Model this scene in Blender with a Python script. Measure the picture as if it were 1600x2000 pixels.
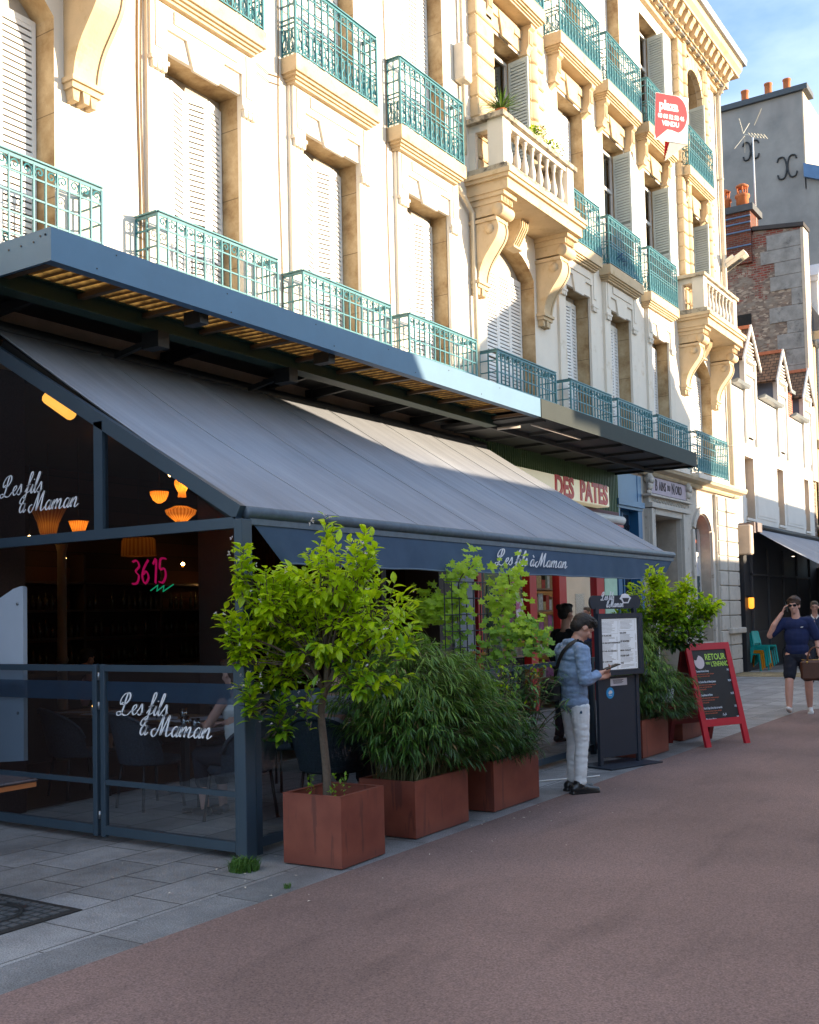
import bpy, math, random
from mathutils import Vector, Matrix, noise
R = math.radians
SC = bpy.context.scene
COL = SC.collection
for o in list(bpy.data.objects): bpy.data.objects.remove(o)

# ---------------------------------------------------------------- camera
def make_camera():
    yaw, pitch, roll = 5.77378964e-01, 4.99066749e-02, -2.30406019e-02
    cy, sy = math.cos(yaw), math.sin(yaw)
    F = Vector((-sy*math.cos(pitch), cy*math.cos(pitch), math.sin(pitch)))
    Rt = Vector((cy, sy, 0)); U = Rt.cross(F)
    X = Rt*math.cos(roll) + U*math.sin(roll); Y = -Rt*math.sin(roll) + U*math.cos(roll)
    cd = bpy.data.cameras.new('camera'); co = bpy.data.objects.new('camera', cd); COL.objects.link(co)
    cd.sensor_fit = 'VERTICAL'; cd.sensor_height = 36.0; cd.lens = 2100.3/2000*36
    cd.shift_y = 97.88/2000; cd.clip_end = 600; cd.clip_start = .05
    m = Matrix.Identity(4)
    for i, a in enumerate((X, Y, -F)):
        for j in range(3): m[j][i] = a[j]
    m.translation = (0, 0, 1.70)
    co.matrix_world = m
    cd.dof.use_dof = False
    SC.camera = co
make_camera()

# ---------------------------------------------------------------- light
SUN = Vector((1.0, .50, .105)).normalized()          # direction towards the sun
elev = math.asin(SUN.z)
W = bpy.data.worlds.new('World'); SC.world = W; W.use_nodes = True
nt = W.node_tree; nt.nodes.clear()
sky = nt.nodes.new('ShaderNodeTexSky'); sky.sky_type = 'NISHITA'; sky.sun_disc = False
sky.sun_elevation = elev; sky.sun_rotation = math.atan2(SUN.x, SUN.y)
sky.air_density = .9; sky.dust_density = .4; sky.ozone_density = 2.2; sky.altitude = 300
bg = nt.nodes.new('ShaderNodeBackground'); bg.inputs[1].default_value = .15
wo = nt.nodes.new('ShaderNodeOutputWorld')
# thin high cloud veil mixed into the sky
tc = nt.nodes.new('ShaderNodeTexCoord'); mp = nt.nodes.new('ShaderNodeMapping'); mp.inputs['Scale'].default_value = (1.2, 1.2, 3.0)
nz = nt.nodes.new('ShaderNodeTexNoise'); nz.inputs['Scale'].default_value = 2.3; nz.inputs['Detail'].default_value = 7; nz.inputs['Roughness'].default_value = .55
cr = nt.nodes.new('ShaderNodeValToRGB'); cr.color_ramp.elements[0].position = .30; cr.color_ramp.elements[1].position = .72
cr.color_ramp.elements[1].color = (.75, .75, .75, 1)
mx = nt.nodes.new('ShaderNodeMix'); mx.data_type = 'RGBA'
mx.inputs[7].default_value = (2.7, 3.0, 3.7, 1)
nt.links.new(tc.outputs['Generated'], mp.inputs[0]); nt.links.new(mp.outputs[0], nz.inputs[0]); nt.links.new(nz.outputs[0], cr.inputs[0])
nt.links.new(cr.outputs[0], mx.inputs[0]); nt.links.new(sky.outputs[0], mx.inputs[6])
nt.links.new(mx.outputs[2], bg.inputs[0]); nt.links.new(bg.outputs[0], wo.inputs[0])
sl = bpy.data.lights.new('sun', 'SUN'); sl.energy = 3.3; sl.angle = R(.5); sl.color = (1.0, .82, .59)
so = bpy.data.objects.new('sun', sl); COL.objects.link(so)
so.rotation_euler = (-SUN).to_track_quat('-Z', 'Y').to_euler(); so.location = (30, 24, 30)
SC.view_settings.view_transform = 'Standard'; SC.view_settings.look = 'None'
SC.view_settings.exposure = 2.1; SC.view_settings.gamma = 1; SC.view_settings.use_curve_mapping = False
SC.render.engine = 'CYCLES'
SC.cycles.max_bounces = 7; SC.cycles.diffuse_bounces = 4; SC.cycles.transparent_max_bounces = 12
SC.cycles.use_denoising = True
SC.cycles.caustics_reflective = False; SC.cycles.caustics_refractive = False

# ---------------------------------------------------------------- materials
MATS = {}
def M(name, col, rough=.6, metal=0., var=.12, vs=3., bump=0., bs=40., spec=.5, col2=None, c2t=(.5, .62), emit=None, es=0.,
      alpha=1., transl=0., vs2=None, coat=0.):
    if name in MATS: return MATS[name]
    m = bpy.data.materials.new(name); m.use_nodes = True; n = m.node_tree; b = n.nodes['Principled BSDF']; L = n.links.new
    tc = n.nodes.new('ShaderNodeTexCoord')
    b.inputs['Roughness'].default_value = rough; b.inputs['Metallic'].default_value = metal
    b.inputs['Specular IOR Level'].default_value = spec; b.inputs['Coat Weight'].default_value = coat
    c = n.nodes.new('ShaderNodeMix'); c.data_type = 'RGBA'
    c.inputs[6].default_value = tuple(x*(1-var) for x in col)+(1,); c.inputs[7].default_value = tuple(min(1, x*(1+var)) for x in col)+(1,)
    nz = n.nodes.new('ShaderNodeTexNoise'); nz.inputs['Scale'].default_value = vs; nz.inputs['Detail'].default_value = 6; nz.inputs['Roughness'].default_value = .65
    L(tc.outputs['Object'], nz.inputs[0])
    mr = n.nodes.new('ShaderNodeMapRange'); mr.inputs[1].default_value = .3; mr.inputs[2].default_value = .7
    L(nz.outputs[0], mr.inputs[0]); L(mr.outputs[0], c.inputs[0])
    out = c.outputs[2]
    if col2:
        n2 = n.nodes.new('ShaderNodeTexNoise'); n2.inputs['Scale'].default_value = vs2 or vs*.6; n2.inputs['Detail'].default_value = 8; n2.inputs['Roughness'].default_value = .7
        mp = n.nodes.new('ShaderNodeMapping'); mp.inputs['Location'].default_value = (3.3, 7.1, 1.7)
        L(tc.outputs['Object'], mp.inputs[0]); L(mp.outputs[0], n2.inputs[0])
        r2 = n.nodes.new('ShaderNodeMapRange'); r2.inputs[1].default_value = c2t[0]; r2.inputs[2].default_value = c2t[1]
        L(n2.outputs[0], r2.inputs[0])
        d = n.nodes.new('ShaderNodeMix'); d.data_type = 'RGBA'; L(r2.outputs[0], d.inputs[0]); L(out, d.inputs[6]); d.inputs[7].default_value = tuple(col2)+(1,)
        out = d.outputs[2]
    L(out, b.inputs['Base Color'])
    if bump:
        bn = n.nodes.new('ShaderNodeTexNoise'); bn.inputs['Scale'].default_value = bs; bn.inputs['Detail'].default_value = 5
        L(tc.outputs['Object'], bn.inputs[0])
        bp = n.nodes.new('ShaderNodeBump'); bp.inputs['Strength'].default_value = bump; bp.inputs['Distance'].default_value = .01
        L(bn.outputs[0], bp.inputs['Height']); L(bp.outputs[0], b.inputs['Normal'])
    if emit: b.inputs['Emission Color'].default_value = tuple(emit)+(1,); b.inputs['Emission Strength'].default_value = es
    b.inputs['Alpha'].default_value = alpha
    if transl:
        t = n.nodes.new('ShaderNodeBsdfTranslucent'); mxs = n.nodes.new('ShaderNodeMixShader'); mxs.inputs[0].default_value = transl
        L(out, t.inputs[0]); o = n.nodes['Material Output']; L(b.outputs[0], mxs.inputs[1]); L(t.outputs[0], mxs.inputs[2]); L(mxs.outputs[0], o.inputs[0])
    MATS[name] = m; return m
def glass(name, tint=(.8, .9, 1), refl=.12, rough=.02):
    """thin sheet glass: see-through with a fresnel mirror layer"""
    if name in MATS: return MATS[name]
    m = bpy.data.materials.new(name); m.use_nodes = True; n = m.node_tree; n.nodes.clear(); L = n.links.new
    o = n.nodes.new('ShaderNodeOutputMaterial'); t = n.nodes.new('ShaderNodeBsdfTransparent'); g = n.nodes.new('ShaderNodeBsdfGlossy')
    t.inputs[0].default_value = tuple(tint)+(1,); g.inputs['Roughness'].default_value = rough; g.inputs[0].default_value = (1, 1, 1, 1)
    f = n.nodes.new('ShaderNodeFresnel'); f.inputs[0].default_value = 1.45
    a = n.nodes.new('ShaderNodeMath'); a.operation = 'MULTIPLY_ADD'; a.inputs[1].default_value = .9; a.inputs[2].default_value = refl*.5
    L(f.outputs[0], a.inputs[0])
    x = n.nodes.new('ShaderNodeMixShader'); L(a.outputs[0], x.inputs[0]); L(t.outputs[0], x.inputs[1]); L(g.outputs[0], x.inputs[2]); L(x.outputs[0], o.inputs[0])
    MATS[name] = m; return m
def tex_mat(name, build, rough=.8, spec=.4):
    """material whose colour / height come from build(nodes, link, coord) -> (colour socket, height socket or None)"""
    if name in MATS: return MATS[name]
    m = bpy.data.materials.new(name); m.use_nodes = True; n = m.node_tree; b = n.nodes['Principled BSDF']; L = n.links.new
    tc = n.nodes.new('ShaderNodeTexCoord'); b.inputs['Roughness'].default_value = rough; b.inputs['Specular IOR Level'].default_value = spec
    c, h, bs = build(n.nodes, L, tc.outputs['Object'])
    L(c, b.inputs['Base Color'])
    if h is not None:
        bp = n.nodes.new('ShaderNodeBump'); bp.inputs['Strength'].default_value = bs; bp.inputs['Distance'].default_value = .01
        L(h, bp.inputs['Height']); L(bp.outputs[0], b.inputs['Normal'])
    MATS[name] = m; return m
def N(nodes, kind, **kw):
    x = nodes.new(kind)
    for k, v in kw.items():
        if k.startswith('i_'): x.inputs[k[2:]].default_value = v
        else: setattr(x, k, v)
    return x

# ---------------------------------------------------------------- mesh helpers
class MB:
    def __init__(s): s.v = []; s.f = []; s.mi = []; s.sm = []; s.mat = 0; s.smooth = False
    def add(s, vs, fs):
        b = len(s.v); s.v += [tuple(v) for v in vs]
        for f in fs: s.f.append(tuple(b+i for i in f)); s.mi.append(s.mat); s.sm.append(s.smooth)
        return s
    def box(s, x0, x1, y0, y1, z0, z1):
        return s.add([(x0,y0,z0),(x1,y0,z0),(x1,y1,z0),(x0,y1,z0),(x0,y0,z1),(x1,y0,z1),(x1,y1,z1),(x0,y1,z1)],
              [(3,2,1,0),(4,5,6,7),(0,1,5,4),(1,2,6,5),(2,3,7,6),(3,0,4,7)])
    def bbox(s, x0, x1, y0, y1, z0, z1, b=.01):
        """box with chamfered vertical and top edges"""
        def ring(x0,x1,y0,y1,z,c): return [(x0+c,y0,z),(x1-c,y0,z),(x1,y0+c,z),(x1,y1-c,z),(x1-c,y1,z),(x0+c,y1,z),(x0,y1-c,z),(x0,y0+c,z)]
        vs = ring(x0+b,x1-b,y0+b,y1-b,z0,b)+ring(x0,x1,y0,y1,z0+b,b)+ring(x0,x1,y0,y1,z1-b,b)+ring(x0+b,x1-b,y0+b,y1-b,z1,b)
        fs = [tuple(range(7,-1,-1)), tuple(range(24,32))]
        for k in range(3):
            for i in range(8): fs.append((k*8+i, k*8+(i+1)%8, k*8+8+(i+1)%8, k*8+8+i))
        return s.add(vs, fs)
    def obox(s, c, size, rot):
        hx, hy, hz = size[0]/2, size[1]/2, size[2]/2
        vs = [Vector(c)+rot@Vector((x*hx,y*hy,z*hz)) for z in (-1,1) for x,y in ((-1,-1),(1,-1),(1,1),(-1,1))]
        return s.add(vs, [(3,2,1,0),(4,5,6,7),(0,1,5,4),(1,2,6,5),(2,3,7,6),(3,0,4,7)])
    def beam(s, p, q, w, h, up=(0,0,1)):
        p = Vector(p); q = Vector(q); d = (q-p).normalized(); u = Vector(up)
        r = d.cross(u)
        if r.length < 1e-4: r = d.cross(Vector((1,0,0)))
        r.normalize(); u = r.cross(d)
        vs = []
        for c in (p, q):
            for a, b in ((-1,-1),(1,-1),(1,1),(-1,1)): vs.append(c+r*(a*w/2)+u*(b*h/2))
        return s.add(vs, [(3,2,1,0),(4,5,6,7),(0,1,5,4),(1,2,6,5),(2,3,7,6),(3,0,4,7)])
    def tube(s, pts, r, n=6, closed=False, caps=True):
        pts = [Vector(p) for p in pts]; m = len(pts); rs = r if isinstance(r, (list, tuple)) else [r]*m
        vs = []; prev = None
        for i, p in enumerate(pts):
            if closed: d = pts[(i+1) % m]-pts[i-1]
            else: d = pts[min(i+1, m-1)]-pts[max(i-1, 0)]
            if d.length < 1e-9: d = Vector((0,0,1))
            d.normalize()
            if prev is None:
                a = Vector((0,0,1)) if abs(d.z) < .9 else Vector((1,0,0)); u = d.cross(a).normalized()
            else:
                u = prev-d*prev.dot(d)
                if u.length < 1e-6: u = d.cross(Vector((1,0,.3)))
                u.normalize()
            prev = u; w = d.cross(u)
            for k in range(n):
                t = 2*math.pi*k/n; vs.append(p+(u*math.cos(t)+w*math.sin(t))*rs[i])
        fs = []
        for i in range(m if closed else m-1):
            j = (i+1) % m
            for k in range(n): fs.append((i*n+k, i*n+(k+1)%n, j*n+(k+1)%n, j*n+k))
        if caps and not closed: fs.append(tuple(range(n-1,-1,-1))); fs.append(tuple(range((m-1)*n, m*n)))
        return s.add(vs, fs)
    def lathe(s, prof, c, n=16, axis=2):
        vs = []; m = len(prof)
        for r, h in prof:
            for k in range(n):
                t = 2*math.pi*k/n; a, b = r*math.cos(t), r*math.sin(t)
                p = (a, b, h) if axis == 2 else ((h, a, b) if axis == 0 else (b, h, a))
                vs.append((c[0]+p[0], c[1]+p[1], c[2]+p[2]))
        fs = []
        for i in range(m-1):
            for k in range(n): fs.append((i*n+k, i*n+(k+1)%n, (i+1)*n+(k+1)%n, (i+1)*n+k))
        fs.append(tuple(range(n-1,-1,-1))); fs.append(tuple(range((m-1)*n, m*n)))
        return s.add(vs, fs)
    def prism(s, poly, d0, d1, ax='x'):
        """poly in the other two axes (x: (y,z), y: (x,z), z: (x,y)) extruded from d0 to d1"""
        n = len(poly)
        def P(a, b, d): return (d,a,b) if ax == 'x' else ((a,d,b) if ax == 'y' else (a,b,d))
        vs = [P(a,b,d0) for a,b in poly]+[P(a,b,d1) for a,b in poly]
        fs = [tuple(range(n-1,-1,-1)), tuple(range(n,2*n))]+[(i,(i+1)%n,n+(i+1)%n,n+i) for i in range(n)]
        return s.add(vs, fs)
    def grid(s, fn, nu, nv):
        vs = [fn(i/nu, j/nv) for j in range(nv+1) for i in range(nu+1)]
        return s.add(vs, [(j*(nu+1)+i, j*(nu+1)+i+1, (j+1)*(nu+1)+i+1, (j+1)*(nu+1)+i) for j in range(nv) for i in range(nu)])
    def quad(s, a, b, c, d): return s.add([a,b,c,d], [(0,1,2,3)])
    def xf(s, m):
        s.v = [tuple(m@Vector(v)) for v in s.v]; return s
def mesh_of(name, mb, mats, fix=True):
    me = bpy.data.meshes.new(name); me.from_pydata(mb.v, [], mb.f)
    for m in (mats if isinstance(mats, (list, tuple)) else [mats]): me.materials.append(m)
    me.polygons.foreach_set('material_index', mb.mi); me.polygons.foreach_set('use_smooth', mb.sm)
    if fix:
        import bmesh
        bm = bmesh.new(); bm.from_mesh(me); bmesh.ops.recalc_face_normals(bm, faces=bm.faces); bm.to_mesh(me); bm.free()
    me.update(); return me
def thing(name, label, cat, loc=(0,0,0), rz=0, group=None, kind=None):
    o = bpy.data.objects.new(name, None); o.empty_display_size = .2; COL.objects.link(o); o.location = loc; o.rotation_euler = (0,0,rz)
    return tag(o, label, cat, group, kind)
def tag(o, label=None, cat=None, group=None, kind=None):
    if label: o['label'] = label
    if cat: o['category'] = cat
    if group: o['group'] = group
    if kind: o['kind'] = kind
    return o
def root_matrix(p):
    m = Matrix.Identity(4)
    while p is not None: m = p.matrix_basis @ m; p = p.parent
    return m
SPLIT = {'fluted_bracket','head_board','dark_pier','bracket','window','purlin','wall_panel','gutter','seam','folding_arm','post','chimney_pot','wall_anchor','iron_strap','poster','column','sill','ceiling_light','step','shop_glass','hinge','bolt','pale_pier','foot','shelf_board','dormer_window','granite_pier','downpipe','wall_cable','shop_panel','carved_console'}
def islands(mb, gap=.02):
    """groups of faces whose loose pieces touch each other"""
    par = list(range(len(mb.v)))
    def find(a):
        while par[a] != a: par[a] = par[par[a]]; a = par[a]
        return a
    for f in mb.f:
        a = find(f[0])
        for i in f[1:]:
            b = find(i)
            if a != b: par[b] = a
    box = {}
    for i, v in enumerate(mb.v):
        r = find(i); b = box.setdefault(r, [list(v), list(v)])
        for k in range(3): b[0][k] = min(b[0][k], v[k]); b[1][k] = max(b[1][k], v[k])
    keys = list(box); grp = {k: k for k in keys}
    def g(a):
        while grp[a] != a: a = grp[a]
        return a
    for i, a in enumerate(keys):
        for b in keys[i+1:]:
            A, Bx = box[a], box[b]
            if all(A[0][k]-gap <= Bx[1][k] and Bx[0][k]-gap <= A[1][k] for k in range(3)):
                ra, rb = g(a), g(b)
                if ra != rb: grp[rb] = ra
    out = {}
    for fi, f in enumerate(mb.f): out.setdefault(g(find(f[0])), []).append(fi)
    res = []
    for fs in out.values():
        m = MB(); mp = {}
        for fi in fs:
            nf = []
            for i in mb.f[fi]:
                if i not in mp: mp[i] = len(m.v); m.v.append(mb.v[i])
                nf.append(mp[i])
            m.f.append(tuple(nf)); m.mi.append(mb.mi[fi]); m.sm.append(mb.sm[fi])
        res.append(m)
    return res
def obj(name, mb, mats, parent=None, world=True, label=None, fix=True, origin=None):
    if name in SPLIT and parent is not None:
        ps = islands(mb)
        if len(ps) > 1:
            os_ = [obj1(name, m, mats, parent, world, label, fix, origin) for m in ps]
            return os_[0]
    return obj1(name, mb, mats, parent, world, label, fix, origin)
def obj1(name, mb, mats, parent=None, world=True, label=None, fix=True, origin=None):
    """link as one mesh object; world=True: mb holds world coordinates and is moved into the parent's space"""
    if parent is not None and world:
        mb.xf(root_matrix(parent).inverted())
    elif parent is None and origin is not None:
        mb.xf(Matrix.Translation(-Vector(origin)))
    me = mesh_of(name, mb, mats, fix); o = bpy.data.objects.new(name, me); COL.objects.link(o)
    if parent is not None: o.parent = parent
    elif origin is not None: o.location = origin
    if label: o['label'] = label
    return o
def dup(root, loc=None, rz=None, label=None, group=None, parent=None):
    r = root.copy(); COL.objects.link(r)
    if loc is not None: r.location = loc
    if rz is not None: r.rotation_euler = (0,0,rz)
    if label: r['label'] = label
    if group: r['group'] = group
    if parent is not None: r.parent = parent
    for ch in [c for c in bpy.data.objects if c.parent == root]:
        c = ch.copy(); COL.objects.link(c); c.parent = r
        for g in [c2 for c2 in bpy.data.objects if c2.parent == ch]:
            d = g.copy(); COL.objects.link(d); d.parent = c
    return r
# text ---------------------------------------------------------------
FX = Matrix(((0,0,1,0),(1,0,0,0),(0,1,0,0),(0,0,0,1)))     # text lying on a wall that faces +X (reads along +Y)
FY = Matrix(((1,0,0,0),(0,0,-1,0),(0,1,0,0),(0,0,0,1)))    # text on a wall facing -Y
def text_mb(s, size, depth=.004, bold=0., align='CENTER', space=1., xs=1.):
    c = bpy.data.curves.new('t', 'FONT'); c.body = s; c.size = size; c.extrude = depth; c.offset = bold; c.align_x = align; c.align_y = 'CENTER'
    c.space_character = space; c.space_line = 1.0; c.resolution_u = 3
    o = bpy.data.objects.new('t', c); COL.objects.link(o); bpy.context.view_layer.update()
    me = bpy.data.meshes.new_from_object(o.evaluated_get(bpy.context.evaluated_depsgraph_get()))
    mb = MB(); mb.add([(v.co.x*xs, v.co.y, v.co.z) for v in me.vertices], [tuple(p.vertices) for p in me.polygons])
    bpy.data.objects.remove(o); bpy.data.curves.remove(c); bpy.data.meshes.remove(me)
    return mb
def put(mb, m4, loc): return mb.xf(Matrix.Translation(loc) @ m4)
def join(mb, other, mat=None):
    b = len(mb.v); mb.v += other.v
    for f, mi, sm in zip(other.f, other.mi, other.sm): mb.f.append(tuple(b+i for i in f)); mb.mi.append(mi if mat is None else mat); mb.sm.append(sm)
    return mb
# brush script lettering ------------------------------------------------
def cat_rom(p, n=6):
    out = []
    for i in range(len(p)-1):
        a, b, c, d = p[max(i-1,0)], p[i], p[i+1], p[min(i+2, len(p)-1)]
        for k in range(n):
            t = k/n
            out.append(tuple(.5*((2*b[j])+(-a[j]+c[j])*t+(2*a[j]-5*b[j]+4*c[j]-d[j])*t*t+(-a[j]+3*b[j]-3*c[j]+d[j])*t**3) for j in range(len(b))))
    out.append(tuple(p[-1])); return out
GL = {
 'L': (1.35, [[(.25,1.25),(0,1.0),(-.05,1.5),(.3,2.1),(.8,2.2),(.95,1.7),(.6,1.1),(.2,1.0)], [(.62,2.25),(.5,1.5),(.38,.6),(.15,-.05),(-.2,-.1),(-.25,.2),(.1,.25),(.5,-.05),(.95,-.05),(1.3,.35)]]),
 'e': (.68, [[(-.05,.3),(.3,.5),(.5,.8),(.42,1.02),(.18,.85),(.1,.4),(.3,.02),(.55,.12),(.72,.35)]]),
 's': (.62, [[(-.05,.3),(.2,.7),(.38,1.12),(.48,.7),(.5,.25),(.3,-.02),(.08,.12)], [(.42,.08),(.65,.35)]]),
 'f': (.62, [[(-.1,.2),(.3,1.0),(.62,1.9),(.58,2.3),(.38,2.1),(.25,1.0),(.1,-.2),(-.15,-.95),(-.5,-1.0),(-.5,-.6),(-.1,-.15),(.6,.3)], [(.0,.85),(.55,1.0)]]),
 'i': (.45, [[(-.05,.3),(.2,.95),(.1,.3),(.22,0),(.45,.3)], [(.3,1.4),(.34,1.5)]]),
 'l': (.45, [[(-.05,.3),(.3,1.1),(.52,2.0),(.4,2.2),(.25,1.6),(.1,.4),(.22,0),(.45,.3)]]),
 'a': (.86, [[(.6,.85),(.38,1.02),(.1,.65),(.08,.18),(.3,0),(.52,.4),(.66,1.0),(.56,.25),(.68,0),(.88,.3)]]),
 'à': (.86, [[(.6,.85),(.38,1.02),(.1,.65),(.08,.18),(.3,0),(.52,.4),(.66,1.0),(.56,.25),(.68,0),(.88,.3)], [(.3,1.65),(.55,1.3)]]),
 'M': (1.75, [[(-.05,.75),(-.35,.55),(-.4,.15),(-.1,-.1),(.2,.4),(.45,1.4),(.62,2.1),(.62,1.2),(.6,.05),(.85,.9),(1.25,2.1),(1.22,1.2),(1.2,.2),(1.38,0),(1.7,.35)]]),
 'm': (1.5, [[(-.05,.3),(.18,1.0),(.12,.0)], [(.12,.25),(.48,1.0),(.62,.85),(.54,0)], [(.54,.25),(.92,1.0),(1.08,.8),(1.0,.15),(1.14,0),(1.5,.3)]]),
 'n': (1.05, [[(-.05,.3),(.18,1.0),(.12,.0)], [(.12,.25),(.50,1.0),(.66,.8),(.58,.15),(.72,0),(1.02,.3)]]),
 ' ': (.55, []),
}
def script_mb(lines, h, depth=.003, w=.14, grow=0.):
    """hand-lettered script; lines = [(text, x, y)] in x-height units, h = x-height in metres"""
    mb = MB(); mb.smooth = False
    for txt, x0, y0 in lines:
        x = x0
        for ch in txt:
            adv, strokes = GL[ch]
            for st in strokes:
                q = cat_rom([(x+a+b*.22, y0+b) for a, b in st], 5)
                L = []; Rr = []
                for i in range(len(q)):
                    a = q[max(i-1,0)]; b = q[min(i+1,len(q)-1)]; dx, dy = b[0]-a[0], b[1]-a[1]; l = math.hypot(dx,dy) or 1
                    dx /= l; dy /= l
                    t = w*(.38+.62*abs(dy*.9-dx*.25))/2*(1 if dy < .2 else .72)+grow
                    L.append((q[i][0]-dy*t, q[i][1]+dx*t)); Rr.append((q[i][0]+dy*t, q[i][1]-dx*t))
                n = len(q); vs = []
                for d in (0, depth):
                    vs += [(a*h,b*h,d) for a,b in L]+[(a*h,b*h,d) for a,b in Rr]
                fs = []
                for i in range(n-1):
                    fs += [(2*n+i,2*n+i+1,3*n+i+1,3*n+i),(i,n+i,n+i+1,i+1),(i,i+1,2*n+i+1,2*n+i),(n+i,3*n+i,3*n+i+1,n+i+1)]
                fs += [(0,2*n,3*n,n),(n-1,2*n-1,4*n-1,3*n-1)]
                mb.add(vs, fs)
            x += adv
    return mb
rnd = random.Random(7)
# ================================================================= GROUND
def road_tex(n, L, co):
    a = N(n, 'ShaderNodeTexNoise'); a.inputs['Scale'].default_value = 100; a.inputs['Detail'].default_value = 5; L(co, a.inputs[0])
    b = N(n, 'ShaderNodeTexNoise'); b.inputs['Scale'].default_value = .55; b.inputs['Detail'].default_value = 6; L(co, b.inputs[0])
    v = N(n, 'ShaderNodeTexVoronoi'); v.inputs['Scale'].default_value = 95; L(co, v.inputs[0])
    r = N(n, 'ShaderNodeValToRGB'); e = r.color_ramp.elements; e[0].position = .25; e[0].color = (.108,.069,.060,1); e[1].position = .75; e[1].color = (.32,.208,.178,1)
    L(a.outputs[0], r.inputs[0])
    r2 = N(n, 'ShaderNodeMapRange'); r2.inputs[1].default_value = .3; r2.inputs[2].default_value = .72; r2.inputs[3].default_value = .74; r2.inputs[4].default_value = 1.2; L(b.outputs[0], r2.inputs[0])
    m = N(n, 'ShaderNodeMix', data_type='RGBA', blend_type='MULTIPLY'); m.inputs[0].default_value = 1; L(r.outputs[0], m.inputs[6]); L(r2.outputs[0], m.inputs[7])
    # pale chips of stone in the asphalt
    st = N(n, 'ShaderNodeMath', operation='LESS_THAN'); st.inputs[1].default_value = .09; L(v.outputs['Distance'], st.inputs[0])
    w = N(n, 'ShaderNodeTexWhiteNoise'); L(v.outputs['Position'], w.inputs[0])
    g = N(n, 'ShaderNodeMath', operation='GREATER_THAN'); g.inputs[1].default_value = .62; L(w.outputs[0], g.inputs[0])
    k = N(n, 'ShaderNodeMath', operation='MULTIPLY'); L(st.outputs[0], k.inputs[0]); L(g.outputs[0], k.inputs[1])
    m2 = N(n, 'ShaderNodeMix', data_type='RGBA'); L(k.outputs[0], m2.inputs[0]); L(m.outputs[2], m2.inputs[6]); m2.inputs[7].default_value = (.55,.46,.40,1)
    # long faint darker patches where the surface is worn
    c = N(n, 'ShaderNodeTexNoise'); c.inputs['Scale'].default_value = 1.6; c.inputs['Detail'].default_value = 4
    mp = N(n, 'ShaderNodeMapping'); mp.inputs['Scale'].default_value = (2.2,.5,1); L(co, mp.inputs[0]); L(mp.outputs[0], c.inputs[0])
    r3 = N(n, 'ShaderNodeMapRange'); r3.inputs[1].default_value = .56; r3.inputs[2].default_value = .74; r3.inputs[3].default_value = 1; r3.inputs[4].default_value = .8; L(c.outputs[0], r3.inputs[0])
    m3 = N(n, 'ShaderNodeMix', data_type='RGBA', blend_type='MULTIPLY'); m3.inputs[0].default_value = 1; L(m2.outputs[2], m3.inputs[6]); L(r3.outputs[0], m3.inputs[7])
    # hairline cracks and a few dark oil spots
    ck = N(n, 'ShaderNodeTexVoronoi', feature='DISTANCE_TO_EDGE'); ck.inputs['Scale'].default_value = .55; ds = N(n, 'ShaderNodeTexNoise'); ds.inputs['Scale'].default_value = 3; ds.inputs['Detail'].default_value = 6; L(co, ds.inputs[0])
    mm = N(n, 'ShaderNodeMix', data_type='RGBA'); mm.inputs[0].default_value = .12; L(co, mm.inputs[6]); L(ds.outputs[1], mm.inputs[7]); L(mm.outputs[2], ck.inputs[0])
    cl = N(n, 'ShaderNodeMath', operation='LESS_THAN'); cl.inputs[1].default_value = .0028; L(ck.outputs['Distance'], cl.inputs[0])
    gate_ = N(n, 'ShaderNodeMapRange'); gate_.inputs[1].default_value = .52; gate_.inputs[2].default_value = .60; L(b.outputs[0], gate_.inputs[0]); cg = N(n, 'ShaderNodeMath', operation='MULTIPLY'); L(cl.outputs[0], cg.inputs[0]); L(gate_.outputs[0], cg.inputs[1])
    sp = N(n, 'ShaderNodeTexVoronoi'); sp.inputs['Scale'].default_value = 1.3; L(mm.outputs[2], sp.inputs[0]); sl_ = N(n, 'ShaderNodeMapRange'); sl_.inputs[1].default_value = .06; sl_.inputs[2].default_value = .02; sl_.inputs[4].default_value = .45; L(sp.outputs['Distance'], sl_.inputs[0])
    mxx = N(n, 'ShaderNodeMath', operation='MAXIMUM'); sc_ = N(n, 'ShaderNodeMath', operation='MULTIPLY'); sc_.inputs[1].default_value = .12; L(cg.outputs[0], sc_.inputs[0]); L(sc_.outputs[0], mxx.inputs[0]); L(sl_.outputs[0], mxx.inputs[1])
    m4 = N(n, 'ShaderNodeMix', data_type='RGBA'); L(mxx.outputs[0], m4.inputs[0]); L(m3.outputs[2], m4.inputs[6]); m4.inputs[7].default_value = (.035,.024,.022,1)
    return m4.outputs[2], a.outputs[0], .7
tex_mat('red_asphalt', road_tex, rough=.82, spec=.35)
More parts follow.
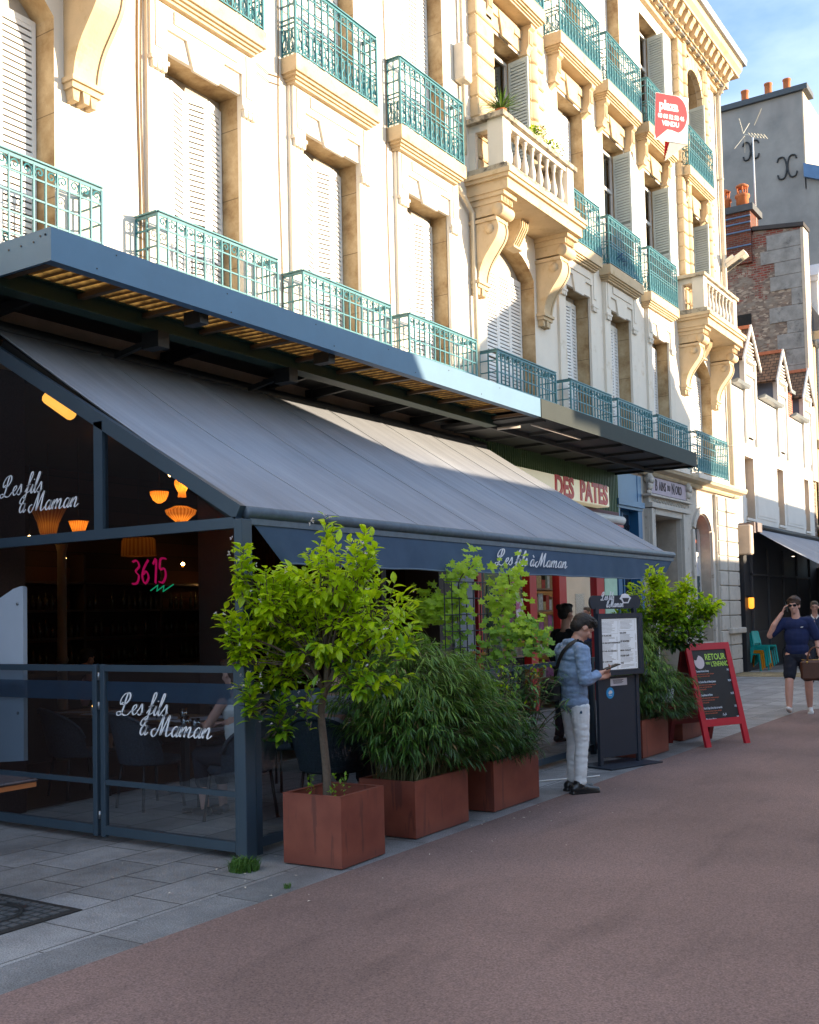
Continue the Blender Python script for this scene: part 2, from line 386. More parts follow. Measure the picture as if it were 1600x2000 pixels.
def pave_tex(bw, bh, base, dark, rot, off=(0,0,0), var=.25):
    def f(n, L, co):
        mp = N(n, 'ShaderNodeMapping'); mp.inputs['Rotation'].default_value = (0,0,rot); mp.inputs['Location'].default_value = off; L(co, mp.inputs[0])
        nz0 = N(n, 'ShaderNodeTexNoise'); nz0.inputs['Scale'].default_value = 1.4; L(co, nz0.inputs[0])
        b = N(n, 'ShaderNodeTexBrick'); b.inputs['Scale'].default_value = 1; b.inputs['Brick Width'].default_value = bw; b.inputs['Row Height'].default_value = bh
        b.inputs['Mortar Size'].default_value = .006; b.inputs['Mortar Smooth'].default_value = .15; b.inputs['Bias'].default_value = 0
        b.offset = .43; b.squash = .72; b.squash_frequency = 3; b.offset_frequency = 2
        b.inputs['Color1'].default_value = tuple(base)+(1,); b.inputs['Color2'].default_value = tuple(x*(1-var*1.3) for x in base)+(1,); b.inputs['Mortar'].default_value = tuple(dark)+(1,)
        L(mp.outputs[0], b.inputs[0])
        a = N(n, 'ShaderNodeTexNoise'); a.inputs['Scale'].default_value = 120; a.inputs['Detail'].default_value = 4; L(co, a.inputs[0])
        r = N(n, 'ShaderNodeMapRange'); r.inputs[1].default_value = .3; r.inputs[2].default_value = .7; r.inputs[3].default_value = .45; r.inputs[4].default_value = 1.6; L(a.outputs[0], r.inputs[0])
        m = N(n, 'ShaderNodeMix', data_type='RGBA', blend_type='MULTIPLY'); m.inputs[0].default_value = 1; L(b.outputs[0], m.inputs[6]); L(r.outputs[0], m.inputs[7])
        c = N(n, 'ShaderNodeTexNoise'); c.inputs['Scale'].default_value = 1.8; c.inputs['Detail'].default_value = 8; c.inputs['Roughness'].default_value = .7; L(co, c.inputs[0])
        r2 = N(n, 'ShaderNodeMapRange'); r2.inputs[1].default_value = .35; r2.inputs[2].default_value = .65; r2.inputs[3].default_value = .62; r2.inputs[4].default_value = 1.15; L(c.outputs[0], r2.inputs[0])
        m2 = N(n, 'ShaderNodeMix', data_type='RGBA', blend_type='MULTIPLY'); m2.inputs[0].default_value = 1; L(m.outputs[2], m2.inputs[6]); L(r2.outputs[0], m2.inputs[7])
        h = N(n, 'ShaderNodeMath', operation='MULTIPLY_ADD'); h.inputs[1].default_value = -1.4; L(b.outputs['Fac'], h.inputs[0]); L(a.outputs[0], h.inputs[2])
        return m2.outputs[2], h.outputs[0], .5
    return f
tex_mat('grey_paving', pave_tex(.66, .44, (.33,.33,.33), (.06,.06,.058), R(90), (.1,.36,0)), rough=.6, spec=.6)
tex_mat('kerb_paving', pave_tex(1.3, 2.0, (.26,.262,.265), (.06,.06,.058), R(90), (.3,.36+.0,0)), rough=.6, spec=.6)
tex_mat('pale_paving', pave_tex(.9, .45, (.42,.40,.37), (.09,.08,.075), R(90)), rough=.8)
tex_mat('yellow_setts', pave_tex(.3, .2, (.42,.33,.18), (.12,.1,.07), 0), rough=.85)
KX = -4.36
mb = MB(); mb.box(-200, 200, -120, 320, -.5, -.02)
tag(obj('ground', mb, M('ground_grey', (.16,.155,.15))), kind='structure')
mb = MB(); mb.box(-8.4, KX-.36, -12, 19.5, -.02, 0.0)
mb.box(-8.4, KX+.0, 19.5, 27.0, -.02, 0.0)
tag(obj('pavement', mb, MATS['grey_paving']), kind='structure')
mb = MB(); mb.box(KX-.354, KX, -12, 19.5, -.02, .001)
tag(obj('kerb_strip', mb, MATS['kerb_paving']), kind='structure')
# road: ends in a curve where the pale paving of the square begins
pts = [(KX, -12)]
pts += [(KX, 17.6)]
for k in range(13):
    t = R(180-90*k/12); pts.append((KX+3.4+3.4*math.cos(t), 18.2+1.6*math.sin(t)))
pts += [(3.4, 19.8), (3.4, -12)]
mb = MB(); mb.prism(pts, -.02, .004, 'z')
tag(obj('road', mb, MATS['red_asphalt']), kind='structure')
mb = MB(); mb.box(KX+.0005, 3.4, 17, 27, -.02, 0.0); mb.box(3.401, 8, -12, 90, -.02, .0); mb.box(-13, 3.4, 28.9, 90, -.02, .002)
tag(obj('far_pavement', mb, MATS['pale_paving']), kind='structure')
mb = MB(); mb.box(-8.4, 3.4, 27.001, 28.899, -.02, .003)
tag(obj('sett_band', mb, MATS['yellow_setts']), kind='structure')
# grass tufts
def tuft(name, x, y, r, n, h, label):
    rr = random.Random(int(x*100)+n); mb = MB()
    for i in range(n):
        a = rr.uniform(0, 6.28); d = r*math.sqrt(rr.random())*.8; px, py = x+d*math.cos(a), y+d*math.sin(a)
        l = h*rr.uniform(.5, 1.1)*(1.1-d/r*.5); b = rr.uniform(0, 6.28); bx, by = math.cos(b), math.sin(b); s = l*rr.uniform(.3, .9); w = .003
        p0 = Vector((px, py, 0)); p1 = p0+Vector((bx*s*.4, by*s*.4, l*.65)); p2 = p0+Vector((bx*s, by*s, l*.8)); q = Vector((-by*w, bx*w, 0))
        mb.add([p0-q, p0+q, p1+q, p1-q, p2], [(0,1,2,3), (3,2,4)])
    tag(obj(name, mb, M('grass', (.09,.20,.03), rough=.5, var=.4, vs=30, transl=.3), origin=(x,y,0)), label, 'grass tuft')
tuft('grass_tuft', -5.02, 5.56, .13, 420, .12, 'green grass tuft growing at the foot of the blue corner post')
tuft('grass_tuft', -4.44, 5.32, .03, 30, .05, 'tiny grass sprig in the joint beside the road edge')
# petals and litter
mb = MB(); rr = random.Random(5)
for i in range(60):
    x, y = (rr.uniform(-5.2, -3.9), rr.uniform(4.6, 8.6)) if i < 40 else (rr.uniform(-7.5, -2.5), rr.uniform(3.8, 12))
    a = rr.uniform(0, 6.28); l = rr.uniform(.006, .016); w = l*.5; ca, sa = math.cos(a), math.sin(a); z = .007
    mb.add([(x-ca*l, y-sa*l, z), (x+sa*w, y-ca*w, z+.004), (x+ca*l, y+sa*l, z+.002), (x-sa*w, y+ca*w, z+.005)], [(0,1,2,3)])
tag(obj('fallen_petals', mb, M('petal', (.75,.68,.55), rough=.7)), 'pale petals scattered on the pavement and road by the planters', 'petals', kind='stuff')
# manhole cover at lower left
mc = thing('manhole_cover', 'dark cast-iron cover with paved inlay set in the pavement', 'manhole cover', (-5.62, 3.98, 0))
mb = MB(); mb.box(-.42, .42, -.36, .36, .0, .006); obj('frame', mb, M('cast_iron', (.03,.028,.026), rough=.55, bump=.4, bs=60), mc, world=False)
mb = MB()
for i in range(11):
    for j in range(9):
        x, y = -.35+.07*i, -.28+.07*j; r = math.hypot(x, y)
        if abs(r-.2) < .03: continue
        mb.box(x-.026, x+.026, y-.024, y+.024, .006, .013)
obj('paver_inlay', mb, M('inlay_stone', (.10,.10,.10), var=.3, vs=14), mc, world=False)
mb = MB(); mb.tube([(.2*math.cos(t*.1745), .2*math.sin(t*.1745), .008) for t in range(36)], .011, 5, closed=True); obj('ring', mb, MATS['cast_iron'], mc, world=False)
# ================================================================= MAIN BUILDING
WX = -8.35
LIME = M('limestone_wall', (.68,.62,.53), rough=.85, var=.05, vs=1.3, bump=.15, bs=30, col2=(.50,.40,.27), c2t=(.60,.72), vs2=2.2)
STONE = M('carved_stone', (.53,.41,.26), rough=.85, var=.10, vs=2.5, bump=.2, bs=35, col2=(.42,.30,.16), c2t=(.54,.68), vs2=3.5)
def reveal_tex(n, L, co):  # brown tones put the reveals' shade and warm bounce light into the stone
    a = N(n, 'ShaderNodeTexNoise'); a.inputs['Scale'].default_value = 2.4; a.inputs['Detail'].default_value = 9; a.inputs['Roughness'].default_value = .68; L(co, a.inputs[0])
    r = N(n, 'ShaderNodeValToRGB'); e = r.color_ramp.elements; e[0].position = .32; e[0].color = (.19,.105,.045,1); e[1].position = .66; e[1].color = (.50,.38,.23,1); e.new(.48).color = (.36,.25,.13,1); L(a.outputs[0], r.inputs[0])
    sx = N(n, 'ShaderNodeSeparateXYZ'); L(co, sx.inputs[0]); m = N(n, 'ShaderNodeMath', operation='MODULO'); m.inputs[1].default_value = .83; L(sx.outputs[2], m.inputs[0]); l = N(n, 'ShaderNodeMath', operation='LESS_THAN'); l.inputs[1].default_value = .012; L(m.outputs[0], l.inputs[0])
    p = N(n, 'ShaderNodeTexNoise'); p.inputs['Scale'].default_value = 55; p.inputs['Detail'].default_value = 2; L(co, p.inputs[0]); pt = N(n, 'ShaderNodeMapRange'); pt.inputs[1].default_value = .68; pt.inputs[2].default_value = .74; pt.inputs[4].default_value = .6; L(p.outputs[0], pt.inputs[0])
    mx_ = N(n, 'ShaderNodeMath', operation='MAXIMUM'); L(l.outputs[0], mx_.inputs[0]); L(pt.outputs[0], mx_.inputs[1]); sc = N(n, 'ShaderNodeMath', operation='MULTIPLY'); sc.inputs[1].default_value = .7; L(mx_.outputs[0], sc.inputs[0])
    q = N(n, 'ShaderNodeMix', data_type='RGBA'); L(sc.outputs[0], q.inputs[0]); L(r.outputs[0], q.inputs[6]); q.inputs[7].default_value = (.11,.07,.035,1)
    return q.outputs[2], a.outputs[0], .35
REVEAL = tex_mat('shaded_reveal_stone', reveal_tex, rough=.9)
WEATHER = M('weathered_stone', (.42,.36,.27), rough=.9, var=.2, vs=4, bump=.3, bs=40, col2=(.10,.085,.065), c2t=(.50,.64), vs2=5)
LOWST = M('lower_stone', (.50,.46,.40), rough=.85, var=.1, vs=3, bump=.25, bs=30, col2=(.30,.26,.21), c2t=(.58,.68), vs2=5)
SHUT = M('shutter_white', (.78,.77,.74), rough=.5, var=.03, vs=5)
SHUTG = M('shutter_grey_green', (.50,.58,.58), rough=.5, var=.06, vs=5)
IRON = M('teal_iron', (.042,.175,.20), rough=.4, var=.12, vs=8)
DARKIN = M('dark_interior', (.012,.011,.010), rough=.9)
WHITEP = M('white_paint', (.72,.71,.68), rough=.45, var=.04)
PIPE = M('pipe_cream', (.52,.46,.36), rough=.5, var=.08, vs=4)
PANE = glass('window_pane', (.25,.28,.30), .25)
B = thing('stone_building', 'long cream stone apartment building with teal iron balconies above the canopy', 'building', (WX, 2, 0))

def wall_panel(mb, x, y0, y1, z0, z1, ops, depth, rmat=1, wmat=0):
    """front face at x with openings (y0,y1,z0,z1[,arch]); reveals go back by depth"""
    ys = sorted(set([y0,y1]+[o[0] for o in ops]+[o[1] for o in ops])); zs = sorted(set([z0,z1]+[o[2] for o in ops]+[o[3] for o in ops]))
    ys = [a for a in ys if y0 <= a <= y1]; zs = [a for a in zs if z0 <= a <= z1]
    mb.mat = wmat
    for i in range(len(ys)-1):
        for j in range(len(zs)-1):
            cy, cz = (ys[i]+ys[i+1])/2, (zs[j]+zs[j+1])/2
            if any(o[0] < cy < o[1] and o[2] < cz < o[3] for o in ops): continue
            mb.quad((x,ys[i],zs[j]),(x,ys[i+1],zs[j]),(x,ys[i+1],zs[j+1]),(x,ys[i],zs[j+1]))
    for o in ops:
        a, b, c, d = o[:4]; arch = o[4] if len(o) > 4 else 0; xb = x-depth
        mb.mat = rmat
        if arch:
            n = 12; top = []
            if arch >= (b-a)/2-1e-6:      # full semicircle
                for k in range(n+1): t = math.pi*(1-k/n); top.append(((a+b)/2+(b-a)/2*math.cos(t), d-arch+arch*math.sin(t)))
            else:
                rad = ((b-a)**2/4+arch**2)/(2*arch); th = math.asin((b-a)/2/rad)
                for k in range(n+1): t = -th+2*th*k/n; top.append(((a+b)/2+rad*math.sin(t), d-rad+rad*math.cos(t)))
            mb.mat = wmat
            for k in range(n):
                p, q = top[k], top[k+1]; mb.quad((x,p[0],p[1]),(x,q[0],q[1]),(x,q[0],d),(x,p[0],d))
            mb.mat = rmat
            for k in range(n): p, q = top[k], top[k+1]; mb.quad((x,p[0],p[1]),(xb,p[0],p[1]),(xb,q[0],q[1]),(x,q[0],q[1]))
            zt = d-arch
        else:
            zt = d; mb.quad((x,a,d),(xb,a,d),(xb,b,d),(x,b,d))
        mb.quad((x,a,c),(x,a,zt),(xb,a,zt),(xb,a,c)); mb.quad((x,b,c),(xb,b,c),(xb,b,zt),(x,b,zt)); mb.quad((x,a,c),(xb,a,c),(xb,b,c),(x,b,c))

WC = [5.83, 8.73, 11.11, 13.49, 16.19, 18.88, 21.03, 23.40, 26.28]
WW = [1.75, 1.22, 1.22, 1.20, 1.78, 1.15, 1.13, 1.13, 1.75]
RC = [5.75, 8.68, 11.05, 13.40, 16.10, 18.75, 20.97, 23.25, 26.08]
ARCHB = (0, 4, 8)
F1, F2, F3 = 4.92, 8.66, 12.40
ops = []; shut_list = []
for i, (c, w) in enumerate(zip(WC, WW)):
    a, b = c-w/2, c+w/2
    if i in ARCHB:
        ops.append((a, b, F1, 8.02, .42)); ops.append((c-.60, c+.60, F2, 11.57)); ops.append((c-.62, c+.62, F3, 15.25, .62) if i == 8 else (c-.62, c+.62, F3, 15.25, .62))
    else:
        for f, h in ((F1, 7.86), (F2, 11.57), (F3, 15.25)): ops.append((a, b, f, h))
mb = MB()
wall_panel(mb, WX, 2.0, 28.6, 4.88, 15.75, ops, .34)
mb.mat = 0
mb.quad((WX,28.6,0),(WX-8,28.6,0),(WX-8,28.6,15.75),(WX,28.6,15.75)); mb.quad((WX,2,0),(WX,2,15.75),(WX-8,2,15.75),(WX-8,2,0))
mb.quad((WX-8,2,0),(WX-8,2,15.75),(WX-8,28.6,15.75),(WX-8,28.6,0))
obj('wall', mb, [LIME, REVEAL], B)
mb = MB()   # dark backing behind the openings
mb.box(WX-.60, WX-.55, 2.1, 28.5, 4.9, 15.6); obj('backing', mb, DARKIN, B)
mb = MB()   # zinc roof
mb.prism([(WX+.25,16.35),(WX-1.6,19.2),(WX-7,20.0),(WX-8,20.0),(WX-8,15.7),(WX+.25,15.7)], 2.0, 28.6, 'y'); obj('roof', mb, M('zinc', (.28,.30,.33), rough=.4, metal=.4), B)
# joints in reveal stones are left to the material; string of thin vertical shadow joints at surrounds comes from geometry below

# ---- louvred shutters
def leaf_mb(w, h, n, flat_top=True):
    """one shutter leaf, hinge edge at y=0, going +y; outer face toward +x"""
    mb = MB(); t = .03; fr = .045
    mb.box(-t,0,0,fr,0,h); mb.box(-t,0,w-fr,w,0,h); mb.box(-t,0,fr,w-fr,0,fr*1.6); mb.box(-t,0,fr,w-fr,h-fr*1.3,h); mb.box(-t,0,fr,w-fr,h*.42,h*.42+fr*1.3)
    z0, z1 = fr*1.6, h-fr*1.3; p = (z1-z0)/n
    for k in range(n):
        z = z0+k*p
        if h*.42-p*.6 < z < h*.42+fr*1.3: continue
        mb.box(-.021, -.005, fr, w-fr, z+.30*p, z+p)
    mb.mat = 1; mb.quad((-.026,fr,z0),(-.026,w-fr,z0),(-.026,w-fr,z1),(-.026,fr,z1))  # dark sheet behind the slats paints the shade in the slits
    return mb
SLIT = M('slit_shade', (.055,.035,.02), rough=.9)
_sm = {}
def shutter_set(y0, y1, z0, z1, x, fold, mat, nl=4, arch=0):
    w = (y1-y0)/nl; key = (round(w,3), round(z1-z0,2), mat.name)
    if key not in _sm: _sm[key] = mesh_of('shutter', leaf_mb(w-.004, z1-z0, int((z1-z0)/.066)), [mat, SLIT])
    for k in range(nl):
        o = bpy.data.objects.new('shutter', _sm[key]); COL.objects.link(o); o.parent = B
        # leaves fold outward in pairs
        a = fold if k % 2 == 0 else -fold
        yy = y0 + (k//2)*2*w if k % 2 == 0 else y0+(k//2+1)*2*w
        m = Matrix.Translation((x, yy, z0)) @ Matrix.Rotation(-a if k % 2 == 0 else -a, 4, 'Z')
        if k % 2 == 1: m = Matrix.Translation((x, yy, z0)) @ Matrix.Rotation(-a, 4, 'Z') @ Matrix.Translation((0,-w,0))
        o.matrix_basis = root_matrix(B).inverted() @ m
def window_unit(y0, y1, z0, z1, x, open_side=1):
    """white casement, glass, one grey-green shutter folded back against the far jamb"""
    mb = MB(); f = .06
    mb.box(x-.05,x,y0,y0+f,z0,z1); mb.box(x-.05,x,y1-f,y1,z0,z1); mb.box(x-.05,x,y0+f,y1-f,z1-f,z1); mb.box(x-.05,x,y0+f,y1-f,z0,z0+.3)
    c = (y0+y1)/2; mb.box(x-.052,x+.012,c-.05,c+.05,z0+.3,z1-f); mb.box(x-.045,x+.002,y0+f,c-.05,z1-.85,z1-.78); mb.box(x-.045,x+.002,c+.05,y1-f,z1-.85,z1-.78)
    wnd = obj('window', mb, WHITEP, B)
    g = MB(); g.quad((x-.03,y0+f,z0+.3),(x-.03,y1-f,z0+.3),(x-.03,y1-f,z1-f),(x-.03,y0+f,z1-f)); obj('pane', g, PANE, wnd)
    key = ('g', round(z1-z0,2))
    if key not in _sm: _sm[key] = mesh_of('shutter', leaf_mb(.42, z1-z0-.06, 44), [SHUTG, M('slit_shade_grey', (.2,.24,.24))])
    o = bpy.data.objects.new('shutter', _sm[key]); COL.objects.link(o); o.parent = B; o['label'] = 'grey-green louvred shutter folded back in the window opening'
    o.matrix_basis = root_matrix(B).inverted() @ Matrix.Translation((x+.05, y1-.06, z0+.03)) @ Matrix.Rotation(R(-98), 4, 'Z')
XS = WX-.26
for i, (c, w) in enumerate(zip(WC, WW)):
    a, b = c-w/2+.005, c+w/2-.005
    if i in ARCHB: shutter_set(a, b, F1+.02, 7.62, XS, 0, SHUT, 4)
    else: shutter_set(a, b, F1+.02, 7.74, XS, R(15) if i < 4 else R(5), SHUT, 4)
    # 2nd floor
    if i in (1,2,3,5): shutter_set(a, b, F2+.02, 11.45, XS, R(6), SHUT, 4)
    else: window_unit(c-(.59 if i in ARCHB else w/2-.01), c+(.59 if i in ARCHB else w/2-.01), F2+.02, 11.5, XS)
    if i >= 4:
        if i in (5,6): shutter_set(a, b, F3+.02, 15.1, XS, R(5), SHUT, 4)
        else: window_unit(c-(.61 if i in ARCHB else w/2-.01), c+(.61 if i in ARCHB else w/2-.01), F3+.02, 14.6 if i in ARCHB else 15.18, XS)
for i in range(9):
    if i not in ARCHB:
        c, w = WC[i], WW[i]; mb = MB(); mb.box(XS-.06, XS-.035, c-w/2+.002, c+w/2-.002, 7.66, 7.859); mb.box(XS-.06, XS-.035, c-w/2+.002, c+w/2-.002, 11.35, 11.569); obj('head_board', mb, M('arch_board', (.36,.33,.29)), B)
# arched head infill above the flat-topped shutters
for i in ARCHB:
    c, w = WC[i], WW[i]; mb = MB(); mb.box(XS-.08, XS-.035, c-w/2+.002, c+w/2-.002, 7.60, 8.03); obj('arch_panel', mb, M('arch_board', (.36,.33,.29)), B)

# ---- window surrounds on the first floor: raised strip, frieze with ears, keystone, grooves, guttae
def surround_mb(w):
    mb = MB(); s = .86; x = WX; h = w/2
    for sg in (-1, 1):
        a, b = sorted((sg*h, sg*s)); mb.box(x-.01, x+.05, a, b, 0, 7.86-F1)
    mb.box(x-.01, x+.05, -s, s, 7.86-F1+.0005, 8.42-F1)
    T = lambda z: z-F1
    ze, zb = 7.72, 8.10
    poly = [(-s+.02,T(ze)),(-s+.26,T(ze)),(-s+.26,T(zb)),(-.30,T(zb)),(-.20,T(7.80)),(.20,T(7.80)),(.30,T(zb)),(s-.26,T(zb)),(s-.26,T(ze)),(s-.02,T(ze)),(s-.02,T(8.41)),(-s+.02,T(8.41))]
    mb.prism([(y, z) for y, z in poly], x+.0495, x+.085, 'x')
    # raised panel in the frieze
    mb.box(x+.084, x+.105, -.50, .50, T(8.19), T(8.33))
    for sg in (-1, 1):
        yc = sg*(s-.14)
        mb.box(x+.084, x+.10, yc-.055, yc+.055, T(7.84), T(8.34)); mb.box(x+.0495, x+.11, yc-.13, yc+.13, T(7.68), T(7.721))
        for k in (-1, 0, 1): mb.prism([(yc+k*.075-.034,T(7.681)),(yc+k*.075+.034,T(7.681)),(yc+k*.075+.024,T(7.60)),(yc+k*.075-.024,T(7.60))], x+.0495, x+.10, 'x')
    return mb
_sur = {}
for i, (c, w) in enumerate(zip(WC, WW)):
    if i in ARCHB: continue
    k = round(w, 2)
    if k not in _sur: _sur[k] = mesh_of('window_surround', surround_mb(w).xf(Matrix.Translation((-WX,0,0))), LIME)
    o = bpy.data.objects.new('window_surround', _sur[k]); COL.objects.link(o); o.parent = B; o.location = (0, c-2, F1)

# ---- balcony slabs
def slab_prof(zt, h, out, mold):
    """(x,z) profile from the wall out"""
    x = WX; p = [(x-.02,zt),(out,zt),(out,zt-h)]
    p += [(out-.03,zt-h-.02),(out-.05,zt-h-.05),(out-.09,zt-h-.06),(out-.10,zt-h-.09),(x+.06,zt-h-.10),(x+.06,zt-h-.12),(x-.02,zt-h-.12)] if mold else [(x-.02,zt-h)]
    return p
def slab_mb(hw, zt, h, out, mold):
    mb = MB(); mb.box(WX-.02, out, -hw, hw, zt-h, zt)
    if mold:
        zz = zt-h
        for dx, dz in ((.035,.035),(.07,.03),(.10,.035)):
            mb.box(WX-.02, out-dx, -hw+dx, hw-dx, zz-dz, zz-.0005); zz -= dz
    return mb
# ---- iron railings
def spiral(cx, cz, r, turns, flip, rot=0., n=14):
    return [(cx+flip*r*(1-.82*k/n)*math.cos(rot+turns*6.283*k/n), cz+r*(1-.82*k/n)*math.sin(rot+turns*6.283*k/n)) for k in range(n+1)]
def rail_mb(hw, out, h, floral, cell):
    """railing for a balcony 2*hw wide projecting to x=out (world), z from 0"""
    mb = MB(); segs = [((out,-hw),(out,hw)), ((WX,-hw),(out,-hw)), ((WX,hw),(out,hw))]
    for si, ((xa,ya),(xb,yb)) in enumerate(segs):
        Ld = math.hypot(xb-xa, yb-ya); P = lambda s, z: (xa+(xb-xa)*s/Ld, ya+(yb-ya)*s/Ld, z)
        mb.beam(P(0,h), P(Ld,h), .045, .016); mb.beam(P(0,h-.03), P(Ld,h-.03), .014, .03)
        zs = [h-.17, h-.36, h-.55, h-.74] if not floral else [h-.16, h-.34, h-.52, .42]
        for z in zs+[.05]: mb.beam(P(0,z), P(Ld,z), .015, .017)
        nc = max(1, round(Ld/cell)); cw = Ld/nc
        for k in range(nc+1): mb.beam(P(k*cw,.0 if k in (0,nc) else .05), P(k*cw,h-.03), .016 if k not in (0,nc) else .026, .021 if k not in (0,nc) else .028, (1,0,0) if si == 0 else (0,1,0))
        for k in range(nc):
            if si == 0 or nc == 1:
                if k % 2 == 0 or nc > 1:
                    s0 = k*cw; cx = s0+cw/2; cz = h-.10; fl = 1 if k % 2 == 0 else -1
                    sp = spiral(cx, cz, min(cw*.42,.06), 1.25, fl, R(-50), 11); mb.tube([P(min(Ld,max(0,a)), b) for a, b in sp], .0092, 3, caps=False)
                    mb.beam(P(cx+fl*cw*.30, cz-.05), P(cx+fl*cw*.46, cz-.055), .01, .01)
                    if k % 2 == 1: mb.tube([P(s0+.0, h-.045), P(s0+.018, h-.07), P(s0, h-.095), P(s0-.018, h-.07)], .007, 3, closed=True)
        if floral or si == 0:
            z1 = .40 if floral else .30
            m = max(1, nc)
            for k in range(m):
                s0 = k*cw; cx = s0+cw/2
                if not floral and k % 2: continue
                for fl in (-1, 1):
                    if floral:
                        pa = [(cx+fl*.004,.06),(cx+fl*cw*.30,.11),(cx+fl*cw*.36,.18),(cx+fl*cw*.10,.24),(cx+fl*cw*.06,.31)]+[(a,b) for a,b in spiral(cx+fl*cw*.26, z1-.06, cw*.2, .9, -fl, R(20), 6)]
                    else:
                        pa = [(cx+fl*.004,.06),(cx+fl*cw*.36,.14)]+[(a,b) for a,b in spiral(cx+fl*cw*.28, z1-.08, cw*.3, .9, -fl, R(20), 6)]
                    mb.tube([P(min(Ld,max(0,a)), b) for a, b in pa], .0092, 3, caps=False)
                if floral:
                    mb.tube([P(cx,.06), P(cx,.30), P(cx,z1+.05)], [.011,.006,.003], 4); mb.tube(list(P(max(0,min(Ld,a)),b) for a,b in spiral(cx,.115,cw*.24,1.0,1,0,6)), .006, 3, caps=False)
    return mb
_slabm = {}; _railm = {}
def balcony(i, zt, hw, out, slab_h, floral, rail_h, mold=True, slab=True, off=0.):
    c = RC[i]+off; k = (round(hw,2), round(out,2), zt, slab_h, mold)
    if k not in _slabm: _slabm[k] = mesh_of('balcony_slab', slab_mb(hw+.03, 0, slab_h, out+.03, mold).xf(Matrix.Translation((-WX,0,0))), STONE if zt > 5 else LIME)
    s = bpy.data.objects.new('balcony_slab', _slabm[k]); COL.objects.link(s); s.parent = B; s.location = (0, c-2, zt)
    k = (round(hw,2), round(out,2), floral)
    if k not in _railm: _railm[k] = mesh_of('railing', rail_mb(hw, out, rail_h, floral, .135).xf(Matrix.Translation((-WX,0,0))), IRON)
    r = bpy.data.objects.new('railing', _railm[k]); COL.objects.link(r); r.parent = s
for i in range(9):
    hw = {0:1.25, 4:1.08, 8:1.18}.get(i, .945)
    balcony(i, F1, hw, -8.03, .12, i == 8, 1.0, mold=False)
for i in (1,2,3,5,6,7): balcony(i, F2, .88, -8.13, .20, True, 1.0)
for i in (5,6,7): balcony(i, F3, .93, -8.03, .22, True, 1.0)
balcony(8, F3, .95, -8.05, .22, True, 1.0)
balcony(4, F3, .95, -8.0, .22, True, 1.0)

# ---- scroll bracket pairs and fluted brackets below third-floor slabs
def bracket(c, z, out, w=.16, h=.5):
    mb = MB(); x = WX
    mb.prism([(x-.01,z),(out,z),(out,z-.06),(out-.05,z-.09),(out-.06,z-h*.75),(out-.12,z-h),(x-.01,z-h)], c-w/2, c+w/2, 'y')
    for k in (-1,0,1): mb.box(out-.061, out-.04, c+k*.045-.012, c+k*.045+.012, z-h*.7, z-.12)
    mb.box(x-.01, out-.09, c-w/2-.012, c+w/2+.012, z-h-.03, z-h+.02); mb.prism([(x-.01,z-h-.03),(out-.12,z-h-.03),(x-.01,z-h-.13)], c-w*.35, c+w*.35, 'y')
    return mb
for i in (4,5,6,7,8):
    mb = MB()
    for sg in (-1,1): join(mb, bracket(RC[i]+sg*.74, F3-.32, -8.10))
    obj('fluted_bracket', mb, STONE, B)
    # window head panel below
    c = WC[i]; mb = MB(); mb.box(WX-.01, WX+.03, c-.62, c+.62, 11.62, 12.05)
    mb.prism([(c-.30,12.0),(c-.18,11.575),(c+.18,11.575),(c+.30,12.0)], WX+.0295, WX+.07, 'x'); mb.box(WX+.0295,WX+.06,c+.30,c+.6,11.85,12.0); mb.box(WX+.0295,WX+.06,c-.6,c-.30,11.85,12.0)
    obj('window_head', mb, STONE, B)

# ---- big stone balconies with scroll consoles (2nd floor of the arched bays)
def console_mb():
    """origin: wall plane, centre, underside of slab; width .34"""
    mb = MB(); w = .17
    mb.box(-.01,.66,-w-.05,w+.05,-.07,0); mb.box(-.01,.60,-w-.02,w+.02,-.16,-.0701); mb.box(-.01,.52,-w,w,-.34,-.1601)
    for k in range(6): mb.box(.595,.615,-w+.03+k*.052,-w+.056+k*.052,-.15,-.08)
    mb.smooth = True; mb.lathe([(.001,-w-.03),(.10,-w-.03),(.105,-w),(.095,-w*.4),(.105,0),(.095,w*.4),(.105,w),(.10,w+.03),(.001,w+.03)], (.53,0,-.28), 14, axis=1); mb.smooth = False
    mb.box(-.01,.50,-w-.03,w+.03,-.44,-.38)
    # S-shaped scroll body
    outer = cat_rom([(.48,-.44),(.50,-.56),(.46,-.70),(.34,-.86),(.22,-1.02),(.15,-1.18),(.12,-1.34)], 4)
    poly = [(-.01,-.441)]+[(a,b) for a,b in outer]+[(-.01,-1.34)]
    mb.prism([(a,b) for a,b in poly], -w, w, 'y')
    inner = [(a+.018, b) for a, b in outer]
    for sg in (-1,1):
        e0, e1 = sorted((sg*w, sg*(w-.045))); mb.prism([(a,b) for a,b in outer]+[(a+.02,b) for a,b in reversed(outer)], e0, e1, 'y')
    mb.smooth = True; mb.lathe([(.001,-w-.028),(.075,-w-.028),(.08,-w),(.08,w),(.075,w+.028),(.001,w+.028)], (.36,0,-.56), 14, axis=1); mb.smooth = False
    mb.box(-.01,.17,-w-.03,w+.03,-1.39,-1.34); mb.box(-.01,.14,-w-.01,w+.01,-1.45,-1.3901)
    for k in (-1,0,1): mb.prism([(k*.11-.045,-1.4501),(k*.11+.045,-1.4501),(k*.11+.03,-1.56),(k*.11-.03,-1.56)], -.01, .11 if k else .13, 'x')
    return mb
_con = mesh_of('console', console_mb(), STONE)
BAL_PROF = [(.038,0),(.038,.04),(.025,.05),(.022,.08),(.05,.14),(.062,.2),(.055,.27),(.032,.36),(.024,.44),(.026,.5),(.036,.52),(.036,.58),(.05,.585),(.05,.62)]
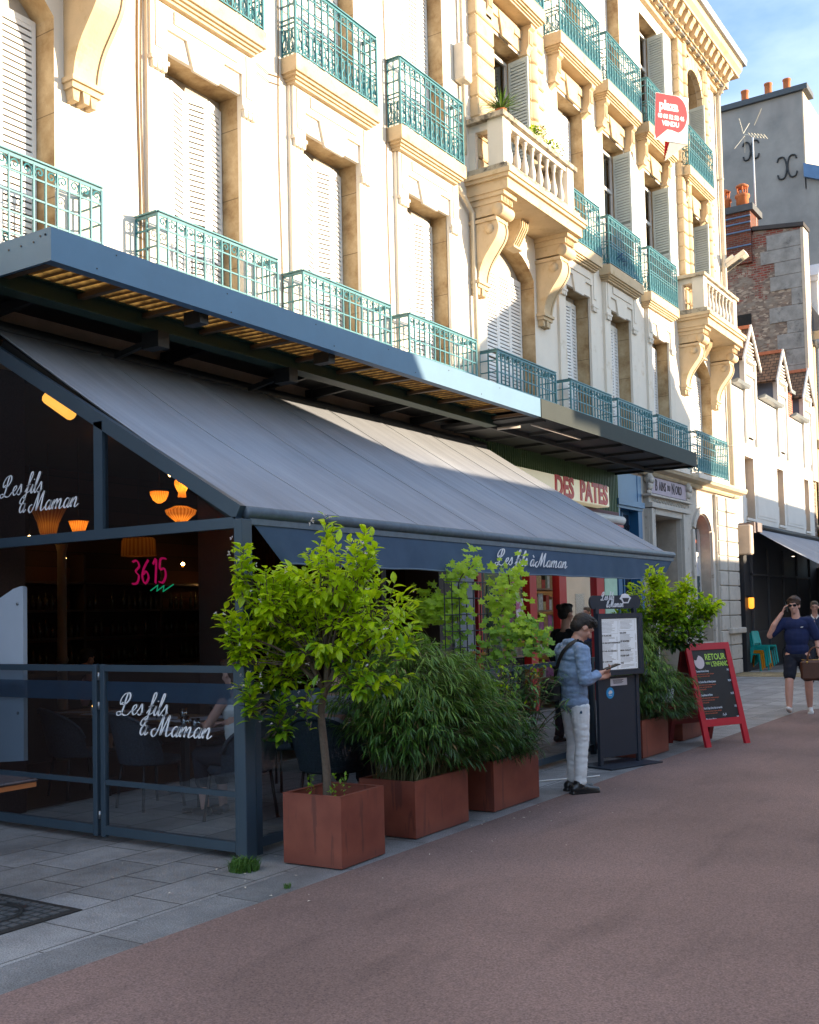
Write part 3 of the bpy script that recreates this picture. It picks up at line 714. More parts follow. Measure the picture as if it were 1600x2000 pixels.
_bal = MB(); _bal.smooth = True; _bal.lathe(BAL_PROF, (0,0,0), 10); _balm = mesh_of('baluster', _bal, LIME)
for i in ARCHB:
    c = RC[i]+.06; hw = 1.50 if i else 1.55; out = -7.53; zt = 8.66
    for sg in (-1,1):
        o = bpy.data.objects.new('console', _con); COL.objects.link(o); o.parent = B; o.location = (0, c+sg*1.18-2, 8.36)
    mb = MB(); mb.box(WX-.01, out, c-hw, c+hw, zt-.07, zt); mb.box(WX-.01, out-.03, c-hw+.03, c+hw-.03, zt-.13, zt-.0701); mb.box(WX-.01, out-.08, c-hw+.08, c+hw-.08, zt-.30, zt-.1301)
    slab = obj('balcony_slab', mb, STONE, B)
    mb = MB(); mb.box(WX-.01, out-.02, c-hw+.02, c+hw-.02, zt+.0005, zt+.02); mb.box(WX-.01,out-.10,c-hw+.12,c+hw-.12,zt+.02,zt+.14); obj('plinth', mb, WEATHER, slab)
    # balustrade: end piers, handrail, balusters
    xo = out-.20
    bl = MB()
    for sg in (-1,1):
        bl.box(xo-.26, xo+.02, c+sg*(hw-.30)-.13, c+sg*(hw-.30)+.13, zt+.1401, zt+.90)
        bl.box(WX-.01, xo-.26, c+sg*(hw-.28)-.07, c+sg*(hw-.28)+.07, zt+.78, zt+.90)
        bl.box(WX-.01, WX+.12, c+sg*(hw-.30)-.12, c+sg*(hw-.30)+.12, zt+.14, zt+.78)
    bl.box(xo-.14, xo+.0, c-hw+.43, c+hw-.43, zt+.82, zt+.8999); bst = obj('balustrade', bl, LIME, B)
    cp = MB(); cp.box(xo-.30, xo+.07, c-hw+.10, c+hw-.10, zt+.9001, zt+.98)
    for sg in (-1,1): e = sorted((c+sg*(hw-.10), c+sg*(hw-.50))); cp.box(WX-.01, xo-.3001, e[0], e[1], zt+.9001, zt+.98)
    obj('coping', cp, WEATHER, bst)
    for k in range(8):
        y = c-hw+.53+k*((2*hw-1.06)/7)
        o = bpy.data.objects.new('baluster', _balm); COL.objects.link(o); o.parent = bst; o.matrix_basis = Matrix.Translation((xo-.07-WX, y-2, zt+.1401)) @ Matrix.Diagonal((1,1,1.097,1))
    # fluted keystone over the arch
    k = MB(); cc = WC[i]; prof = [(WX-.01,8.36),(WX+.30,8.36),(WX+.28,8.22),(WX+.16,8.02),(WX+.10,7.94),(WX-.01,7.94)]
    k.prism(prof, cc-.13, cc+.13, 'y')
    for q in range(4): k.prism([(a+.02,b) for a,b in prof[1:5]]+[(a-.01,b) for a,b in reversed(prof[1:5])], cc-.115+q*.065, cc-.085+q*.065, 'y')
    k.box(WX-.01, WX+.16, cc-.16, cc+.16, 7.90, 7.9399); obj('keystone', k, STONE, B)
    # rusticated pilasters beside the 2nd and 3rd floor openings
    for sg in (-1,1):
        q = MB(); y0, y1 = sorted((WC[i]+sg*.66, WC[i]+sg*1.26)); z = 8.7; k2 = 0
        while z < 15.5:
            h = .345
            q.bbox(WX-.02, WX+.16, y0, y1, z+.012, z+h-.012, .018)
            if sg == 1 or i == 8:
                q.smooth = True; ym = y0+.16; q.lathe([(.145,z+.02),(.16,z+.035),(.16,z+h-.035),(.145,z+h-.02)], (WX+.06, ym if sg == 1 else y1-.16, 0), 14); q.smooth = False
            z += h
        q.box(WX-.02, WX+.12, y0+.02, y1-.02, 8.66, 15.6)
        obj('rusticated_pilaster', q, STONE, B)
# arch ring stones of the last bay, top floor
c = WC[8]; q = MB(); n = 11
for k in range(n):
    t0, t1 = math.pi*k/n+.012, math.pi*(k+1)/n-.012
    q.prism([(c+.63*math.cos(t0), 14.63+.63*math.sin(t0)),(c+.92*math.cos(t0), 14.63+.92*math.sin(t0)),(c+.92*math.cos(t1), 14.63+.92*math.sin(t1)),(c+.63*math.cos(t1), 14.63+.63*math.sin(t1))], WX-.01, WX+.13, 'x')
obj('arch_ring', q, STONE, B)
# ---- cornice with dentils and modillions, gutter
mb = MB(); mb.box(WX-.01,WX+.10,2,28.6,15.55,15.66); mb.box(WX-.01,WX+.16,2,28.7,15.6601,15.74)
mb.prism([(WX-.01,16.02),(WX+.56,16.02),(WX+.56,16.10),(WX+.64,16.18),(WX+.66,16.34),(WX-.01,16.34)], 2, 28.85, 'y'); mb.box(WX-.01,WX+.30,2,28.72,15.7401,16.0199)
cornice = obj('cornice', mb, STONE, B)
md = MB(); md.prism([(WX+.30,16.0195),(WX+.53,16.0195),(WX+.53,15.95),(WX+.48,15.90),(WX+.42,15.78),(WX+.30,15.76)], -.085, .085, 'y'); md.box(WX+.10,WX+.26,-.28,-.17,15.661,15.739)
mdm = mesh_of('modillion', md.xf(Matrix.Translation((-WX,0,0))), STONE)
for k in range(34):
    o = bpy.data.objects.new('modillion', mdm); COL.objects.link(o); o.parent = cornice; o.location = (0, 13.6+k*.385, 0)
mb = MB(); mb.prism([(WX+.52,16.34),(WX+.74,16.34),(WX+.77,16.50),(WX+.52,16.50)], 2, 28.95, 'y'); obj('gutter', mb, MATS['zinc'], B)
# downpipes
mb = MB(); mb.smooth = True; mb.tube([(WX+.09,28.42,15.6),(WX+.09,28.42,4.6)], .065, 10); mb.tube([(WX+.5,28.55,16.1),(WX+.3,28.5,15.9),(WX+.09,28.42,15.5)], .07, 8)
for z in (6,8.4,10.8,13.2): mb.tube([(WX+.09,28.42,z-.02),(WX+.09,28.42,z+.02)], .078, 10)
obj('downpipe', mb, PIPE, B)
mb = MB(); mb.smooth = True; mb.tube([(WX+.07,14.60,15.6),(WX+.07,14.60,9.0)], .035, 8); mb.tube([(WX+.06,14.36,8.40),(WX+.08,14.5,8.30),(WX+.08,14.78,8.1),(WX+.08,14.82,4.9)], .04, 8); obj('downpipe', mb, PIPE, B)
mb = MB(); mb.bbox(WX, WX+.2, 14.42, 14.68, 10.15, 10.75, .02); obj('junction_box', mb, M('box_cream', (.55,.50,.42), rough=.5), B)
# cables down the wall
mb = MB()
for y, dz in ((7.78,.0),(7.83,.3),(10.08,0),(12.46,0)):
    mb.tube([(WX+.012, y+.015*math.sin(k*.9+dz), 4.95+k*.5) for k in range(0, 15 if y < 8 else 21)], .008 if y > 7.8 else .013, 4)
mb.tube([(WX+.02, 9.5,8.42),(WX+.02,9.9,8.36),(WX+.02,10.1,8.40)], .007, 4); mb.tube([(WX+.02, 9.5,8.30),(WX+.02,9.9,8.26),(WX+.02,10.1,8.3)], .006, 4)
obj('wall_cable', mb, M('cable_brown', (.20,.12,.05)), B)
# ================================================================= GROUND FLOOR OF THE MAIN BUILDING
PIERRED = M('dark_red_granite', (.055,.028,.024), rough=.35, var=.35, vs=60)
ANTH = M('anthracite_metal', (.035,.060,.085), rough=.42, metal=.0, var=.08, vs=3, spec=.6)
BLACKM = M('black_metal', (.012,.013,.014), rough=.5)
mb = MB(); mb.box(-8.80, WX-.0, 2.0, 14.62, 4.02, 4.8799); mb.box(-8.80, WX+.02, 21.85, 28.6, 4.60, 4.8799); mb.box(-8.8, WX, 14.62, 21.85, 4.02, 4.8799)
obj('band', mb, M('band_stone', (.30,.22,.16), rough=.9, var=.2, vs=2.5, bump=.2), B)
mb = MB(); mb.box(-9.0, WX+.02, 2.0, 6.33, 0, 4.02); obj('granite_pier', mb, PIERRED, B)
mb = MB(); mb.box(-8.95, WX, 12.10, 12.22, 0, 4.02); mb.box(-8.95, WX, 13.6, 14.0, 0, 4.02); mb.box(-8.95,WX,9.2,9.35,0,4.02); obj('dark_pier', mb, M('brown_pier', (.075,.05,.042), rough=.6), B)
mb = MB(); mb.box(-8.9, WX+.02, 14.0, 14.62, 0, 4.02); obj('pale_pier', mb, M('grey_pier', (.30,.33,.38), rough=.6), B)
# interior shell of the restaurant
def wood_dark(n, L, co):
    b = N(n, 'ShaderNodeTexBrick'); b.inputs['Scale'].default_value = 1; b.inputs['Brick Width'].default_value = .22; b.inputs['Row Height'].default_value = .075; b.inputs['Mortar Size'].default_value = .006
    b.inputs['Color1'].default_value = (.10,.035,.022,1); b.inputs['Color2'].default_value = (.035,.018,.014,1); b.inputs['Mortar'].default_value = (.02,.015,.012,1)
    mp = N(n, 'ShaderNodeMapping'); mp.inputs['Rotation'].default_value = (R(90),0,R(90)); L(co, mp.inputs[0]); L(mp.outputs[0], b.inputs[0])
    return b.outputs[0], b.outputs['Fac'], -.4
tex_mat('interior_brick', wood_dark, rough=.8)
mb = MB(); mb.box(-12.9,-12.8,2.2,14.6,0,4.0); mb.box(-12.8,-8.5,14.5,14.6,0,4); obj('interior_wall', mb, MATS['interior_brick'], B)
mb = MB(); mb.box(-12.8,-8.4,2.2,14.5,3.95,4.02); mb.box(-12.8,-8.8,2.1,2.2,0,4); obj('interior_ceiling', mb, M('ceiling_dark', (.02,.018,.02), rough=.9), B)
mb = MB(); mb.box(-12.8,-8.4,2.2,14.5,.001,.01); obj('interior_floor', mb, M('floor_wood', (.05,.03,.022), rough=.5), B)

# ---- pasta shop front -------------------------------------------------
RED = M('red_paint', (.45,.012,.015), rough=.35, var=.06)
GREENC = M('green_column', (.0,.11,.085), rough=.4, var=.05)
y0s, y1s = 14.66, 20.2
mb = MB(); mb.box(-12,-11.9,14.7,20.1,0,3.6); mb.box(-12,-8.6,14.70,14.74,0,3.6); mb.box(-12,-8.6,20.1,20.16,0,3.6); mb.box(-12,-8.4,14.74,20.1,3.55,3.64); obj('shop_interior', mb, M('shop_cream', (.32,.22,.12), var=.2), B)
sf = MB()
for a, b in ((14.7,14.82),(16.50,16.76),(17.68,17.98),(19.36,19.72)): sf.box(WX-.10, WX+.04, a, b, 0, 3.6)
sf.box(WX-.10, WX+.038, 14.82, 19.36, 3.38, 3.6); shop = obj('shop_front', sf, RED, B, label='red painted shop window frames')
mb = MB(); mb.smooth = True
for y in (15.9,17.2): mb.tube([(WX-.35,y,0),(WX-.35,y,3.5)], .14, 14)
obj('column', mb, GREENC, B)
mb = MB(); mb.box(WX-.2, WX-.12, 14.82, 16.5, 0, .95); mb.box(WX-.2, WX-.12, 17.98, 19.36, 0, .7); mb.box(WX-.15,WX+.035,14.82,14.9,.95,3.38); obj('shop_panel', mb, BLACKM, B)
mb = MB(); mb.quad((WX-.03,14.9,.95),(WX-.03,16.5,.95),(WX-.03,16.5,3.38),(WX-.03,14.9,3.38)); mb.quad((WX-.03,17.98,.7),(WX-.03,19.36,.7),(WX-.03,19.36,3.38),(WX-.03,17.98,3.38)); obj('shop_glass', mb, glass('shop_glass_m', (.75,.8,.78), .1), shop)
mb = MB(); mb.box(WX-.05, WX+.05, 19.73, 20.36, 0, 3.6); obj('pale_green_panel', mb, M('pale_green', (.42,.62,.45), rough=.5), B)
# shelves with goods
sh = MB(); gp = MB(); rr = random.Random(3); cols = [(.5,.06,.03),(.6,.42,.15),(.65,.6,.5),(.5,.15,.3),(.15,.2,.12),(.4,.22,.08)]
gm = [M('goods_%d' % k, c, rough=.5, var=.3, vs=18) for k, c in enumerate(cols)]
for zz in (.5,.95,1.35,1.75,2.15,2.55,2.95):
    sh.box(-9.35,-8.75,16.8,19.3,zz-.03,zz)
    sh.box(-11.8,-11.3,14.9,20,zz-.03,zz)
    for xa, n0, n1, dx in ((-9.2,16.85,19.25,.3),(-11.6,15.0,19.9,.3)):
        y = n0
        while y < n1:
            w = rr.uniform(.09,.22); h = rr.uniform(.15,.33); gp.mat = rr.randrange(6)
            gp.box(xa, xa+dx, y, y+w*.92, zz+.001, zz+h); y += w
obj('shelf', sh, M('shelf_wood', (.35,.2,.1)), B); g = obj('packaged_goods', gp, gm, B); g['kind'] = 'stuff'
mb = MB(); mb.box(-9.0,-8.95,16.9,17.15,1.75,2.0); mb.box(-8.95,-8.93,19.0,19.3,1.3,1.9); mb.box(WX-.028,WX-.022,16.1,16.35,1.45,1.95); mb.box(WX-.028,WX-.022,15.98,16.2,1.95,2.25); obj('poster', mb, M('poster', (.65,.62,.6), var=.35, vs=9, col2=(.5,.1,.2), c2t=(.5,.56)), B)
mb = MB()
for y_ in (15.6,17.4,19.2): mb.box(-9.4,-8.9,y_-.45,y_+.45,3.50,3.54)
obj('ceiling_light', mb, M('shop_lamp', (1,.9,.7), emit=(1,.82,.55), es=3.0), B)
# corrugated green fascia above the shop
mb = MB(); y = 14.64; k = 0
while y < 20.40:
    mb.prism([(WX+.06,y),(WX+.06,y+.045),(WX+.09,y+.05),(WX+.09,y+.075),(WX+.06,y+.08),(WX-.02,y+.08),(WX-.02,y)], 3.68, 4.9, 'z'); y += .08
obj('corrugated_fascia', mb, M('corrugated_green', (.10,.17,.085), rough=.5, var=.15), B)
mb = MB(); mb.box(WX-.1, WX+.12, 14.64, 20.4, 3.60, 3.679); obj('maroon_strip', mb, M('maroon', (.10,.02,.03)), B)
# sign box
sg = thing('shop_sign', 'backlit cream sign box with red letters above the pasta shop', 'shop sign', (-8.2, 17.4, 3.68))
mb = MB(); mb.bbox(-8.28,-8.02,14.95,19.42,3.70,4.10,.012); obj('light_box', mb, M('sign_cream', (.80,.76,.62), rough=.4, var=.06, vs=1.5, emit=(1.0,.88,.55), es=.07), sg)
t = text_mb('DES  PATES', .50, .008, .018, 'RIGHT', 1.02, .92)
obj('lettering', put(t, FX, (-8.014, 19.32, 3.895)), M('sign_red', (.70,.015,.012), rough=.4), sg)
# rolled shop awning
mb = MB(); mb.smooth = True; mb.tube([(-7.95,15.2,3.46),(-7.95,19.85,3.46)], [.085,.085], 12); 
ra = thing('rolled_awning', 'white rolled-up awning cassette under the shop sign', 'awning cassette', (-7.95,17.5,3.46)); obj('cassette', mb, WHITEP, ra)
mb = MB(); mb.box(-8.35,-8.0,15.3,15.36,3.42,3.50); mb.box(-8.35,-8.0,19.6,19.66,3.42,3.50); mb.box(-8.0,-7.9,15.2,19.8,3.32,3.36); obj('bracket', mb, RED, ra)

# ---- blue doorway ------------------------------------------------------
BLUE = M('blue_paint', (.025,.12,.26), rough=.4, var=.08, vs=4)
bd = MB(); bd.box(WX-.15, WX+.06, 20.42, 20.62, 0, 4.55); bd.box(WX-.15, WX+.06, 21.62, 21.84, 0, 4.55); bd.box(WX-.15,WX+.05,20.62,21.62,4.0,4.55)
bd.box(WX-.1,WX+.12,20.42,21.86,3.86,3.98); bd.box(WX-.1,WX+.08,20.42,21.84,3.80,3.8599)
door = obj('blue_doorway', bd, BLUE, B)
mb = MB(); mb.box(WX-.2,WX-.14,20.62,21.62,0,3.8); mb.box(WX-.14,WX-.11,20.7,21.12,.2,1.3); mb.box(WX-.14,WX-.11,21.18,21.55,.2,1.3); mb.box(WX-.14,WX-.10,21.1,21.16,0,3.8); obj('door_leaf', mb, BLUE, door)
mb = MB()
for k in range(6):
    for j in range(9): mb.tube([(WX-.12,20.78+k*.15+.045*math.cos(a*1.57),2.1+j*.17+.05*math.sin(a*1.57)) for a in range(4)], .008, 3, closed=True)
obj('grille', mb, BLACKM, door); mb = MB(); mb.box(WX-.138,WX-.13,20.7,21.55,1.9,3.72); obj('pane', mb, M('dark_glass', (.02,.03,.05), rough=.1), door)

# ---- BAINS DU NORD portal ----------------------------------------------
mb = MB(); wall_panel(mb, WX, 21.85, 28.6, 0, 4.60, [(22.55,24.15,0,3.78),(25.35,26.62,.9,4.02,.45)], .5)
lw = obj('lower_wall', mb, [LOWST, M('lower_reveal', (.42,.36,.29), rough=.85, var=.15, vs=4, bump=.2)], B)
mb = MB()
for a, b in ((22.12,22.54),(24.16,24.62)):
    mb.box(WX-.01,WX+.10,a,b,0,3.9); mb.box(WX-.01,WX+.14,a+.06,b-.12,0,3.9); mb.box(WX-.01,WX+.17,a+.02,b-.30,0,3.9)
mb.box(WX-.01,WX+.135,22.45,24.25,3.785,3.92); mb.box(WX-.01,WX+.20,22.1,24.66,3.921,4.02); mb.box(WX-.01,WX+.12,22.1,24.66,4.021,4.16)
mb.box(WX-.01,WX+.22,21.98,24.75,4.161,4.20)
obj('door_surround', mb, LOWST, B)
# carved leaf frieze
mb = MB(); rr = random.Random(9); mb.smooth = True
for k in range(60):
    y = 22.3+k*.037; z = 4.085+.02*math.sin(k*1.3); r = rr.uniform(.02,.035); mb.lathe([(.001,0),(r,.012),(r*.7,.03),(.001,.04)], (WX+.11,y,z), 6, axis=0)
obj('carved_frieze', mb, LOWST, B)
mb = MB(); mb.box(WX-.01,WX+.10,22.35,24.60,4.25,4.60)
pq = obj('name_plaque', mb, M('mauve_plaque', (.42,.35,.40), rough=.7, var=.12, vs=6, col2=(.2,.15,.15), c2t=(.6,.7)), B)
tm = text_mb('BAINS DU NORD', .29, .004, .0, 'CENTER', 1.0, .93)
_x = MB(); 
for s_, sz, yy in (('B',.36,22.64),('AINS',.28,23.03),('DU',.18,23.44),('N',.36,23.72),('ORD',.28,24.09)): join(_x, put(text_mb(s_, sz, .004, .0015, 'CENTER', 1.10, .68), FX, (WX+.104, yy, 4.425)))
obj('lettering', _x, M('plaque_letter', (.03,.018,.02), rough=.7), pq)
# carved scroll heads beside the plaque
mb = MB(); mb.smooth = True
for y in (22.2,24.72):
    for dz, r, dx in ((.42,.11,.12),(.30,.09,.17),(.18,.12,.13),(.05,.08,.1),(-.05,.10,.08),(-.16,.06,.05)):
        for sg in (-1,1): mb.lathe([(.001,-.03),(r*.7,-.02),(r*.75,.0),(r*.5,.03),(.001,.04)], (WX+dx, y+sg*.045, 4.2+dz), 9, axis=0)
    mb.lathe([(.001,-.1),(.09,-.09),(.1,0),(.09,.09),(.001,.1)], (WX+.1,y,4.55), 10, axis=1)
obj('carved_console', mb, LOWST, B)
mb = MB(); mb.box(WX-.55,WX-.5,22.5,24.2,0,3.8); mb.box(WX-.5,WX-.46,22.62,23.32,.1,3.6); mb.box(WX-.5,WX-.46,23.38,24.1,.1,3.6); mb.box(WX-.47,WX-.44,22.7,23.24,.3,1.2); mb.box(WX-.47,WX-.44,23.46,24.02,.3,1.2)
dd = obj('door', mb, M('dark_oak', (.055,.032,.022), rough=.5, var=.2), B)
mb = MB()
for yc in (22.97,23.74):
    mb.box(WX-.462,WX-.455,yc-.22,yc+.22,1.9,3.2)
obj('door_glass', mb, M('dark_door_glass', (.02,.024,.03), rough=.15), dd)
mb = MB()
for yc in (22.97,23.74):
    for k in range(5): mb.tube([(WX-.44,yc-.2+.1*k,1.9),(WX-.44,yc-.2+.1*k,3.2)], .009, 4)
    for k in range(6): mb.tube([(WX-.44,yc-.22,1.95+k*.23),(WX-.44,yc+.22,1.95+k*.23)], .007, 4)
obj('door_grille', mb, BLACKM, dd)
# ground floor cornice
mb = MB(); mb.prism([(WX-.01,4.62),(WX+.10,4.62),(WX+.14,4.66),(WX+.14,4.70),(WX+.30,4.74),(WX+.33,4.80),(WX+.33,4.86),(WX-.01,4.90)], 21.86, 28.95, 'y'); obj('string_course', mb, M('band_cornice', (.50,.41,.28), rough=.85, var=.15, vs=3, bump=.2, col2=(.12,.10,.08), c2t=(.62,.74)), B)
# rusticated ground-floor pilaster and arched window
mb = MB(); z = .0
while z < 4.5:
    h = .38
    mb.bbox(WX-.01,WX+.12,27.0,27.62,z+.01,min(z+h-.01,4.58),.016); mb.bbox(WX-.01,WX+.15,27.64,28.55,z+.01,min(z+h-.01,4.58),.016); z += h
mb.box(WX-.01,WX+.08,26.95,28.58,0,4.59); mb.bbox(WX,WX+.24,27.5,28.7,1.05,1.2,.02); obj('rusticated_pilaster', mb, LOWST, B)
q = MB(); c = 25.985; n = 10
for k in range(n+1):
    t0, t1 = R(20)+R(140)*k/(n+1), R(20)+R(140)*(k+1)/(n+1)
    q.prism([(c+.66*math.cos(t0),3.42+.62*math.sin(t0)),(c+.80*math.cos(t0),3.42+.78*math.sin(t0)),(c+.80*math.cos(t1),3.42+.78*math.sin(t1)),(c+.66*math.cos(t1),3.42+.62*math.sin(t1))], WX-.01, WX+.06, 'x')
for a in (25.17,26.65):
    q.box(WX-.01,WX+.055,a,a+.16,.6,3.62)
obj('window_arch', q, LOWST, B)
mb = MB(); mb.box(WX-.32,WX-.27,25.3,26.7,3.02,3.12); mb.box(WX-.32,WX-.27,25.3,26.7,2.52,2.56); mb.box(WX-.32,WX-.26,25.3,25.42,.9,4.1); mb.box(WX-.32,WX-.26,26.55,26.7,.9,4.1); aw = obj('arched_window', mb, WHITEP, B)
mb = MB(); mb.box(WX-.36,WX-.31,25.3,26.7,3.12,4.1); obj('pane', mb, M('dark_glass2', (.05,.055,.06), rough=.08), aw)
mb = MB(); mb.box(WX-.34,WX-.30,25.42,26.55,2.56,3.02); obj('white_film', mb, M('film_white', (.62,.64,.68), rough=.4), aw)
obj('lettering', put(text_mb('FRA', .26, .003, .006), FX, (WX-.295, 25.9, 2.8)), M('film_red', (.7,.08,.05)), aw)
mb = MB(); mb.box(WX-.33,WX-.29,25.42,26.55,1.1,2.52)
for k in range(9): mb.box(WX-.29,WX-.27,25.42,26.55,1.15+k*.16,1.25+k*.16)
obj('blind', mb, M('green_blind', (.05,.10,.11), rough=.4), aw)
mb = MB(); 
mb.prism([(25.55+.0,3.68),(25.75,3.80),(26.0,3.82),(26.25,3.74),(26.3,3.66),(26.0,3.60),(25.7,3.6)], WX-.305, WX-.30, 'x')
mb.prism([(25.45,3.42),(26.45,3.44),(26.45,3.36),(25.45,3.34)], WX-.305, WX-.30, 'x'); mb.prism([(25.65,3.30),(26.3,3.32),(26.3,3.20),(25.65,3.18)], WX-.305, WX-.30, 'x')
obj('orange_lettering', mb, M('orange_film_glow', (.45,.07,.015), emit=(1,.25,.05), es=.03), aw)  # film shapes given a faint added glow, not a light source
# ================================================================= CANOPIES
XO = -6.60
FASC = M('canopy_fascia', (.062,.145,.225), rough=.5, metal=.1, var=.08, vs=2.5, spec=.6)
FASC2 = M('canopy_fascia_dark', (.016,.022,.018), rough=.6, var=.15, vs=3, spec=.25)
def corr_tex(n, L, co):
    w = N(n, 'ShaderNodeTexWave'); w.bands_direction = 'Y'; w.inputs['Scale'].default_value = 2.73; w.inputs['Distortion'].default_value = .4; w.inputs['Detail'].default_value = 2; L(co, w.inputs[0])
    a = N(n, 'ShaderNodeTexNoise'); a.inputs['Scale'].default_value = 14; a.inputs['Detail'].default_value = 6; L(co, a.inputs[0])
    m = N(n, 'ShaderNodeMath', operation='MULTIPLY'); L(w.outputs[0], m.inputs[0]); L(a.outputs[0], m.inputs[1])
    r = N(n, 'ShaderNodeValToRGB'); e = r.color_ramp.elements; e[0].position = .1; e[0].color = (.06,.028,.008,1); e[1].position = .55; e[1].color = (.85,.47,.12,1); L(m.outputs[0], r.inputs[0])
    return r.outputs[0], None, 0
CORR = tex_mat('translucent_corrugated', corr_tex, rough=.6)
_n = CORR.node_tree; _t = _n.nodes.new('ShaderNodeBsdfTranslucent'); _m = _n.nodes.new('ShaderNodeMixShader'); _m.inputs[0].default_value = .6; _b = _n.nodes['Principled BSDF']
_n.links.new(_b.inputs['Base Color'].links[0].from_socket, _t.inputs[0]); _n.links.new(_b.outputs[0], _m.inputs[1]); _n.links.new(_t.outputs[0], _m.inputs[2]); _n.links.new(_m.outputs[0], _n.nodes['Material Output'].inputs[0])
BEAMG = M('beam_green', (.010,.035,.022), rough=.5)
cn = thing('metal_canopy', 'blue-grey metal street canopy with corrugated roof over the restaurant terrace', 'canopy', (-7.4, 9.4, 4.45))
mb = MB(); mb.box(XO-.03, XO, 5.26, 13.60, 4.45, 4.71); mb.box(-8.34, XO-.03, 5.26, 5.29, 4.45, 4.71); mb.box(XO-.10, XO-.0305, 5.2905, 13.6, 4.45, 4.46)
obj('fascia', mb, FASC, cn)
mb = MB()
for x, y, z in [(XO+.001, 5.9+k*1.3, 4.66) for k in range(6)]+[(XO+.001, 5.7+k*1.55, 4.50) for k in range(5)]: mb.lathe([(.007,0),(.006,.004)], (x,y,z), 6, axis=0)
for x in (-6.66,-6.72,-6.80,-6.66,-6.95,-7.1): mb.lathe([(.009,0),(.007,.005)], (x,5.254,4.66-.03*((x*100)%3)), 6, axis=1)
obj('rivets', mb, BLACKM, cn)
# corrugated sheet, ridges across the canopy
mb = MB(); y = 5.35; pts = []
k = 0
def corr(u, v): 
    yy = 5.35+8.15*u; return (XO-.04-(.72)*v, yy, 4.56+.017*math.sin(yy*2*math.pi/.115)+.015*v)
mb.grid(corr, 8*71, 2); obj('corrugated_sheet', mb, CORR, cn, fix=False)
mb = MB()
for k in range(12): mb.box(XO-.76, XO-.05, 5.4+k*.74, 5.46+k*.74, 4.50, 4.54)
obj('purlin', mb, M('purlin', (.10,.06,.03)), cn)
mb = MB(); mb.box(-8.34, XO-.77, 5.29, 13.6, 4.58, 4.62); obj('roof_deck', mb, BLACKM, cn)
mb = MB(); mb.box(-7.42,-7.36,5.3,13.6,4.42,4.58); mb.box(-7.48,-7.30,5.3,13.6,4.40,4.42); mb.box(-7.48,-7.30,5.3,13.6,4.55,4.565); obj('green_beam', mb, BEAMG, cn)
mb = MB()
for y in (5.9, 8.05, 9.7, 10.5, 11.9, 12.9):
    mb.box(-8.34,-8.24,y,y+.10,4.05,4.55); mb.prism([(-8.24,4.55),(-7.5,4.55),(-7.5,4.50),(-8.24,4.44)], y+.02, y+.07, 'y')
for y in (7.0, 8.9):
    mb.box(-7.5,-7.28,y,y+.14,4.25,4.40)
    if y < 10: mb.beam((-7.4,y+.05,4.33),(-7.9,y+.05,4.25),.05,.05); mb.box(-6.95,-6.75,y,y+.11,4.38,4.5)
obj('bracket', mb, BLACKM, cn)
mb = MB(); mb.smooth = True; mb.tube([(-8.30,5.9,4.30),(-8.30,8.2,4.29),(-8.30,13.5,4.30)], .02, 6); mb.tube([(-8.3,6.2,4.42),(-8.28,8.2,4.36),(-8.3,9.5,4.40),(-8.3,11.5,4.37)], .012, 5); obj('pipe_run', mb, M('pipe_brown', (.16,.11,.07)), cn)
mb = MB(); mb.box(-8.34,-8.28,9.05,9.2,4.28,4.42); obj('small_box', mb, WHITEP, cn)
# thin cable looping over the canopy roof
mb = MB(); mb.tube([(XO-.25, 6.3,4.72),(XO-.25,6.3,4.80),(XO-.3,7.1,4.83),(XO-.25,8.3,4.75),(XO-.2,9.6,4.74),(XO-.4,10.2,4.84),(XO-.2,12,4.74),(XO-.3,13.5,4.80),(XO-.2,15.2,4.76),(XO-.25,17.5,4.75),(XO-.3,18,4.8),(XO-.2,19.6,4.74)], .008, 4); obj('cable', mb, MATS['cable_brown'], cn)
c2 = thing('metal_canopy', 'dark green-grey metal canopy continuing over the pasta shop', 'canopy', (-7.4, 17, 4.45))
mb = MB(); mb.box(XO-.03, XO+.01, 13.605, 20.38, 4.44, 4.71); mb.box(-8.34, XO-.03, 20.35, 20.38, 4.44, 4.71); mb.box(-8.33, XO-.03, 13.605, 20.35, 4.66, 4.69); obj('fascia', mb, FASC2, c2)
mb = MB(); mb.box(-8.26, XO-.031, 13.61, 20.35, 4.48, 4.53)
for k in range(7): mb.box(-8.2, XO-.1, 13.9+k*.98, 13.96+k*.98, 4.44, 4.479)
mb.box(-7.5,-7.44,13.65,20.3,4.40,4.4799); obj('soffit', mb, M('soffit_dark', (.035,.035,.035), rough=.6), c2)
mb = MB(); mb.smooth = True; mb.tube([(-6.9,13.9,4.42),(-6.9,15.6,4.42)], .018, 6); mb.tube([(-7.3,13.6,4.36),(-7.0,13.75,4.38)], .02, 6); obj('tube_light', mb, M('tube', (.5,.45,.4)), c2)

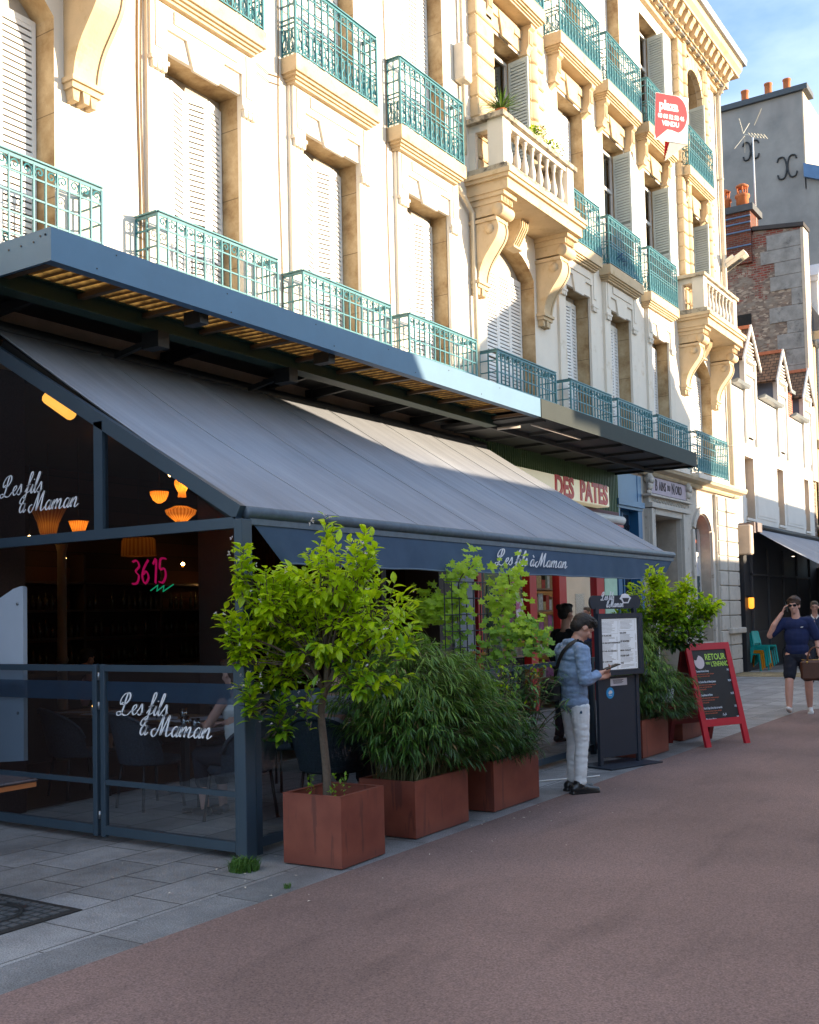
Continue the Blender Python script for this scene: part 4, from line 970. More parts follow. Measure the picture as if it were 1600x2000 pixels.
# ================================================================= AWNING
def canvas(n, L, co):
    mp = N(n, 'ShaderNodeMapping'); mp.inputs['Scale'].default_value = (.35,5.5,.35); L(co, mp.inputs[0]); a = N(n, 'ShaderNodeTexNoise'); a.inputs['Scale'].default_value = 1.2; a.inputs['Detail'].default_value = 5; a.inputs['Roughness'].default_value = .7; L(mp.outputs[0], a.inputs[0])
    b = N(n, 'ShaderNodeTexNoise'); b.inputs['Scale'].default_value = .9; b.inputs['Detail'].default_value = 6; L(co, b.inputs[0]); c = N(n, 'ShaderNodeTexNoise'); c.inputs['Scale'].default_value = 260; L(co, c.inputs[0])
    r = N(n, 'ShaderNodeMapRange'); r.inputs[1].default_value = .3; r.inputs[2].default_value = .7; r.inputs[3].default_value = .86; r.inputs[4].default_value = 1.12; L(a.outputs[0], r.inputs[0])
    r2 = N(n, 'ShaderNodeMapRange'); r2.inputs[1].default_value = .3; r2.inputs[2].default_value = .7; r2.inputs[3].default_value = .90; r2.inputs[4].default_value = 1.08; L(b.outputs[0], r2.inputs[0]); r3 = N(n, 'ShaderNodeMapRange'); r3.inputs[3].default_value = .8; r3.inputs[4].default_value = 1.2; L(c.outputs[0], r3.inputs[0])
    m = N(n, 'ShaderNodeMath', operation='MULTIPLY'); L(r.outputs[0], m.inputs[0]); L(r2.outputs[0], m.inputs[1]); m1 = N(n, 'ShaderNodeMath', operation='MULTIPLY'); L(m.outputs[0], m1.inputs[0]); L(r3.outputs[0], m1.inputs[1])
    q = N(n, 'ShaderNodeMix', data_type='RGBA', blend_type='MULTIPLY'); q.inputs[0].default_value = 1; q.inputs[6].default_value = (.27,.285,.32,1); L(m1.outputs[0], q.inputs[7])
    return q.outputs[2], c.outputs[0], .12
AWF = tex_mat('awning_fabric', canvas, rough=.9, spec=.15)
AWV = M('valance_fabric', (.065,.10,.155), rough=.9, var=.10, vs=4, spec=.2)
aw = thing('terrace_awning', 'large dark grey sloping awning with white script on its valance', 'awning', (-6.6, 10.3, 2.43))
XT, ZT, XB, ZB, YA, YB = -8.14, 4.31, -5.20, 2.475, 5.85, 14.80
def sheet(u, v, off=0.):
    y = YA+(YB-YA)*u; x = XT+(XB-XT)*v; z = ZT+(ZB-ZT)*v
    s = (u*7.45) % 1.0; fold = .012*math.exp(-min(s,1-s)*38)+.006*math.sin(u*95)*v+.010*math.sin(u*31+v*3)*math.sin(math.pi*v)+.004*math.sin(u*170+v*5)*v*v
    z += fold-.05*math.sin(math.pi*v)*(.7+.3*math.sin(u*9)) + off
    return (x, y, z)
mb = MB(); mb.smooth = True; mb.grid(lambda u, v: sheet(u, v), 300, 14); b0 = len(mb.v)
mb.grid(lambda u, v: sheet(u, v, -.012), 40, 6); obj('fabric', mb, AWF, aw, fix=False)
mb = MB(); mb.smooth = True
for k in range(8):
    u = k/7.45
    if u > 1: break
    mb.tube([tuple(Vector(sheet(u, v/14))+Vector((0,0,.002))) for v in range(15)], .003, 4)
obj('seam', mb, M('seam_grey', (.33,.34,.36), rough=.9), aw)
mb = MB(); mb.smooth = True; mb.tube([(XB+.01,YA-.02,2.475),(XB+.01,YB+.02,2.475)], .045, 10); mb.smooth = False; mb.box(XB-.04,XB+.03,YA,YB,2.385,2.43); obj('front_bar', mb, M('front_bar', (.10,.13,.16), rough=.5, var=.2, vs=12), aw)
def val(u, v):
    y = YA+.03+(YB-YA-.07)*u; s = math.sin(math.pi*min(1,max(0,u)))
    drop = .29*v; bow = .05*v*math.sin(u*3.1)+.012*v*math.sin(u*47)+.006*v*math.sin(u*131)
    yy = y+(.34*v*(1-u)**8)-(.35*v*u**10)
    return (XB+.02+bow*.8, yy, 2.40-drop*(1-.18*u**14)+.004*math.sin(u*60))
mb = MB(); mb.smooth = True; mb.grid(val, 160, 5); va = obj('valance', mb, AWV, aw, fix=False)
mb = MB(); mb.smooth = True; mb.tube([val(k/100, 1) for k in range(101)], .009, 6); obj('hem', mb, M('hem', (.12,.16,.21), rough=.8), va)
sc = script_mb([('Les fils à Maman', 0, 0)], .0715, .003, .20)
wd = max(v[0] for v in sc.v); sc.xf(Matrix.Diagonal((1.66/wd,1.0,1,1)))
put(sc, FX, (XB+.075, 9.46, 2.195)); obj('script_lettering', sc, M('letter_white', (.80,.80,.82), rough=.6), aw)
# cassette, arms and side drip edge
mb = MB(); mb.smooth = True; mb.tube([(-8.20,YA,4.34),(-8.20,YB,4.34)], .075, 10); obj('roller', mb, BLACKM, aw)
mb = MB()
for y in (YA+.10, 8.8, 11.8, YB-.1): mb.beam((-8.1,y,4.18),(-5.3,y,2.40),.05,.08)
obj('folding_arm', mb, BLACKM, aw)
# ================================================================= TERRACE SCREEN (side facing the camera)
ts = thing('terrace_screen', 'blue-grey steel frame with glass closing the terrace side, white script on its panes', 'glass screen', (-6.6, 5.8, 0))
YS = 5.80
mb = MB(); mb.bbox(-5.235,-5.155,YS-.06,YS+.05,0,2.42,.005); obj('corner_post', mb, ANTH, ts)
mb = MB(); mb.box(-8.34,-5.236,YS-.03,YS+.03,2.36,2.44); obj('transom', mb, ANTH, ts)
mb = MB(); mb.beam((-5.22,YS,2.47),(-8.34,YS,4.26),.06,.11,(0,0,1)); obj('sloping_rail', mb, ANTH, ts)
mb = MB(); mb.box(-6.74,-6.64,YS-.03,YS+.03,2.44,3.30); obj('mullion', mb, ANTH, ts)
UG = glass('upper_glass', (.72,.76,.82), .10)
mb = MB(); mb.quad((-8.34,YS,2.44),(-6.74,YS,2.44),(-6.74,YS,3.30),(-8.34,YS,4.22)); mb.add([(-6.64,YS,2.44),(-5.36,YS,2.44),(-6.64,YS,3.24)], [(0,1,2)]); ug = obj('pane', mb, UG, ts, fix=False)
def two_line(s_): return script_mb([('Les fils', 0, 0), ('à', 2.3, -2.0), ('Maman', 4.0, -2.0)], s_, .002, .20)
sc = two_line(.077); wd = max(v[0] for v in sc.v); sc.xf(Matrix.Diagonal((.98/wd,1,1,1))); put(sc, FY, (-7.93, YS-.006, 2.80)); obj('script_lettering', sc, MATS['letter_white'], ts)
# lamp heater under the sloping rail
ht = thing('terrace_heater', 'glowing amber tube heater fixed under the awning edge', 'heater', (-7.45, 6.0, 3.62))
mb = MB(); mb.smooth = True; mb.tube([(-7.56,5.98,3.64),(-7.26,5.98,3.46)], .055, 10); obj('glow_tube', mb, M('amber_glow', (.9,.5,.1), emit=(1.0,.42,.06), es=.45), ht)
mb = MB(); mb.beam((-7.60,6.0,3.74),(-7.20,6.0,3.51),.10,.03); obj('reflector', mb, BLACKM, ht)
# ---- low glass panels / gates
GG = glass('gate_glass', (.78,.88,.96), .34)
def gate(x0, x1, label, script):
    g = thing('glass_gate', label, 'glass gate', ((x0+x1)/2, YS, 0), group='low glass gates along the terrace side')
    mb = MB(); f = .05
    mb.bbox(x0,x0+f,YS-.025,YS+.025,.03,1.375,.006); mb.bbox(x1-f,x1,YS-.025,YS+.025,.03,1.375,.006)
    mb.box(x0+f,x1-f,YS-.022,YS+.022,1.32,1.37); mb.box(x0+f,x1-f,YS-.022,YS+.022,.05,.12); fr = obj('frame', mb, ANTH, g)
    mb = MB(); mb.box(x0+f,x1-f,YS-.015,YS+.015,.435,.475); obj('mid_rail', mb, ANTH, g)
    mb = MB(); mb.quad((x0+f,YS,.12),(x1-f,YS,.12),(x1-f,YS,1.32),(x0+f,YS,1.32)); obj('pane', mb, GG, g, fix=False)
    mb = MB(); mb.quad((x0+f,YS+.006,1.09),(x1-f,YS+.006,1.09),(x1-f,YS+.006,1.24),(x0+f,YS+.006,1.24)); obj('tinted_band', mb, M('blue_tint', (.03,.11,.19), rough=.35, alpha=.75), g, fix=False)  # translucent blue band across the upper pane
    mb = MB()
    for z in (.2,1.05,1.28):
        mb.smooth = True; mb.tube([(x0-.012,YS-.02,z-.03),(x0-.012,YS-.02,z+.03)], .012, 6)
    obj('hinge', mb, M('steel', (.3,.32,.34), metal=.8, rough=.3), g)
    if script:
        sc = two_line(.075); wd = max(v[0] for v in sc.v); sc.xf(Matrix.Diagonal((.98/wd,1,1,1))); put(sc, FY, (-6.50, YS-.006, .99)); obj('script_lettering', sc, MATS['letter_white'], g)
    return g
gate(-6.70, -5.245, 'glass gate with white script lettering beside the corner post', True)
gate(-8.20, -6.74, 'plain glass gate without lettering at the far left of the terrace side', False)
# front barrier of the terrace behind the planters
fb = thing('terrace_barrier', 'dark glazed barrier behind the red planters along the terrace front', 'barrier')
mb = MB()
for y in (5.95,8.0,10.0,12.0,14.2): mb.box(-5.30,-5.24,y,y+.06,0,1.15)
mb.box(-5.29,-5.25,5.95,14.25,1.10,1.15); mb.box(-5.29,-5.25,5.95,14.25,.05,.12); obj('frame', mb, ANTH, fb)
mb = MB(); mb.quad((-5.27,5.98,.12),(-5.27,14.2,.12),(-5.27,14.2,1.10),(-5.27,5.98,1.10)); obj('pane', mb, glass('barrier_glass', (.80,.82,.84), .05), fb, fix=False)
# ================================================================= FAR END OF THE STREET
RENDER_W = M('white_render', (.66,.63,.58), rough=.85, var=.04, vs=2, bump=.1)
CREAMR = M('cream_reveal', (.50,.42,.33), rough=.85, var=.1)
TILE = None
def tile_tex(n, L, co):
    b = N(n, 'ShaderNodeTexBrick'); b.inputs['Scale'].default_value = 1; b.inputs['Brick Width'].default_value = .18; b.inputs['Row Height'].default_value = .11; b.inputs['Mortar Size'].default_value = .012; b.inputs['Mortar Smooth'].default_value = .4
    b.inputs['Color1'].default_value = (.24,.13,.07,1); b.inputs['Color2'].default_value = (.12,.075,.045,1); b.inputs['Mortar'].default_value = (.02,.015,.012,1)
    mp = N(n, 'ShaderNodeMapping'); mp.inputs['Rotation'].default_value = (R(90),0,0); L(co, mp.inputs[0]); L(mp.outputs[0], b.inputs[0])
    a = N(n, 'ShaderNodeTexNoise'); a.inputs['Scale'].default_value = 9; L(co, a.inputs[0]); r = N(n, 'ShaderNodeMapRange'); r.inputs[3].default_value = .5; r.inputs[4].default_value = 1.6; L(a.outputs[0], r.inputs[0])
    m = N(n, 'ShaderNodeMix', data_type='RGBA', blend_type='MULTIPLY'); m.inputs[0].default_value = 1; L(b.outputs[0], m.inputs[6]); L(r.outputs[0], m.inputs[7])
    return m.outputs[2], b.outputs['Fac'], -.8
tex_mat('clay_tiles', tile_tex, rough=.85); RIDGE = M('ridge_tile', (.42,.13,.06), var=.2, vs=9)
wh = thing('white_house', 'low white rendered house with three gabled dormers beyond the stone building', 'house', (-8.35, 29, 0))
mb = MB(); mb.box(-14, -8.36, 28.85, 38.15, 0, 3.95); obj('ground_storey', mb, M('dark_shop', (.018,.018,.02), rough=.5), wh)
mb = MB(); wops = [(29.95,30.85,4.2,5.93),(33.42,34.16,4.2,5.93),(36.85,37.5,4.2,5.93)]
DY = [30.65, 34.2, 37.5]
for c in DY[:2]: wops.append((c-.30, c+.30, 6.45, 7.75))
wall_panel(mb, -8.35, 28.8, 38.15, 3.95, 7.75, wops, .3); mb.mat = 0
mb.box(-14, -8.70, 28.85, 38.15, 3.95, 7.75); obj('wall', mb, [RENDER_W, CREAMR], wh)
mb = MB()
for a, b, c, d in wops[:3]: mb.box(-8.63,-8.60,a,b,c,d)
obj('window', mb, M('far_window', (.35,.30,.27), rough=.4), wh)
mb = MB()
for a, b, c, d in wops[:3]:
    mb.box(-8.37,-8.31,a-.03,b+.03,c-.07,c-.001)
    for k in range(4): mb.tube([(-8.36,a+.02+k*.03,c+.05),(-8.36,a+.02+k*.03,c+.55)], .008, 4)
obj('sill', mb, RENDER_W, wh)
mb = MB()
for a, b in ((31.0,33.1),(34.4,36.6)): mb.box(-8.36,-8.335,a,b,4.25,5.3); mb.box(-8.36,-8.325,a+.08,b-.08,4.33,5.22)
obj('wall_panel', mb, RENDER_W, wh)
mb = MB(); mb.quad((-8.4,28.85,7.75),(-8.4,38.15,7.75),(-11.2,38.15,9.6),(-11.2,28.85,9.6)); obj('roof', mb, MATS['clay_tiles'], wh, fix=False)
mb = MB()
for a, b in ((28.9,30.1),(31.6,33.7),(35.3,37.05)):
    mb.prism([(-8.36,7.78),(-8.16,7.80),(-8.12,7.88),(-8.15,7.90),(-8.36,7.84)], a, b, 'y')
obj('gutter', mb, M('pale_zinc', (.24,.26,.27), rough=.4, metal=.3), wh)
CHEEK = M('dormer_cheek', (.13,.17,.24), rough=.7, var=.15)
for k, c in enumerate(DY):
    mb = MB(); hw = .66
    mb.prism([(c-hw+.06,7.75),(c+hw-.06,7.75),(c+hw-.06,8.85),(c,9.5),(c-hw+.06,8.85)], -8.42, -8.34, 'x')
    for sg in (-1,1): e = sorted((c+sg*(hw-.06), c+sg*(hw-.18))); mb.box(-8.34,-8.28,e[0],e[1],6.3,8.8)
    mb.box(-8.34,-8.27,c-hw+.19,c+hw-.19,8.25,8.42)
    dm = obj('dormer', mb, RENDER_W, wh)
    mb = MB(); mb.box(-8.345,-8.33,c-.34,c+.34,6.5,8.2); mb.mat = 1; mb.box(-8.329,-8.31,c-.36,c-.30,6.5,8.2); mb.box(-8.329,-8.31,c+.30,c+.36,6.5,8.2); mb.box(-8.329,-8.31,c-.03,c+.03,6.5,8.2); mb.box(-8.329,-8.31,c-.3,c+.3,7.55,7.6); obj('dormer_window', mb, [M('dormer_pane', (.45,.44,.42), rough=.25), WHITEP], dm)
    mb = MB(); mb.box(-10.3,-8.4201,c-hw+.08,c+hw-.08,7.6,8.86); obj('cheek', mb, CHEEK, dm)
    mb = MB()
    for sg in (-1,1):
        e = c+sg*(hw+.20)
        for dz, nm in ((0,0),): mb.quad((-8.22,c,9.66),(-10.6,c,9.66),(-10.6,e,8.62),(-8.22,e,8.62)); mb.quad((-8.22,c,9.60),(-8.22,e,8.56),(-10.6,e,8.56),(-10.6,c,9.60))
    obj('dormer_roof', mb, MATS['clay_tiles'], dm, fix=False)
    mb = MB(); mb.box(-10.6,-8.25,c-.07,c+.07,9.62,9.72); obj('ridge_tiles', mb, RIDGE, dm)
    mb = MB()
    for sg in (-1,1):
        e = c+sg*(hw+.22); mb.prism([(c,9.74),(e,8.62),(e,8.50),(c,9.58)], -8.25, -8.20, 'x')
    mb.box(-8.34,-8.22,c-.42,c+.42,8.62,8.70); 
    for q in range(5): mb.box(-8.34,-8.26,c-.36+q*.01,c+.36-q*.01,8.80+q*.10,8.83+q*.10)
    obj('barge_board', mb, RENDER_W, dm)
def brick_tex(n, L, co, k=1.):
    b = N(n, 'ShaderNodeTexBrick'); b.inputs['Scale'].default_value = 1; b.inputs['Brick Width'].default_value = .22; b.inputs['Row Height'].default_value = .075; b.inputs['Mortar Size'].default_value = .009
    b.inputs['Color1'].default_value = (.42*k,.10*k,.05*k,1); b.inputs['Color2'].default_value = (.24*k,.06*k,.035*k,1); b.inputs['Mortar'].default_value = (.30*k,.25*k,.2*k,1)
    mp = N(n, 'ShaderNodeMapping'); mp.inputs['Rotation'].default_value = (R(90),0,0)
    g = N(n, 'ShaderNodeNewGeometry'); sx = N(n, 'ShaderNodeSeparateXYZ'); L(co, sx.inputs[0]); ad = N(n, 'ShaderNodeMath', operation='ADD'); L(sx.outputs[0], ad.inputs[0]); L(sx.outputs[1], ad.inputs[1])
    cx = N(n, 'ShaderNodeCombineXYZ'); L(ad.outputs[0], cx.inputs[0]); L(sx.outputs[2], cx.inputs[1]); L(cx.outputs[0], b.inputs[0])
    return b.outputs[0], b.outputs['Fac'], -.5
BR = tex_mat('orange_brick', brick_tex, rough=.85)
mb = MB(); mb.box(-9.0,-8.55,36.0,36.55,7.4,8.7); ch = obj('chimney', mb, BR, wh); mb = MB(); mb.box(-9.1,-8.45,35.9,36.65,8.7,8.82); obj('chimney_cap', mb, MATS['pale_zinc'], ch)

# street awning of the far restaurant
fa = thing('far_awning', 'grey awning of the dark restaurant under the white house', 'awning', (-6.5, 34, 3))
mb = MB(); mb.smooth = True
mb.grid(lambda u, v: (-8.28+2.75*v, 29.85+8.1*u, 3.93-1.62*v-.04*math.sin(math.pi*v)), 12, 8); obj('fabric', mb, AWF, fa, fix=False)
mb = MB(); mb.smooth = True; mb.tube([(-5.53,29.8,2.29),(-5.53,37.95,2.29)], .05, 8); mb.tube([(-8.28,29.8,3.98),(-8.28,38,3.98)], .09, 8); obj('front_bar', mb, BLACKM, fa)
mb = MB(); mb.box(-8.35,-7.95,29.2,29.35,3.72,4.0); mb.box(-8.2,-7.9,29.35,29.8,3.75,4.0); obj('end_cap', mb, M('cap_brown', (.16,.12,.11)), fa)
bx = thing('beige_cabinet', 'beige wall cabinet with a small square spotlight at the corner of the stone building', 'cabinet', (-8.2,28.95,3.1))
mb = MB(); mb.bbox(-8.62,-7.95,28.80,29.1,3.12,3.92,.03); obj('case', mb, M('cab_beige', (.42,.34,.27), rough=.6), bx)
mb = MB(); mb.box(-8.50,-8.28,28.72,28.799,3.38,3.60); mb.smooth = True; mb.tube([(-8.4,28.74,3.36),(-8.36,28.70,3.28)], .03, 6); obj('spotlight', mb, WHITEP, bx)
# dim interior of the far terrace, its shade painted as near-black panels
dt = thing('restaurant_front', 'dark framed restaurant front under the far awning', 'shop front', (-8.3, 33, 0))
mb = MB(); mb.box(-8.35,-8.30,28.9,38,0,3.9); mb.box(-8.3,-5.2,37.9,38.0,0,3.0); mb.box(-8.35,-8.2,28.95,29.25,0,3.7); obj('dark_panel', mb, M('dim_terrace_wall', (.022,.022,.026), rough=.5, var=.3, vs=2), dt)
mb = MB()
for y in (29.9,31.6,33.3,35.0,36.7): mb.box(-8.3,-8.24,y,y+.09,.5,3.4)
for k in range(6): mb.box(-7.9,-5.4,37.84,37.9,.4+.001+k*.5,.44+k*.5)
mb.box(-8.3,-8.22,29.9,36.7,1.0,1.06); mb.box(-8.3,-8.22,29.9,36.7,2.6,2.66); obj('frame', mb, M('frame_dark', (.05,.05,.055)), dt)
mb = MB(); 
for k in range(4): mb.box(-8.1,-4.2,33.6+k*.3,33.6+k*.3+.22,.01+k*.07,.07+k*.07)
obj('step', mb, M('dark_decking', (.04,.035,.03)), dt)
wl = thing('wall_lamp', 'small glowing orange wall lamp on the dark restaurant front', 'wall lamp', (-8.2,29.2,1.83))
mb = MB(); mb.smooth = True; mb.lathe([(.04,0),(.075,.03),(.08,.28),(.05,.32)], (-8.12,29.25,1.68), 10); obj('glass_shade', mb, M('orange_lamp', (.8,.35,.05), emit=(1,.34,.03), es=.45), wl)
mb = MB(); mb.box(-8.2,-8.05,29.16,29.34,1.98,2.03); obj('bracket', mb, BLACKM, wl)
mb = MB(); mb.smooth = True; mb.lathe([(.001,0),(.05,.01),(.001,.02)], (-7.4,31.0,3.1), 8); ob = obj('spot_lamp', mb, M('spot_glow', (1,.8,.6), emit=(1,.8,.55), es=1)); tag(ob, 'tiny lit ceiling spot under the far awning', 'spotlight')
# bicycles parked in front of the dark restaurant
def bicycle(loc, rz, label, col):
    b = thing('bicycle', label, 'bicycle', loc, rz, group='bicycles parked by the far terrace')
    for x in (-.52,.52):
        mb = MB(); mb.smooth = True; mb.tube([(x+.33*math.cos(t*.3),0,.34+.33*math.sin(t*.3)) for t in range(21)], .02, 5, closed=True)
        mb.smooth = False
        for t in range(8): mb.beam((x,0,.34),(x+.33*math.cos(t*.785),0,.34+.33*math.sin(t*.785)),.004,.004)
        obj('wheel', mb, BLACKM, b, world=False)
    mb = MB(); mb.smooth = True
    for p, q in (((-.52,0,.34),(-.12,0,.32)),((-.12,0,.32),(-.22,0,.85)),((-.22,0,.80),(-.52,0,.34)),((-.20,0,.76),(.36,0,.80)),((-.12,0,.32),(.38,0,.70)),((.36,0,.92),(.52,0,.34))): mb.tube([p,q], .016, 6)
    obj('frame', mb, col, b, world=False)
    mb = MB(); mb.smooth = True; mb.tube([(.42,-.28,1.0),(.32,-.12,.98),(.35,0,.94),(.32,.12,.98),(.42,.28,1.0)], .014, 6); obj('handlebar', mb, BLACKM, b, world=False)
    mb = MB(); mb.box(-.34,-.12,-.07,.07,.88,.93); obj('saddle', mb, M('saddle', (.05,.03,.02)), b, world=False)
bicycle((-7.2,32.1,0), R(18), 'dark bicycle parked beside the coloured chair stack', M('bike_grey', (.25,.24,.22), metal=.5, rough=.4))
bicycle((-6.4,33.0,0), R(12), 'bicycle with orange frame tube parked behind the other', M('bike_orange', (.30,.10,.03), rough=.4))

# ---- rubble stone gable wall with brick stack
def rubble(n, L, co):
    sx = N(n, 'ShaderNodeSeparateXYZ'); L(co, sx.inputs[0]); cx = N(n, 'ShaderNodeCombineXYZ'); L(sx.outputs[0], cx.inputs[0]); L(sx.outputs[2], cx.inputs[1])
    v = N(n, 'ShaderNodeTexVoronoi'); v.inputs['Scale'].default_value = 13; mp = N(n, 'ShaderNodeMapping'); mp.inputs['Scale'].default_value = (.6,1.4,1); L(cx.outputs[0], mp.inputs[0]); L(mp.outputs[0], v.inputs[0])
    w = N(n, 'ShaderNodeTexWhiteNoise'); L(v.outputs['Position'], w.inputs[0])
    r = N(n, 'ShaderNodeValToRGB'); e = r.color_ramp.elements; e[0].color = (.24,.18,.14,1); e[1].color = (.40,.33,.26,1); e.new(.5).color = (.13,.10,.085,1); L(w.outputs[0], r.inputs[0])
    b = N(n, 'ShaderNodeTexBrick'); b.inputs['Scale'].default_value = 1; b.inputs['Brick Width'].default_value = .24; b.inputs['Row Height'].default_value = .085; b.inputs['Mortar Size'].default_value = .014
    b.inputs['Color1'].default_value = (.26,.05,.035,1); b.inputs['Color2'].default_value = (.14,.04,.03,1); b.inputs['Mortar'].default_value = (.20,.17,.14,1); L(cx.outputs[0], b.inputs[0])
    q = N(n, 'ShaderNodeTexNoise'); q.inputs['Scale'].default_value = .9; q.inputs['Detail'].default_value = 9; q.inputs['Roughness'].default_value = .75; L(cx.outputs[0], q.inputs[0])
    # brick shows mostly towards the upper left of the wall
    gz = N(n, 'ShaderNodeMapRange'); gz.inputs[1].default_value = 9.0; gz.inputs[2].default_value = 14.5; gz.inputs[3].default_value = -.12; gz.inputs[4].default_value = .07; L(sx.outputs[2], gz.inputs[0])
    ad = N(n, 'ShaderNodeMath', operation='ADD'); L(q.outputs[0], ad.inputs[0]); L(gz.outputs[0], ad.inputs[1])
    t = N(n, 'ShaderNodeMapRange'); t.inputs[1].default_value = .54; t.inputs[2].default_value = .57; L(ad.outputs[0], t.inputs[0])
    m = N(n, 'ShaderNodeMix', data_type='RGBA'); L(t.outputs[0], m.inputs[0]); L(r.outputs[0], m.inputs[6]); L(b.outputs[0], m.inputs[7])
    p = N(n, 'ShaderNodeTexNoise'); p.inputs['Scale'].default_value = 2.3; p.inputs['Detail'].default_value = 8; L(co, p.inputs[0])
    t2 = N(n, 'ShaderNodeMapRange'); t2.inputs[1].default_value = .55; t2.inputs[2].default_value = .63; t2.inputs[4].default_value = .8; L(p.outputs[0], t2.inputs[0])
    m2 = N(n, 'ShaderNodeMix', data_type='RGBA'); L(t2.outputs[0], m2.inputs[0]); L(m.outputs[2], m2.inputs[6]); m2.inputs[7].default_value = (.22,.19,.16,1)
    return m2.outputs[2], v.outputs['Distance'], .8
tex_mat('rubble_wall', rubble, rough=.95)
sg_ = thing('gable_wall', 'tall weathered stone and brick party wall rising behind the white house', 'gable wall', (-8.4,38.2,0))
mb = MB(); mb.prism([(-14,0),(-8.44,0),(-8.44,14.82),(-10.05,15.02),(-10.05,14.9),(-14,15.2)], 38.2, 38.9, 'y'); obj('wall', mb, MATS['rubble_wall'], sg_)
QST = M('grey_ashlar', (.25,.245,.235), rough=.9, var=.28, vs=3, bump=.3, bs=20, col2=(.07,.07,.07), c2t=(.55,.68))
mb = MB(); z = 6.4; rr = random.Random(4); k = 0
while z < 14.6:
    h = rr.uniform(.34,.62); w = (.95 if k % 2 else .45)+rr.uniform(-.1,.25)+(.5 if z > 13.2 else 0); mb.bbox(-8.43-w,-8.425,38.17,38.25,z+.006,min(z+h-.006,14.75),.006); z += h; k += 1
obj('corner_stones', mb, QST, sg_)
mb = MB(); mb.box(-8.43,-8.33,38.15,38.9,6.0,14.80); obj('painted_lit_edge', mb, CREAMR, sg_)  # pale strip: sunlight on the wall's end put into its colour
mb = MB(); mb.prism([(-10.05,15.03),(-8.30,14.83),(-8.30,14.97),(-10.05,15.17)], 38.1, 39.0, 'y'); obj('coping', mb, M('coping_black', (.05,.045,.045), rough=.9), sg_)
mb = MB(); mb.box(-10.72,-10.22,38.14,38.22,9.6,12.1); obj('window_recess_dark', mb, DARKIN, sg_)  # near-black slab paints the shade of a window recess
mb = MB(); mb.box(-11.6,-10.08,38.05,39.1,13.9,15.75); st = obj('brick_stack', mb, tex_mat('dark_red_brick', lambda n, L, co: brick_tex(n, L, co, .42), rough=.9), sg_)
mb = MB(); mb.box(-11.7,-9.95,37.95,39.2,15.75,15.98); obj('stack_cap', mb, M('cap_slate', (.06,.065,.07)), st)
mb = MB()
for z in (15.55,15.32,15.02,14.5): mb.box(-11.6,-10.075,38.0,38.049,z,z+.05)
obj('iron_strap', mb, M('strap_blue', (.10,.16,.26), metal=.3), st)
TERRA = M('terracotta', (.50,.15,.05), rough=.8, var=.2, vs=5)
mb = MB(); mb.smooth = True
for x, s in ((-11.05,1.0),(-10.42,1.1)):
    mb.lathe([(.20*s,0),(.20*s,.35*s),(.24*s,.38*s),(.24*s,.45*s),(.17*s,.47*s),(.15*s,.5*s)], (x,38.4,15.98), 14)
    for k in range(5): a = k*1.257; mb.tube([(x+.15*s*math.cos(a),38.4+.15*s*math.sin(a),15.98+.5*s),(x+.17*s*math.cos(a),38.4+.17*s*math.sin(a),15.98+.70*s)], .028, 5)
    mb.lathe([(.001,0),(.19*s,.0),(.21*s,.05),(.10*s,.13),(.001,.16)], (x,38.4,15.98+.70*s), 14)
obj('chimney_pot', mb, TERRA, st)
an = thing('tv_antenna', 'white television antenna on a thin mast above the brick stack', 'antenna', (-10.1,38.9,15.9))
mb = MB(); mb.smooth = True; mb.tube([(-10.1,38.9,15.0),(-10.1,38.9,18.7)], .028, 6); obj('mast', mb, M('mast_white', (.6,.6,.6)), an)
mb = MB(); mb.beam((-10.3,38.6,18.75),(-9.5,38.3,18.35),.025,.025)
for k in range(6): t = k/5; x, y, z = -10.1+.6*t, 38.55-.25*t, 18.66-.31*t; mb.beam((x-.03,y-.13,z+.04),(x+.03,y+.13,z-.04),.016,.016)
for sx_ in (-1,1): mb.beam((-10.35,38.6,18.8),(-10.35+.1*sx_+.05,38.6+.3*sx_,18.8+.45),.015,.015); mb.beam((-10.3,38.6,18.7),(-10.5+.1*sx_,38.6+.3*sx_,18.2),.015,.015); mb.beam((-9.9,38.4,18.9),(-9.6,38.3,19.4),.014,.014)
obj('aerial', mb, M('aerial_cream', (.6,.56,.45)), an)

